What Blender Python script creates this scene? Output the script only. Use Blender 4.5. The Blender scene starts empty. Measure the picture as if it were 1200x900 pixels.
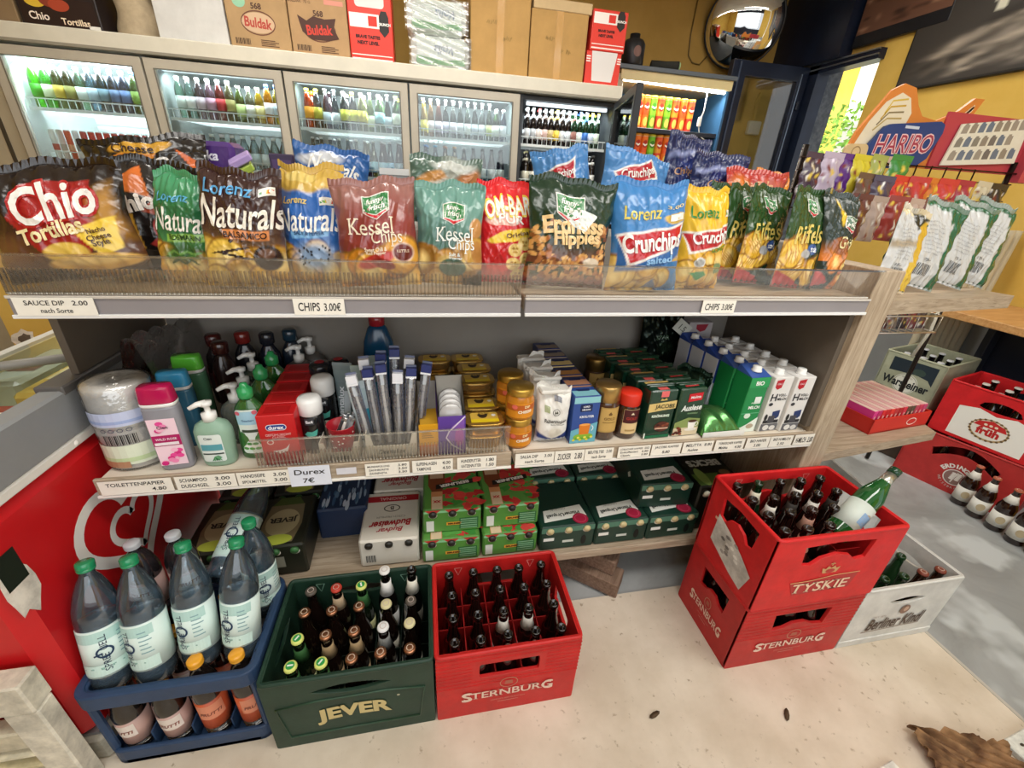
import bpy, bmesh, math, random
import numpy as np
from mathutils import Matrix, Vector

# ------------------------------------------------------------------ camera, world, lights
scene = bpy.context.scene
COL = scene.collection
PI = math.pi

def _cam():
	cd = bpy.data.cameras.new('camera'); o = bpy.data.objects.new('camera', cd); COL.objects.link(o)
	cd.sensor_fit = 'HORIZONTAL'; cd.sensor_width = 36.0; cd.lens = 495.0 / 1200 * 36.0
	cd.clip_start = 0.02; cd.clip_end = 100
	right = Vector((0.98098, -0.18684, 0.05212)); fwd = Vector((0.19068, 0.88149, -0.43200))
	right.normalize(); up = right.cross(fwd).normalized(); fwd = up.cross(right).normalized()
	M = Matrix((right, up, -fwd)).transposed().to_4x4(); M.translation = (0, 0, 1.4071)
	o.matrix_world = M
	scene.camera = o
_cam()

scene.view_settings.view_transform = 'Standard'
scene.view_settings.look = 'None'
scene.view_settings.gamma = 1.0
scene.view_settings.exposure = 0.0
scene.view_settings.use_curve_mapping = False

W = bpy.data.worlds.new('world'); scene.world = W; W.use_nodes = True
_bg = W.node_tree.nodes['Background']; _bg.inputs[0].default_value = (0.92, 0.96, 1.0, 1); _bg.inputs[1].default_value = .9

def area(name, loc, rot, sx, sy, power, col=(1, 1, 1)):
	l = bpy.data.lights.new(name, 'AREA'); l.shape = 'RECTANGLE'; l.size = sx; l.size_y = sy
	l.energy = power; l.color = col
	o = bpy.data.objects.new(name, l); o.location = loc; o.rotation_euler = rot; COL.objects.link(o); return o
# the shop's fluorescent ceiling lamps, in rows above the aisles (out of frame)
area('ceiling_lamp_front', (0.3, 0.0, 2.95), (0, 0, 0), 2.6, 0.5, 37, (1, 0.97, 0.92))
area('ceiling_lamp_entry', (1.7, 0.1, 2.95), (0, 0, 0), 1.2, 0.5, 20, (1, 0.97, 0.92))
area('ceiling_lamp_aisle', (-0.3, 2.45, 2.95), (0, 0, 0), 3.0, 0.3, 58, (1, 0.96, 0.88))
area('ceiling_lamp_right', (2.5, 2.6, 2.95), (0, 0, 0), 0.9, 0.6, 17, (1, 0.95, 0.86))
# cool fill lamp added behind the camera, standing in for unseen daylight
area('fill_behind_camera', (0.4, -1.9, 1.9), (math.radians(78), 0, 0), 3.2, 1.6, 30, (0.95, 0.98, 1))
_s = bpy.data.lights.new('sun', 'SUN'); _s.energy = 6; _s.angle = 0.02; _s.color = (1, 0.96, 0.88)
_so = bpy.data.objects.new('sun', _s); _so.rotation_euler = (math.radians(25), math.radians(-38), 0); COL.objects.link(_so)
# ------------------------------------------------------------------ materials
def srgb(h):
	if isinstance(h, str):
		h = h.lstrip('#'); c = [int(h[i:i+2], 16) / 255 for i in (0, 2, 4)]
	else: c = list(h)
	return np.array([x / 12.92 if x <= .04045 else ((x + .055) / 1.055) ** 2.4 for x in c])

MAT = {}
def newmat(name):
	m = bpy.data.materials.new(name); m.use_nodes = True; nt = m.node_tree
	nt.nodes.clear(); out = nt.nodes.new('ShaderNodeOutputMaterial')
	MAT[name] = m
	return m, nt, out
def N(nt, t, **kw):
	n = nt.nodes.new(t)
	for k, v in kw.items():
		if k.startswith('i_'): n.inputs[k[2:].replace('_', ' ')].default_value = v
		else: setattr(n, k, v)
	return n

def vmat(name, rough=.5, metal=0, spec=.5, coat=0, coatr=.1, bump=None, dirt=None, trans=0, sheen=0, roughvar=0, alpha=1):
	"""printed / painted surface: colour from the mesh's colour attribute, procedural wear and bump on top"""
	m, nt, out = newmat(name)
	b = N(nt, 'ShaderNodeBsdfPrincipled'); nt.links.new(b.outputs[0], out.inputs[0])
	a = N(nt, 'ShaderNodeVertexColor', layer_name='Col')
	tc = N(nt, 'ShaderNodeTexCoord')
	src = a.outputs[0]
	if dirt:
		n = N(nt, 'ShaderNodeTexNoise', i_Scale=dirt[0], i_Detail=5, i_Roughness=.65); nt.links.new(tc.outputs['Object'], n.inputs['Vector'])
		r = N(nt, 'ShaderNodeMapRange', i_From_Min=.35, i_From_Max=.65, i_To_Min=1 - dirt[1], i_To_Max=1 + dirt[1] * .4); nt.links.new(n.outputs[0], r.inputs[0])
		mx = N(nt, 'ShaderNodeMix', data_type='RGBA', blend_type='MULTIPLY'); mx.inputs[0].default_value = 1
		nt.links.new(src, mx.inputs[6]); nt.links.new(r.outputs[0], mx.inputs[7]); src = mx.outputs[2]
	nt.links.new(src, b.inputs['Base Color'])
	b.inputs['Roughness'].default_value = rough; b.inputs['Metallic'].default_value = metal
	b.inputs['Specular IOR Level'].default_value = spec
	b.inputs['Coat Weight'].default_value = coat; b.inputs['Coat Roughness'].default_value = coatr
	b.inputs['Transmission Weight'].default_value = trans; b.inputs['Alpha'].default_value = alpha
	if roughvar:
		n = N(nt, 'ShaderNodeTexNoise', i_Scale=18, i_Detail=3); nt.links.new(tc.outputs['Object'], n.inputs['Vector'])
		r = N(nt, 'ShaderNodeMapRange', i_To_Min=rough - roughvar, i_To_Max=rough + roughvar); nt.links.new(n.outputs[0], r.inputs[0]); nt.links.new(r.outputs[0], b.inputs['Roughness'])
	if bump:
		n = N(nt, 'ShaderNodeTexNoise', i_Scale=bump[0], i_Detail=3); nt.links.new(tc.outputs['Object'], n.inputs['Vector'])
		bp = N(nt, 'ShaderNodeBump', i_Strength=bump[1], i_Distance=bump[2] if len(bump) > 2 else .002); nt.links.new(n.outputs[0], bp.inputs['Height']); nt.links.new(bp.outputs[0], b.inputs['Normal'])
	return m
vmat('paper', .62, spec=.3, dirt=(9, .06))
vmat('card', .8, spec=.2, dirt=(7, .10), bump=(160, .15))
vmat('gloss_card', .38, spec=.45, dirt=(8, .05))
vmat('film', .27, spec=.6, coat=.35, coatr=.12, bump=(45, .35, .004))
vmat('foil', .22, metal=.75, spec=.5, bump=(38, .4, .004))
vmat('plastic', .4, spec=.45, dirt=(10, .05))
vmat('crate_plastic', .46, spec=.4, dirt=(14, .16), bump=(120, .12), roughvar=.1)
vmat('smooth_plastic', .18, spec=.5, coat=.2)
vmat('glass_dark', .05, spec=.7, coat=.3, coatr=.03)
vmat('metal', .32, metal=.9, dirt=(12, .08))
vmat('painted_metal', .42, spec=.45, dirt=(5, .07))
vmat('cloth', .9, spec=.1, dirt=(20, .15), bump=(300, .5))
vmat('leaf', .7, spec=.25, dirt=(25, .35), bump=(60, .5))
vmat('flaky', .75, spec=.25, dirt=(16, .35), bump=(40, .5))
vmat('printed', .5, spec=.35)

def clear(name, tint, gloss=.1, body=0.0, rough=.03, bump=None, use_attr=False):
	"""thin clear plastic or glass: tinted transparency + fresnel gloss (+ a little solid body)"""
	m, nt, out = newmat(name)
	tr = N(nt, 'ShaderNodeBsdfTransparent'); tr.inputs[0].default_value = (*tint, 1)
	gl = N(nt, 'ShaderNodeBsdfGlossy', i_Roughness=rough); fr = N(nt, 'ShaderNodeFresnel', i_IOR=1.45)
	mul = N(nt, 'ShaderNodeMath', operation='MULTIPLY_ADD'); mul.inputs[1].default_value = 1.0; mul.inputs[2].default_value = gloss
	nt.links.new(fr.outputs[0], mul.inputs[0])
	base = tr
	if body or use_attr:
		df = N(nt, 'ShaderNodeBsdfDiffuse'); df.inputs[0].default_value = (*tint, 1)
		mb_ = N(nt, 'ShaderNodeMixShader'); mb_.inputs[0].default_value = body
		nt.links.new(tr.outputs[0], mb_.inputs[1]); nt.links.new(df.outputs[0], mb_.inputs[2]); base = mb_
		if use_attr:
			a = N(nt, 'ShaderNodeVertexColor', layer_name='Col')
			nt.links.new(a.outputs[0], df.inputs[0]); nt.links.new(a.outputs[0], tr.inputs[0])
	mx = N(nt, 'ShaderNodeMixShader'); nt.links.new(mul.outputs[0], mx.inputs[0])
	nt.links.new(base.outputs[0], mx.inputs[1]); nt.links.new(gl.outputs[0], mx.inputs[2]); nt.links.new(mx.outputs[0], out.inputs[0])
	if bump:
		tc = N(nt, 'ShaderNodeTexCoord'); n = N(nt, 'ShaderNodeTexNoise', i_Scale=bump[0], i_Detail=2); nt.links.new(tc.outputs['Object'], n.inputs['Vector'])
		bp = N(nt, 'ShaderNodeBump', i_Strength=bump[1], i_Distance=.004); nt.links.new(n.outputs[0], bp.inputs['Height'])
		nt.links.new(bp.outputs[0], gl.inputs['Normal']); nt.links.new(bp.outputs[0], fr.inputs['Normal'])
	return m
clear('pane', (.93, .97, .96), .03)
clear('door_pane', (.86, .9, .92), .05)
clear('guard', (.90, .87, .80), .07, body=.06)
clear('wrap', (.95, .95, .95), .12, body=.06, rough=.1, bump=(55, 1.0))
clear('pet', (.8, .9, .95), .06, body=.05, use_attr=True)
clear('liquid', (.8, .9, .95), .05, body=.26, use_attr=True)
clear('green_glass', (.05, .3, .08), .06, body=.45, use_attr=True)

def emit(name, col, s):
	m, nt, out = newmat(name)
	e = N(nt, 'ShaderNodeEmission'); e.inputs[0].default_value = (*col, 1); e.inputs[1].default_value = s
	nt.links.new(e.outputs[0], out.inputs[0]); return m
emit('lamp_cool', (.85, .95, 1), 9)
emit('lamp_dim', (.85, .95, 1), 1.6)
emit('lamp_warm', (1, .97, .9), 14)

def noisy(name, c1, c2, scale=(1, 1, 1), nscale=4, detail=6, rough=.6, lo=.35, hi=.65, bump=.1, dist=0, c3=None, nscale3=20, lo3=.6, hi3=.7, spec=.4):
	m, nt, out = newmat(name)
	b = N(nt, 'ShaderNodeBsdfPrincipled', i_Roughness=rough); b.inputs['Specular IOR Level'].default_value = spec; nt.links.new(b.outputs[0], out.inputs[0])
	tc = N(nt, 'ShaderNodeTexCoord'); mp = N(nt, 'ShaderNodeMapping'); mp.inputs['Scale'].default_value = scale
	nt.links.new(tc.outputs['Object'], mp.inputs[0])
	n = N(nt, 'ShaderNodeTexNoise', i_Scale=nscale, i_Detail=detail, i_Roughness=.6, i_Distortion=dist); nt.links.new(mp.outputs[0], n.inputs['Vector'])
	r = N(nt, 'ShaderNodeMapRange', i_From_Min=lo, i_From_Max=hi); nt.links.new(n.outputs[0], r.inputs[0])
	mx = N(nt, 'ShaderNodeMix', data_type='RGBA'); nt.links.new(r.outputs[0], mx.inputs[0])
	mx.inputs[6].default_value = (*srgb(c1), 1); mx.inputs[7].default_value = (*srgb(c2), 1); src = mx.outputs[2]
	if c3:
		n3 = N(nt, 'ShaderNodeTexNoise', i_Scale=nscale3, i_Detail=4, i_Roughness=.6); nt.links.new(mp.outputs[0], n3.inputs['Vector'])
		r3 = N(nt, 'ShaderNodeMapRange', i_From_Min=lo3, i_From_Max=hi3); nt.links.new(n3.outputs[0], r3.inputs[0])
		m3 = N(nt, 'ShaderNodeMix', data_type='RGBA'); nt.links.new(r3.outputs[0], m3.inputs[0]); nt.links.new(src, m3.inputs[6]); m3.inputs[7].default_value = (*srgb(c3), 1); src = m3.outputs[2]
	nt.links.new(src, b.inputs['Base Color'])
	if bump:
		bp = N(nt, 'ShaderNodeBump', i_Strength=bump, i_Distance=.003); nt.links.new(n.outputs[0], bp.inputs['Height']); nt.links.new(bp.outputs[0], b.inputs['Normal'])
	return m
noisy('wood_x', '#9c8a74', '#b9a892', (2.2, 30, 30), 3, rough=.5, dist=.6, c3='#80705c', nscale3=5, lo3=.55, hi3=.75)
noisy('wood_z', '#a08c74', '#bfae96', (30, 30, 2.2), 3, rough=.5, dist=.6, c3='#86755f', nscale3=5, lo3=.55, hi3=.75)
noisy('pale_board', '#d8cbb8', '#e8dece', (2, 14, 14), 3, rough=.45, bump=.05)
noisy('warm_wood', '#b8854e', '#d0a26a', (2, 25, 25), 3, rough=.5)
noisy('old_wood', '#6b5444', '#8a7260', (3, 40, 40), 3, rough=.8, bump=.4)
noisy('laminate', '#c6b8a4', '#d9cdbb', (3, 3, 3), 1.6, rough=.42, bump=.06, c3='#a2927c', nscale3=13, lo3=.63, hi3=.72)
noisy('concrete', '#8b8d8b', '#a9acac', (1, 1, 1), 2.2, rough=.38, bump=.1, dist=.8, c3='#c0c5c5', nscale3=1.7, lo3=.53, hi3=.60)
noisy('yellow_wall', '#cfa94e', '#d9b55c', (1, 1, 1), 3, rough=.75, bump=.15, spec=.2)
noisy('mustard_wall', '#b48f4a', '#c09a54', (1, 1, 1), 3, rough=.75, bump=.15, spec=.2)
noisy('ceiling_paint', '#d8d4c8', '#e2dfd6', (1, 1, 1), 3, rough=.9, bump=0)
noisy('grey_panel', '#8c8780', '#98938b', (1, 1, 1), 3, rough=.5, bump=.03)
noisy('brown_panel', '#5d5348', '#696055', (1, 1, 1), 3, rough=.5, bump=.03)
noisy('navy_paint', '#131a2b', '#1b2438', (1, 1, 1), 5, rough=.35, bump=.02)
noisy('stone_reveal', '#3c4048', '#565b62', (1, 1, 1), 26, rough=.8, bump=.3)
noisy('foliage', '#4f8a26', '#a5c860', (1, 1, 1), 9, rough=.8, bump=.5)
noisy('facade_yellow', '#e8c84a', '#efd560', (1, 1, 1), 2, rough=.8, bump=.1)
noisy('facade_white', '#e9e9e4', '#f6f6f2', (1, 1, 1), 2, rough=.8, bump=.1)
m, nt, out = newmat('mirror'); _b = N(nt, 'ShaderNodeBsdfPrincipled', i_Roughness=.02, i_Metallic=1.0); _b.inputs[0].default_value = (.85, .85, .84, 1); nt.links.new(_b.outputs[0], out.inputs[0])

# ------------------------------------------------------------------ mesh building
class MB:
	def __init__(s): s.V = []; s.F = []; s.C = []; s.M = []; s.S = []; s.n = 0; s.mats = []
	def add(s, v, f, col='#808080', mat='plastic', smooth=False):
		v = np.asarray(v, float).reshape(-1, 3)
		c = col if isinstance(col, np.ndarray) and col.ndim == 2 else np.tile(srgb(col) if not isinstance(col, np.ndarray) else col, (len(v), 1))
		if mat not in s.mats: s.mats.append(mat)
		k = s.mats.index(mat); n = s.n
		s.V.append(v); s.C.append(c); s.n += len(v)
		for q in f: s.F.append([int(i) + n for i in q])
		s.M += [k] * len(f); s.S += [smooth] * len(f)
		return s
	def xf(s, M, start=0):
		"""transform everything added since block index start"""
		M = np.array(M)
		for i in range(start, len(s.V)): s.V[i] = s.V[i] @ M[:3, :3].T + M[:3, 3]
		return s
	def mark(s): return len(s.V)
	def mesh(s, name):
		me = bpy.data.meshes.new(name); V = np.vstack(s.V) if s.V else np.zeros((0, 3))
		me.from_pydata(V.tolist(), [], s.F)
		for k in s.mats: me.materials.append(MAT[k])
		me.polygons.foreach_set('material_index', np.array(s.M, dtype=np.int32))
		me.polygons.foreach_set('use_smooth', np.array(s.S, dtype=bool))
		ca = me.color_attributes.new('Col', 'FLOAT_COLOR', 'POINT')
		C = np.hstack([np.vstack(s.C), np.ones((len(V), 1))]).astype(np.float32)
		ca.data.foreach_set('color', C.ravel()); me.update()
		return me
	def part(s, name, parent, label=None, loc=None, rot=None):
		o = bpy.data.objects.new(name, s.mesh(name)); COL.objects.link(o); o.parent = parent
		if label: o['label'] = label
		if loc is not None: o.location = loc
		if rot is not None: o.rotation_euler = rot
		return o
	def solo(s, name, label, cat, loc=(0, 0, 0), rot=(0, 0, 0), group=None):
		o = bpy.data.objects.new(name, s.mesh(name)); COL.objects.link(o); o.location = loc; o.rotation_euler = rot
		tag(o, label, cat, group); return o
	def struct(s, name, parent=None):
		o = bpy.data.objects.new(name, s.mesh(name)); COL.objects.link(o)
		if parent: o.parent = parent
		else: o['kind'] = 'structure'
		return o
	# ---- shapes
	def box(s, x0, x1, y0, y1, z0, z1, col='#808080', mat='plastic', bev=0):
		if bev <= 0:
			v = [(x, y, z) for z in (z0, z1) for y in (y0, y1) for x in (x0, x1)]
			return s.add(v, [(0, 2, 3, 1), (4, 5, 7, 6), (0, 1, 5, 4), (1, 3, 7, 5), (3, 2, 6, 7), (2, 0, 4, 6)], col, mat)
		b = min(bev, (x1 - x0) * .49, (y1 - y0) * .49, (z1 - z0) * .49)
		v = []; idx = {}
		for sx in (0, 1):
			for sy in (0, 1):
				for sz in (0, 1):
					X = (x0, x1)[sx]; Y = (y0, y1)[sy]; Z = (z0, z1)[sz]
					dx, dy, dz = (b, -b)[sx], (b, -b)[sy], (b, -b)[sz]
					for a, p in enumerate(((X, Y + dy, Z + dz), (X + dx, Y, Z + dz), (X + dx, Y + dy, Z))):
						idx[sx, sy, sz, a] = len(v); v.append(p)
		f = []
		g = lambda a, b_, c, k: idx[a, b_, c, k]
		for k in (0, 1):
			f.append([g(k, 0, 0, 0), g(k, 0, 1, 0), g(k, 1, 1, 0), g(k, 1, 0, 0)][::(1, -1)[k]])
			f.append([g(0, k, 0, 1), g(1, k, 0, 1), g(1, k, 1, 1), g(0, k, 1, 1)][::(1, -1)[k]])
			f.append([g(0, 0, k, 2), g(0, 1, k, 2), g(1, 1, k, 2), g(1, 0, k, 2)][::(1, -1)[k]])
		for p in (0, 1):
			for q in (0, 1):
				w = 1 if p == q else -1
				f.append([g(p, q, 0, 0), g(p, q, 1, 0), g(p, q, 1, 1), g(p, q, 0, 1)][::-w])
				f.append([g(p, 0, q, 0), g(p, 0, q, 2), g(p, 1, q, 2), g(p, 1, q, 0)][::-w])
				f.append([g(0, p, q, 1), g(1, p, q, 1), g(1, p, q, 2), g(0, p, q, 2)][::-w])
				for r in (0, 1):
					t = [g(p, q, r, 0), g(p, q, r, 1), g(p, q, r, 2)]
					f.append(t if (p + q + r) % 2 else t[::-1])
		k0 = s.mark(); s.add(v, f, col, mat); return s
	def lathe(s, prof, seg=24, col='#808080', mat='plastic', c=(0, 0, 0), sx=1, sy=1, smooth=True, power=2):
		"""profile of (r, z[, colour]); sx, sy squash the section, power > 2 squares it"""
		n = len(prof); a = np.arange(seg) * 2 * PI / seg
		ca, sa = np.cos(a), np.sin(a)
		if power != 2:
			k = (np.abs(ca) ** power + np.abs(sa) ** power) ** (-1 / power); ca, sa = ca * k, sa * k
		v = []; cl = []
		for p in prof:
			v.append(np.stack([c[0] + p[0] * sx * ca, c[1] + p[0] * sy * sa, np.full(seg, c[2] + p[1])], 1))
			cl.append(np.tile(srgb(p[2] if len(p) > 2 else col), (seg, 1)))
		f = [(i * seg + j, i * seg + (j + 1) % seg, (i + 1) * seg + (j + 1) % seg, (i + 1) * seg + j) for i in range(n - 1) for j in range(seg)]
		if prof[0][0] > 1e-6: f.append(list(range(seg))[::-1])
		if prof[-1][0] > 1e-6: f.append([(n - 1) * seg + j for j in range(seg)])
		return s.add(np.vstack(v), f, np.vstack(cl), mat, smooth)
	def tube(s, pts, r, seg=8, col='#808080', mat='plastic', closed=False, cap=True):
		P = [Vector(p) for p in pts]; n = len(P); rings = []
		up0 = None
		for i in range(n):
			t = (P[(i + 1) % n] - P[i - 1]) if closed else (P[min(i + 1, n - 1)] - P[max(i - 1, 0)])
			t.normalize()
			if up0 is None: up0 = t.orthogonal().normalized()
			b = t.cross(up0)
			if b.length < 1e-6: up0 = t.orthogonal(); b = t.cross(up0)
			b.normalize(); up0 = b.cross(t).normalized()
			rr = r[i] if isinstance(r, (list, tuple)) else r
			rings.append([P[i] + (up0 * math.cos(a) + b * math.sin(a)) * rr for a in [2 * PI * j / seg for j in range(seg)]])
		v = [q for R in rings for q in R]
		f = [(i * seg + j, i * seg + (j + 1) % seg, ((i + 1) % n) * seg + (j + 1) % seg, ((i + 1) % n) * seg + j) for i in range(n if closed else n - 1) for j in range(seg)]
		if cap and not closed: f += [list(range(seg))[::-1], [(n - 1) * seg + j for j in range(seg)]]
		return s.add([tuple(q) for q in v], f, col, mat, True)
	def surf(s, fn, nu, nv, col='#808080', mat='plastic', smooth=True, flip=False):
		"""fn(U, V arrays in 0..1) -> (n,3) points; col may be a function of (U, V) too"""
		U, Vv = np.meshgrid(np.linspace(0, 1, nu), np.linspace(0, 1, nv)); U = U.ravel(); Vv = Vv.ravel()
		f = [(j * nu + i, j * nu + i + 1, (j + 1) * nu + i + 1, (j + 1) * nu + i) for j in range(nv - 1) for i in range(nu - 1)]
		if flip: f = [q[::-1] for q in f]
		return s.add(fn(U, Vv), f, col(U, Vv) if callable(col) else col, mat, smooth)
	def decal(s, P, F, fn, col='#000000', mat='printed', maxlen=None):
		P = np.asarray(P, float)
		if maxlen: P, F = subdiv(P, F, maxlen)
		return s.add(fn(P[:, 0], P[:, 1]), F, col, mat)

def subdiv(P, F, L):
	bm = bmesh.new(); vs = [bm.verts.new((p[0], p[1], 0)) for p in P]
	for q in F:
		try: bm.faces.new([vs[i] for i in q])
		except ValueError: pass
	bmesh.ops.triangulate(bm, faces=bm.faces[:])
	for _ in range(6):
		es = [e for e in bm.edges if e.calc_length() > L]
		if not es: break
		bmesh.ops.subdivide_edges(bm, edges=es, cuts=1); bmesh.ops.triangulate(bm, faces=[f for f in bm.faces if len(f.verts) > 3])
	bm.verts.index_update(); P = np.array([v.co[:2] for v in bm.verts]); F = [[v.index for v in f.verts] for f in bm.faces]; bm.free()
	return P, F

def tag(o, label, cat, group=None):
	o['label'] = label; o['category'] = cat
	if group: o['group'] = group
	return o
def thing(name, label, cat, loc=(0, 0, 0), rot=(0, 0, 0), group=None):
	o = bpy.data.objects.new(name, None); o.empty_display_size = .05; COL.objects.link(o); o.location = loc; o.rotation_euler = rot
	return tag(o, label, cat, group)
def kids(o): return [c for c in ALLKIDS.get(o.name, [])] or list(o.children)
ALLKIDS = {}
def dup(root, label, loc, rot=(0, 0, 0), group=None):
	def cp(o, par):
		c = o.copy(); COL.objects.link(c); c.parent = par
		for ch in o.children: cp(ch, c)
		return c
	c = cp(root, None); c.location = loc; c.rotation_euler = rot; c['label'] = label
	if group: c['group'] = group
	return c

# ---- flat outlines, writing
def poly(pts): return np.array(pts, float), [list(range(len(pts)))]
def rect(x0, x1, z0, z1): return poly([(x0, z0), (x1, z0), (x1, z1), (x0, z1)])
def ellipse(cx, cz, rx, rz, n=28): return poly([(cx + rx * math.cos(2 * PI * i / n), cz + rz * math.sin(2 * PI * i / n)) for i in range(n)])
def ring(cx, cz, rx, rz, t, n=32, a0=0, a1=2 * PI):
	P = []; F = []
	for i in range(n + 1):
		a = a0 + (a1 - a0) * i / n; P += [(cx + rx * math.cos(a), cz + rz * math.sin(a)), (cx + (rx - t) * math.cos(a), cz + (rz - t) * math.sin(a))]
		if i: F.append((2 * i - 2, 2 * i, 2 * i + 1, 2 * i - 1))
	return np.array(P), F
def stroke(pts, t):
	"""a line of width t through 2D points"""
	P = []; F = []; n = len(pts)
	for i in range(n):
		a = np.array(pts[max(i - 1, 0)], float); b = np.array(pts[min(i + 1, n - 1)], float); d = b - a; d /= max(np.hypot(*d), 1e-9); q = np.array([-d[1], d[0]]) * t / 2
		P += [np.array(pts[i]) + q, np.array(pts[i]) - q]
		if i: F.append((2 * i - 2, 2 * i - 1, 2 * i + 1, 2 * i))
	return np.array(P), F
_TC = {}
def text(s, w=None, h=None, cx=0, cz=0, bold=0, shear=0, serif=False, rot=0, arc=0):
	"""outline lettering as 2D polygons, centred at cx, cz, fitted to w and/or h"""
	k = (s, bold, shear, serif)
	if k not in _TC:
		cu = bpy.data.curves.new('lettering', 'FONT'); cu.body = s; cu.size = 1; cu.offset = bold; cu.resolution_u = 3
		ob = bpy.data.objects.new('lettering', cu); me = bpy.data.meshes.new_from_object(ob)
		P = np.array([v.co[:2] for v in me.vertices]) if len(me.vertices) else np.zeros((3, 2)); F = [list(p.vertices) for p in me.polygons]
		if serif:
			base, capz = -bold, .729 * 1 + bold if False else P[:, 1].max()
			cnt = {}
			for q in F:
				for a, b in zip(q, q[1:] + q[:1]): cnt[tuple(sorted((a, b)))] = cnt.get(tuple(sorted((a, b))), 0) + 1
			ex = []; zmin = np.median([P[i, 1] for i in range(len(P)) if P[i, 1] < P[:, 1].min() + .04]); zs = (zmin, capz)
			for (a, b), n in cnt.items():
				if n == 1 and abs(P[a, 1] - P[b, 1]) < 1e-4 and .05 < abs(P[a, 0] - P[b, 0]) < .2:
					for zz, d in ((zs[0], 1), (zs[1], -1)):
						if abs(P[a, 1] - zz) < .045: ex.append((min(P[a, 0], P[b, 0]) - .065, max(P[a, 0], P[b, 0]) + .065, P[a, 1], P[a, 1] + d * .05))
			for x0, x1, z0, z1 in ex:
				n = len(P); P = np.vstack([P, [(x0, z0), (x1, z0), (x1, z1), (x0, z1)]]); F.append([n, n + 1, n + 2, n + 3] if z1 > z0 else [n + 3, n + 2, n + 1, n])
		P[:, 0] += shear * P[:, 1]
		bpy.data.objects.remove(ob); bpy.data.curves.remove(cu); bpy.data.meshes.remove(me)
		lo, hi = P.min(0), P.max(0)
		_TC[k] = ((P - (lo + hi) / 2), F, np.maximum(hi - lo, 1e-6))
	P, F, d = _TC[k]; P = P.copy()
	sw = w / d[0] if w else h / d[1]; sh = h / d[1] if h else sw
	P = P * (sw, sh)
	if arc: P[:, 1] += arc * (1 - (P[:, 0] / (.5 * d[0] * sw)) ** 2)
	if rot: c, s_ = math.cos(rot), math.sin(rot); P = P @ np.array([[c, s_], [-s_, c]])
	return P + (cx, cz), F
def scribble(w, h, cx, cz, seed=0, n=7, t=.12):
	"""a short run of pen strokes, like small handwriting too fine to read"""
	r = random.Random(seed); P = np.zeros((0, 2)); F = []
	x = cx - w / 2
	while x < cx + w / 2:
		lw = h * r.uniform(.45, .8); pts = [(x, cz + h * r.uniform(-.5, -.2)), (x + lw * .3, cz + h * r.uniform(.1, .5)), (x + lw * .6, cz + h * r.uniform(-.5, 0)), (x + lw * .8, cz + h * r.uniform(0, .4))]
		p, f = stroke(pts, h * t); F += [[i + len(P) for i in q] for q in f]; P = np.vstack([P, p]); x += lw * (1.15 if r.random() < .85 else 1.9)
	return P, F
def onface(o, U, Wd, off=.0006):
	"""maps a flat print on the plane at o spanned by U (right) and Wd (up)"""
	o, U, Wd = np.array(o, float), np.array(U, float), np.array(Wd, float); n = np.cross(U, Wd); n /= np.linalg.norm(n)
	return lambda x, z: o + np.outer(x, U) + np.outer(z, Wd) + n * off
def front(x, y, z, off=.0006): return onface((x, y, z), (1, 0, 0), (0, 0, 1), off)       # faces -y
def topside(x, y, z, off=.0006): return onface((x, y, z), (1, 0, 0), (0, 1, 0), off)     # faces +z
def round_cyl(R, c=(0, 0, 0), off=.0006, a0=0, sx=1, sy=1):
	return lambda x, z: np.stack([c[0] + (R + off) * sx * np.sin(a0 + x / R), c[1] - (R + off) * sy * np.cos(a0 + x / R), c[2] + z], 1)
def plate(outer, holes=(), t=.01, bev=0):
	"""flat plate in x-z with holes, thickness along y, centred on y=0 -> (verts, faces)"""
	cu = bpy.data.curves.new('outline', 'CURVE'); cu.dimensions = '2D'; cu.fill_mode = 'BOTH'; cu.extrude = max(t / 2 - bev, 1e-5); cu.bevel_depth = bev; cu.bevel_resolution = 1; cu.offset = -bev
	for pts in [outer, *holes]:
		sp = cu.splines.new('POLY'); sp.points.add(len(pts) - 1); sp.use_cyclic_u = True
		for i, p in enumerate(pts): sp.points[i].co = (p[0], p[1], 0, 1)
	ob = bpy.data.objects.new('outline', cu); me = bpy.data.meshes.new_from_object(ob)
	V = np.array([(v.co[0], -v.co[2], v.co[1]) for v in me.vertices]); F = [list(p.vertices) for p in me.polygons]
	bpy.data.objects.remove(ob); bpy.data.curves.remove(cu); bpy.data.meshes.remove(me)
	return V, F
def rrect(x0, x1, z0, z1, r, n=4):
	P = []
	for cx, cz, a in ((x1 - r, z0 + r, -PI / 2), (x1 - r, z1 - r, 0), (x0 + r, z1 - r, PI / 2), (x0 + r, z0 + r, PI)):
		P += [(cx + r * math.cos(a + PI / 2 * i / n), cz + r * math.sin(a + PI / 2 * i / n)) for i in range(n + 1)]
	return P
def Rz(a, loc=(0, 0, 0)): return Matrix.Translation(loc) @ Matrix.Rotation(a, 4, 'Z')
ORD = ['first', 'second', 'third', 'fourth', 'fifth', 'sixth', 'seventh', 'eighth', 'ninth', 'tenth', 'eleventh', 'twelfth', 'thirteenth', 'fourteenth', 'fifteenth', 'sixteenth', 'seventeenth', 'eighteenth', 'nineteenth', 'twentieth']
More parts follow.
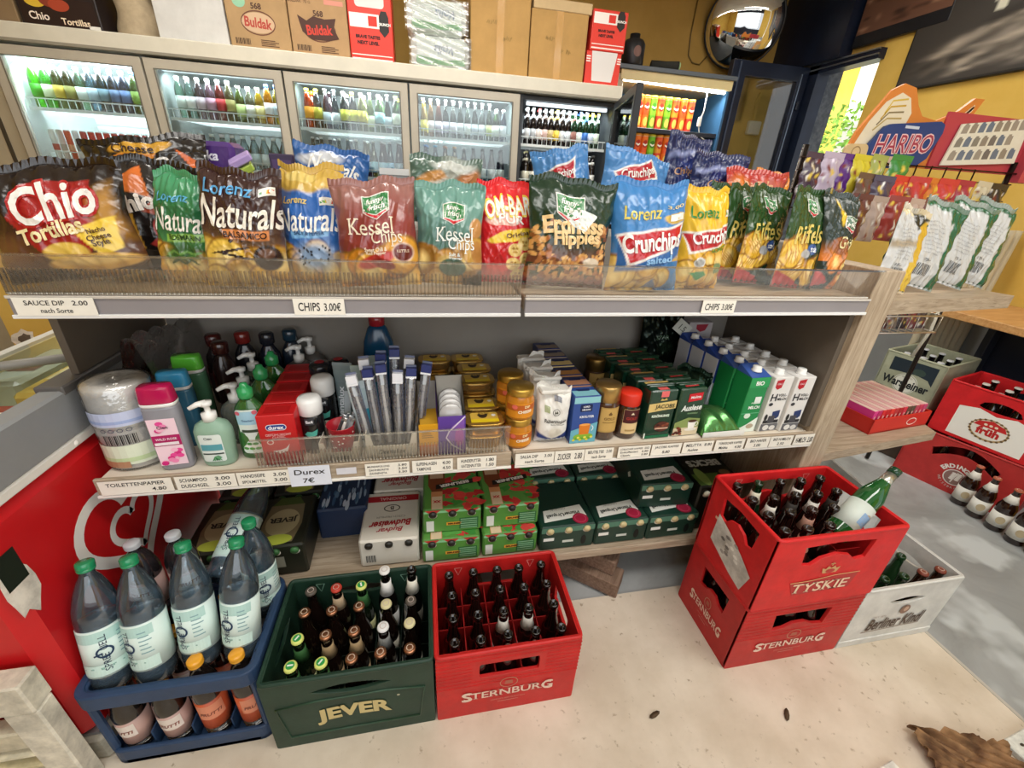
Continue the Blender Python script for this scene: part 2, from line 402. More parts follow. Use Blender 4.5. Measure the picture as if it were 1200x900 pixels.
# ------------------------------------------------------------------ the room
def room():
	MB().box(-3.4, 3.6, -2.2, 4.7, -.06, -.008, mat='concrete').struct('floor')
	m = MB().box(-3.4, 1.745, -2.2, 1.005, -.008, 0, mat='laminate'); m.box(1.745, 1.757, -2.2, 1.005, -.008, .002, '#b9b4aa', 'painted_metal'); m.struct('floor_covering')
	MB().box(-3.4, 3.6, 4.5, 4.6, 0, 3.1, mat='mustard_wall').struct('wall_back')
	m = MB(); m.box(-3.4, -1.6, -2.3, -2.2, 0, 3.1, mat='yellow_wall'); m.box(2.4, 3.6, -2.3, -2.2, 0, 3.1, mat='yellow_wall'); m.box(-1.6, 2.4, -2.3, -2.2, 0, .9, mat='navy_paint'); m.box(-1.6, 2.4, -2.3, -2.2, 2.7, 3.1, mat='navy_paint'); m.struct('wall_front')
	MB().box(-3.5, -3.4, -2.2, 4.6, 0, 3.1, mat='yellow_wall').struct('wall_left')
	# right wall with the doorway y 3.43..4.12, z 0..2.46
	m = MB(); m.box(3.5, 3.62, -.6, 3.43, 0, 3.1, mat='yellow_wall'); m.box(3.5, 3.62, 4.14, 4.5, 0, 3.1, mat='mustard_wall'); m.box(3.5, 3.62, 3.43, 4.14, 2.47, 3.1, mat='mustard_wall')
	m.struct('wall_right')
	MB().box(-3.5, 3.62, -2.2, 4.6, 3.1, 3.2, mat='ceiling_paint').struct('ceiling')
	# door frame and stone reveal
	m = MB()
	m.box(3.44, 3.56, 3.95, 4.14, 0, 2.47, mat='navy_paint'); m.box(3.44, 3.56, 3.40, 4.14, 2.40, 2.47, mat='navy_paint')
	m.box(3.43, 3.45, 3.40, 4.14, 2.425, 2.435, '#aab4c0', 'metal'); m.box(3.43, 3.45, 3.40, 4.14, 2.46, 2.47, '#aab4c0', 'metal')
	m.struct('door_frame')
	MB().box(3.62, 3.76, 4.02, 4.3, 0, 3.1, mat='stone_reveal').struct('wall_reveal')
	# navy fascia over the door with a picture band
	MB().box(3.38, 3.5, 3.72, 4.5, 2.47, 3.1, mat='navy_paint').struct('wall_fascia')
	m = MB(); m.box(3.46, 3.5, 2.98, 3.70, 2.52, 3.08, '#14161c', 'painted_metal', .004)
	rnd = random.Random(4)
	def cobble(U, V):
		r = np.random.RandomState(3); c = np.tile(srgb('#6b4a3a'), (len(U), 1))
		for i in range(60):
			cx, cy, a, b = r.rand(), r.rand(), .03 + .07 * r.rand(), .015 + .03 * r.rand()
			k = np.exp(-(((U - cx) / a) ** 2 + ((V - cy) / b) ** 2) ** 2); c = c * (1 - k[:, None]) + srgb(['#8a6550', '#4a3026', '#a07a60', '#3a2620'][i % 4]) * k[:, None]
		return c
	m.surf(lambda U, V: np.stack([np.full(len(U), 3.459), 3.69 - .70 * U, 2.60 + .47 * V], 1), 40, 30, cobble, 'printed')
	m.solo('picture_panel', 'dark framed panel with a brown cobbled photograph above the open door', 'picture')
	# yellow pier behind the freezer, with a patch knocked out of the plaster
	m = MB(); m.box(-1.69, -.95, 2.0, 2.25, 0, 1.28, mat='yellow_wall', bev=.006)
	m.struct('wall_pier')
	r = random.Random(2); pts = [(math.cos(a) * r.uniform(.6, 1.1), math.sin(a) * r.uniform(.6, 1.1)) for a in [i * 2 * PI / 16 for i in range(16)]]
	m = MB(); f = front(-1.635, 2.0, .705, .001); m.decal(*poly([(.05 * x, .06 * z) for x, z in pts]), f, '#efe6d6', 'flaky')
	m.decal(*poly([(.028 * x + .002, .034 * z + .004) for x, z in pts]), front(-1.635, 2.0, .705, .002), '#6e6152', 'flaky'); m.decal(*poly([(.02 + .02 * x, -.06 + .03 * z) for x, z in pts]), front(-1.635, 2.0, .705, .0015), '#f4ecdd', 'flaky')
	m.struct('wall_patch')
	MB().box(3.485, 3.5, -.6, 3.40, 0, .80, '#8f9294', 'painted_metal').struct('trim_lower_wall')
	# outside: sunlit front across the street, trees, ground
	MB().box(3.6, 16, -4, 14, -.3, -.05, mat='facade_white').struct('ground_outside')
	MB().box(9.0, 9.4, 9.62, 10.6, -.1, 6.0, mat='facade_yellow').struct('facade_outside_wall')
	MB().box(11.5, 11.8, 2, 18, -.1, 9, mat='facade_white').struct('far_outside_wall')
	for k, (x, y, z, s) in enumerate([(7.9, 8.05, 2.2, .85), (6.9, 6.3, .55, .55)]):
		t = thing('street_tree' if k == 0 else 'street_bush', ['bright green street tree seen through the open door', 'low green bush seen through the open door below the tree'][k], ['tree', 'bush'][k], (x, y, -.05))
		m = MB(); r = np.random.RandomState(k)
		for i in range(700):
			d = r.normal(size=3); d /= np.linalg.norm(d); p = d * s * (.55 + .5 * r.rand()) * np.array([1, 1, 1.1]) + (0, 0, z)
			a = r.normal(size=3); a /= np.linalg.norm(a); b = np.cross(a, d); b /= np.linalg.norm(b); l = .08 * s
			m.add([p - a * l, p + b * l * .5, p + a * l, p - b * l * .5], [(0, 1, 2, 3)], '#6fae33', 'foliage')
		m.part('leaf_crown', t); MB().tube([(0, 0, 0), (.03, .02, z * .5), (0, 0, z)], [.09, .07, .05], 8, '#5a4a3a', 'old_wood').part('trunk', t)
room()

# ------------------------------------------------------------------ the shelf unit in the middle of the shop
YF = .98; TOPZ = 1.158; MIDZ = .70; LOWZ = .235
def gondola():
	g = thing('shop_shelf', 'long shop shelf with clear guards holding crisps above and groceries below', 'shelf', (.22, 1.25, 0))
	off = (-.22, -1.25, 0)
	def P(m, n, par=g, lab=None): return m.part(n, par, lab, loc=off if par is g else None)
	P(MB().box(1.243, 1.33, YF - .002, 1.52, 0, 1.236, mat='wood_z', bev=.002), 'side_panel', g, 'wide oak-look end panel')
	P(MB().box(-.857, -.84, 1.12, 1.52, .927, 1.12, mat='brown_panel', bev=.001), 'side_panel', g, 'dark brown end panel above the freezer')
	P(MB().box(-.83, 1.243, 1.502, 1.52, .2, 1.12, mat='grey_panel'), 'back_panel')
	P(MB().box(1.225, 1.243, 1.0, 1.50, .72, 1.11, mat='brown_panel'), 'inner_panel', g, 'dark brown inner face of the end panel')
	P(MB().box(.866, .870, 1.49, 1.502, .72, 1.11, '#3a352f', 'painted_metal'), 'upright', g, 'dark upright slot of the back panel')
	for x0, x1 in ((-.80, .222), (.232, 1.243)):
		b = P(MB().box(x0, x1, .986, 1.54, 1.122, TOPZ, mat='wood_x', bev=.002), 'upper_shelf')
		m = MB(); m.box(x0, x1, YF - .004, .986, 1.118, 1.157, '#8d888a', 'painted_metal', .002); m.box(x0, x1, YF - .009, YF - .003, 1.112, 1.120, '#e6e6e4', 'smooth_plastic', .001); m.box(x0, x1, YF - .007, YF - .003, 1.152, 1.158, '#c9c2b8', 'smooth_plastic', .001)
		P(m, 'price_rail', b, 'grey plastic price rail with a bright lower lip')
		m = MB(); n = int((x1 - x0) / .0085); z0, z1 = 1.158, 1.237
		m.surf(lambda U, V: np.stack([x0 + (x1 - x0) * U, .987 - .016 * V, z0 + (z1 - z0) * V], 1), 2, 2, mat='guard', smooth=False)
		m.box(x0, x1, .966, .971, z1 - .002, z1 + .002, '#ddd6ca', 'guard')
		if x0 < 0:
			for i in range(n):
				x = x0 + .004 + i * .0085; m.box(x, x + .0035, .976, .984, z0 + .003, z0 + .052, '#d8d0c2', 'guard')
		for i in range(n * 2):
			x = x0 + .003 + i * .00425; m.box(x, x + .0022, .980, .984, z0 + .001, z0 + .0045, '#f2eee4', 'smooth_plastic')
		P(m, 'clear_guard', b, 'clear plastic guard strip along the shelf front')
		b = P(MB().box(x0, x1, .986, 1.50, .668, MIDZ, mat='pale_board', bev=.002), 'middle_shelf')
		m = MB(); m.box(x0, x1, YF - .004, .986, .666, .712, '#8d857c', 'wood_x', .002); m.box(x0, x1, YF - .009, YF - .003, .659, .667, '#e9e6df', 'smooth_plastic', .001)
		P(m, 'price_rail', b, 'price rail with a white lower lip')
		if x0 < 0:
			gx0, gx1 = -.44, .214; z0, z1 = .713, .80; m = MB()
			m.surf(lambda U, V: np.stack([gx0 + (gx1 - gx0) * U, .987 - .012 * V, z0 + (z1 - z0) * V], 1), 2, 2, mat='guard', smooth=False)
			m.box(gx0, gx1, .972, .976, z1 - .002, z1 + .002, '#ddd6ca', 'guard')
			for i in range(int((gx1 - gx0) / .0085)):
				x = gx0 + .004 + i * .0085; m.box(x, x + .003, .978, .984, z0 + .003, z0 + .045, '#d8d0c2', 'guard'); m.box(x, x + .0035, .981, .984, z0 + .001, z0 + .005, '#f2eee4', 'smooth_plastic')
			P(m, 'clear_guard', b, 'clear ribbed plastic guard along the left half of the middle shelf')
	P(MB().box(-.80, 1.243, 1.02, 1.50, .2, LOWZ, mat='wood_x', bev=.003), 'base_board')
	P(MB().box(-.80, 1.243, 1.30, 1.54, 1.158, 1.27, mat='grey_panel', bev=.002), 'riser', g, 'low step along the back of the upper shelf')
	for x in (-.5, .22, .95): P(MB().box(x, x + .05, 1.34, 1.42, 0, .2, '#3c3732', 'painted_metal', .003), 'foot')
	for k, (x, y, a) in enumerate(((.565, 1.135, .89), (.10, 1.24, .2))):
		m = MB()
		for j in range(2): m.box(-.055 + .03 * j, .035 + .02 * j, -.17 + .03 * j, .16, .0 + .072 * j, .07 + .072 * j, mat='old_wood', bev=.004)
		m.solo('timber_block', ['rough timber offcuts wedged under the shelf right of the red crate', 'rough timber offcuts under the shelf hidden behind the red crate'][k], 'timber', (x, y, 0), (0, 0, a))
gondola()

# side boards fixed to the right end of the shelf
def side_boards():
	for nm, z0, z1, y0, lab in (('upper', 1.108, 1.150, .985, 'oak-look side board holding the silver-backed crisp bags'), ('lower', .578, .612, .985, 'oak-look side board under the red tray of sweets')):
		pts = [(1.332, y0), (1.93, y0 + .075), (1.87, y0 + .32), (1.80, 1.52), (1.332, 1.52)] if nm == 'upper' else [(1.332, y0), (1.93, y0 + .075), (2.03, 1.34), (1.332, 1.52)]
		n = len(pts); v = [(x, y, z0) for x, y in pts] + [(x, y, z1) for x, y in pts]
		f = [list(range(n))[::-1], [n + i for i in range(n)]] + [(i, (i + 1) % n, n + (i + 1) % n, n + i) for i in range(n)]
		MB().add(v, f, mat='wood_x').solo('shelf_board', lab, 'shelf')
side_boards()

# ------------------------------------------------------------------ chest freezer
def freezer():
	X1 = -.842; X0 = -1.17; Y0 = .745; Y1 = 1.62
	t = thing('chest_freezer', 'red ice cream chest freezer with a heart emblem and clear sliding lid', 'freezer', (-1.0, 1.15, 0)); off = (1.0, -1.15, 0)
	def P(m, n, par=t, lab=None): return m.part(n, par, lab, loc=off if par is t else None)
	m = MB(); m.box(X0, X1, Y0, Y1, .09, .775, '#c8161c', 'gloss_card', .03)
	for z in (.3, .5): pass
	body = P(m, 'body', t, 'glossy red body')
	P(MB().box(X0 - .005, X1 + .004, Y0 - .006, Y1, .775, .80, '#e9e6de', 'plastic', .004), 'trim_strip', t, 'white trim strip')
	m = MB()
	m.box(X0 - .01, X1 + .006, Y0 - .02, Y0 + .05, .80, .905, '#a3a5a4', 'plastic', .008); m.box(X1 - .045, X1 + .006, Y0, Y1, .80, .915, '#8b8d8e', 'plastic', .006); m.box(X0 - .01, X0 + .03, Y0, Y1, .80, .905, '#c9c8c0', 'plastic', .006)
	m.box(X1 - .05, X1 + .008, 1.05, Y1, .902, .925, '#5d5a58', 'painted_metal', .003); P(m, 'rim', t, 'grey plastic rim with a dark rail')
	m = MB(); m.box(X0 + .03, X1 - .045, Y0 + .05, Y1, .801, .806, '#e8dcb0', 'plastic'); m.box(X0 + .03, X0 + .036, Y0 + .05, Y1, .806, .90, '#efe3b4', 'plastic'); P(m, 'liner', t, 'cream inner liner')
	m = MB()
	def lid(U, V): return np.stack([X0 + .02 + (X1 - .03 - X0 - .02) * U, Y0 + .04 + (Y1 - Y0 - .05) * V, .905 + .018 * np.sin(PI * U)], 1)
	m.surf(lid, 10, 2, mat='pane'); l = P(m, 'lid', t, 'clear sliding lid')
	m = MB(); m.tube([(X0 + .0, 1.13, .918), (-1.03, 1.16, .935), (-.89, 1.26, .925)], .012, 8, '#8b877e', 'painted_metal'); P(m, 'lid_bar', l, 'grey lid bar')
	# ice cream boxes inside, seen through the lid
	for i, (x, y, w, d, c) in enumerate(((-1.06, .95, .11, .2, '#d9d2bc'), (-.95, 1.27, .11, .3, '#e8c860'), (-1.07, 1.3, .09, .25, '#b9c4b4'), (-.94, .97, .09, .14, '#b04a3c'))):
		b = MB().box(-w / 2, w / 2, -d / 2, d / 2, 0, .06 + .008 * i, c, 'film', .01)
		b.decal(*rect(-w * .35, w * .35, -d * .2, d * .2), topside(0, 0, .06 + .008 * i), ['#c03a34', '#f3e6b0', '#7a5a48', '#f0dcd0'][i], 'printed')
		b.solo('ice_cream_pack', ['cream ice cream pack near the front inside the freezer', 'yellow ice cream pack under the freezer lid beside the dark rail', 'pale green ice cream pack at the far side inside the freezer', 'red ice cream pack near the grey rim inside the freezer'][i], 'ice cream', (x, y, .808))
	# heart emblem (two nested strokes) and rivets on the right face
	F = onface((X1, 0, 0), (0, 1, 0), (0, 0, 1), .001)
	def heart(cy, cz, s, t_, a0=.35, a1=2 * PI - .05):
		pts = []
		for i in range(60):
			a = a0 + (a1 - a0) * i / 59; x = 16 * math.sin(a) ** 3; y = 13 * math.cos(a) - 5 * math.cos(2 * a) - 2 * math.cos(3 * a) - math.cos(4 * a)
			pts.append((cy + s * x / 16, cz + s * y / 16))
		return stroke(pts, t_)
	m = MB(); m.decal(*heart(1.09, .50, .17, .030), F, '#f1ece6'); m.decal(*heart(1.10, .475, .085, .020, .2, 2 * PI - .2), F, '#f1ece6'); P(m, 'heart_emblem', body, 'white double heart emblem')
	# torn sticker low on the left
	r = random.Random(8); pts = [(.775 + .045 * math.cos(a) * r.uniform(.7, 1.1), .60 + .075 * math.sin(a) * r.uniform(.7, 1.1)) for a in [i * 2 * PI / 14 for i in range(14)]]
	m = MB(); m.decal(*poly(pts), F, '#e8e2d6', 'flaky'); m.decal(*poly([(.752, .61), (.80, .61), (.80, .69), (.752, .69)]), onface((X1, 0, 0), (0, 1, 0), (0, 0, 1), .0016), '#1d2419', 'printed')
	P(m, 'torn_sticker', body, 'torn dark and white sticker')
	for y in (.80, 1.03, 1.3): m = MB(); m.lathe([(.009, 0), (.009, .003), (.005, .006), (0, .007)], 12, '#f2eee8', 'plastic', c=(0, 0, 0)); m.V[-1] = np.stack([X1 + m.V[-1][:, 2], y + m.V[-1][:, 0], (.786 if y != .9 else .6) + m.V[-1][:, 1]], 1); P(m, 'rivet', t, 'white plastic rivet')
	P(MB().box(X0 + .01, X1 - .01, Y0 + .01, Y1 - .01, .09, .1, '#888888', 'plastic'), 'base_plate')
	P(MB().box(X0, X1 + .002, Y0 - .002, Y1, 0, .09, '#bdb7a6', 'flaky', .01), 'plinth', t, 'worn cream plinth')
freezer()

# chipped white slatted panel standing in front of the freezer
def slatted():
	t = thing('slatted_panel', 'chipped white wooden slatted panel leaning at the front of the freezer', 'panel', (-1.1, .70, 0))
	m = MB(); m.box(-.25, -.20, -.016, .026, 0, .329, '#d8d0ba', 'flaky', .004); m.box(.185, .25, -.016, .026, 0, .329, '#e2dccb', 'flaky', .004); m.box(-.25, .25, -.02, .03, .33, .42, '#ddd6c4', 'flaky', .004); m.box(-.2, .19, -.015, .025, .20, .26, '#cfc6ae', 'flaky', .004); m.part('panel_frame', t)
	for i in range(4):
		b = MB().box(-.2, .19, -.012, .012, -.018, .018, ['#c9bf9c', '#d9d2bb', '#c2b792', '#d4ccb2'][i], 'flaky', .003); b.part('slat', t, loc=(0, 0, .03 + .045 * i), rot=(.5, 0, 0))
slatted()
# ------------------------------------------------------------------ glass-fronted coolers along the back
CX = [-2.33, -1.58, -.825, -.07, .68, 1.40]; CY = 3.4; CZ = 1.955; SH1 = 1.665; SH2 = 1.385
def coolers():
	cw = ['leftmost', 'second', 'third', 'fourth', 'rightmost']
	lab = ['leftmost white-lit drinks cooler with a closed beige-framed glass door', 'drinks cooler second from the left with juice and water bottles', 'middle drinks cooler with lemonade bottles behind its glass', 'drinks cooler second from the right with slim clear bottles', 'dark beer cooler at the right end with its door open']
	for i in range(5):
		x0, x1 = CX[i], CX[i + 1]; dark = i == 4; fr = '#17181b' if dark else '#b3ab9c'
		t = thing('drinks_cooler', lab[i], 'cooler', ((x0 + x1) / 2, CY + .35, 0)); off = (-(x0 + x1) / 2, -CY - .35, 0)
		def P(m, n, par=t, l=None): return m.part(n, par, l, loc=off if par is t else None)
		m = MB(); wc = '#e3eaea' if i == 0 else '#7d8585'
		m.box(x0, x0 + .025, CY + .03, CY + .7, .1, CZ, wc if not dark else '#3a3d40', 'painted_metal'); m.box(x1 - .025, x1, CY + .03, CY + .7, .1, CZ, wc if not dark else '#3a3d40', 'painted_metal')
		m.box(x0, x1, CY + .68, CY + .70, .1, CZ, wc if not dark else '#55585a', 'painted_metal'); m.box(x0 + .025, x1 - .025, CY + .03, CY + .68, CZ - .03, CZ - .005, wc if not dark else '#2a2c2e', 'painted_metal'); m.box(x0, x1, CY + .02, CY + .7, 0, .1, '#8d8578', 'painted_metal')
		P(m, 'cabinet', t, None)
		m = MB(); m.box(x0 + .06, x1 - .06, CY + .06, CY + .085, CZ - .055, CZ - .035, '#ffffff', 'lamp_cool' if i == 0 else 'lamp_dim'); P(m, 'light_tube', t, 'glowing white light tube')
		for z in (SH1, SH2):
			m = MB(); xa, xb = x0 + .03, x1 - .03
			for k in range(9): m.box(xa, xb, CY + .12 + .06 * k, CY + .124 + .06 * k, z - .008, z - .003, '#dfe6e6', 'painted_metal')
			m.box(xa, xb, CY + .095, CY + .10, z - .02, z - .002, '#e8eeee', 'painted_metal'); m.box(xa, xb, CY + .09, CY + .096, z + .040, z + .046, '#eef3f3', 'painted_metal')
			for k in range(18): x = xa + (xb - xa) * (k + .5) / 18; m.box(x, x + .003, CY + .091, CY + .095, z - .01, z + .044, '#e4ebeb', 'painted_metal'); m.box(x, x + .004, CY + .1, CY + .66, z - .006, z - .002, '#dfe6e6', 'painted_metal')
			P(m, 'wire_shelf')
		# door: frame with glass
		d = thing('x', 'x', 'x'); bpy.data.objects.remove(d)
		w = x1 - x0 - .012; fw = .05
		out = [(0, 0), (w, 0), (w, CZ - .12), (0, CZ - .12)]; hole = [(fw, fw), (fw, CZ - .12 - fw), (w - fw, CZ - .12 - fw), (w - fw, fw)]
		V, F = plate(out, [hole], .04, .003)
		dm = MB().add(V, F, fr, 'painted_metal')
		if not dark: dm.decal(*stroke([(fw, fw), (w - fw, fw), (w - fw, CZ - .12 - fw), (fw, CZ - .12 - fw), (fw, fw)], .008), onface((0, -.021, 0), (1, 0, 0), (0, 0, 1)), '#6c675e', 'painted_metal')
		do = P(dm, 'door', t, 'black door frame, open' if dark else None)
		V2 = MB().box(fw - .005, w - fw + .005, -.006, .0, fw, CZ - .12 - fw, mat='pane')
		V2.part('glass_pane', do); MB().box(.012, .03, -.055, -.022, .7, 1.25, '#c9c4ba' if not dark else '#2a2c30', 'painted_metal', .006).part('handle', do)
		if dark:
			# hinged on the right jamb and swung out towards the aisle
			a = -math.radians(180 - 103)
			do.matrix_local = Matrix.Translation((x1 - .02 + off[0], CY - .02 + off[1], .11)) @ Matrix.Rotation(-math.radians(103) + PI - PI, 4, 'Z') @ Matrix.Identity(4)
		else:
			do.location = (x0 + .006 + off[0], CY + off[1], .11)
		area('cooler_lamp', ((x0 + x1) / 2, CY + .14, CZ - .06), (math.radians(28), 0, 0), x1 - x0 - .12, .05, [16, 12, 11, 10, 7][i], (.86, .97, 1))
	m = MB(); m.box(-3.35, 1.405, CY - .03, 4.15, CZ + .004, 2.047, '#d2ccbc', 'painted_metal', .006); m.box(-3.35, 1.405, CY - .034, CY - .028, CZ + .004, CZ + .018, '#8f897b', 'painted_metal')
	m.solo('cooler_top_panel', 'long beige top panel running across all the coolers', 'panel')
	m = MB(); m.box(-3.35, -2.335, CY, 4.1, 0, CZ, '#a89c86', 'painted_metal', .004); m.box(-2.42, -2.40, CY - .004, CY, .05, CZ - .05, '#3b352e', 'painted_metal')
	m.solo('cooler_end_panel', 'plain beige cooler panel left of the leftmost glass door', 'panel')
coolers()

# drinks: one-piece small bottles and cans, colours by (glass/liquid, label, cap)
_SB = {}
def drink(kind, body, lab, cap, mat='pet'):
	k = (kind, body, lab, cap, mat)
	if k in _SB: return _SB[k]
	m = MB()
	if kind == 'pet':
		m.lathe([(.0, 0, body), (.03, .0, body), (.033, .012, body), (.032, .05, body), (.033, .13, body), (.030, .16, body), (.016, .195, body), (.0135, .205, body)], 14, mat=mat)
		m.lathe([(.0337, .055), (.0337, .12)], 14, lab, 'printed'); m.lathe([(.0150, .203), (.0150, .222), (.0, .223)], 12, cap, 'plastic')
	elif kind == 'long':
		m.lathe([(.0, 0, body), (.028, 0, body), (.030, .01, body), (.030, .12, body), (.026, .145, body), (.014, .19, body), (.0125, .225, body)], 14, mat=mat)
		m.lathe([(.0307, .03), (.0307, .10)], 14, lab, 'printed'); m.lathe([(.0145, .222), (.0148, .234), (.0, .236)], 12, cap, 'metal' if cap[0] == '#' and cap in ('#c9c9c9',) else 'plastic')
	elif kind == 'glass':
		m.lathe([(.0, 0, body), (.031, 0, body), (.033, .01, body), (.033, .12, body), (.030, .14, body), (.016, .17, body), (.014, .185, body)], 14, mat=mat)
		m.lathe([(.0337, .03), (.0337, .10)], 14, lab, 'printed'); m.lathe([(.0165, .183), (.0165, .2), (.0, .201)], 12, cap, 'plastic')
	elif kind == 'beer':
		m.lathe([(.0, 0, body), (.031, 0, body), (.033, .008, body), (.033, .135, body), (.029, .16, body), (.017, .195, body), (.0135, .235, body)], 14, mat='glass_dark')
		m.lathe([(.0336, .035), (.0336, .105)], 14, lab, 'printed'); m.lathe([(.0245, .172, lab), (.0175, .198, lab)], 12, mat='printed'); m.lathe([(.0155, .232), (.0158, .242), (.012, .246), (.0, .246)], 12, cap, 'plastic')
	elif kind == 'can':
		m.lathe([(.024, 0, '#c9c9c9'), (.0265, .006, body), (.0265, .05, body), (.0266, .052, lab), (.0266, .085, lab), (.0265, .087, body), (.0265, .158, body), (.0225, .166, '#d0d0d0'), (.022, .163, '#b5b5b5'), (0, .163, '#b5b5b5')], 16, mat='gloss_card')
	_SB[k] = m.mesh('drink_' + kind); return _SB[k]
def put(me, name, label, cat, loc, group=None, rz=0, sc=1, sw=1):
	o = bpy.data.objects.new(name, me); COL.objects.link(o); o.location = loc; o.rotation_euler = (0, 0, rz); o.scale = (sc * sw, sc * sw, sc); return tag(o, label, cat, group)

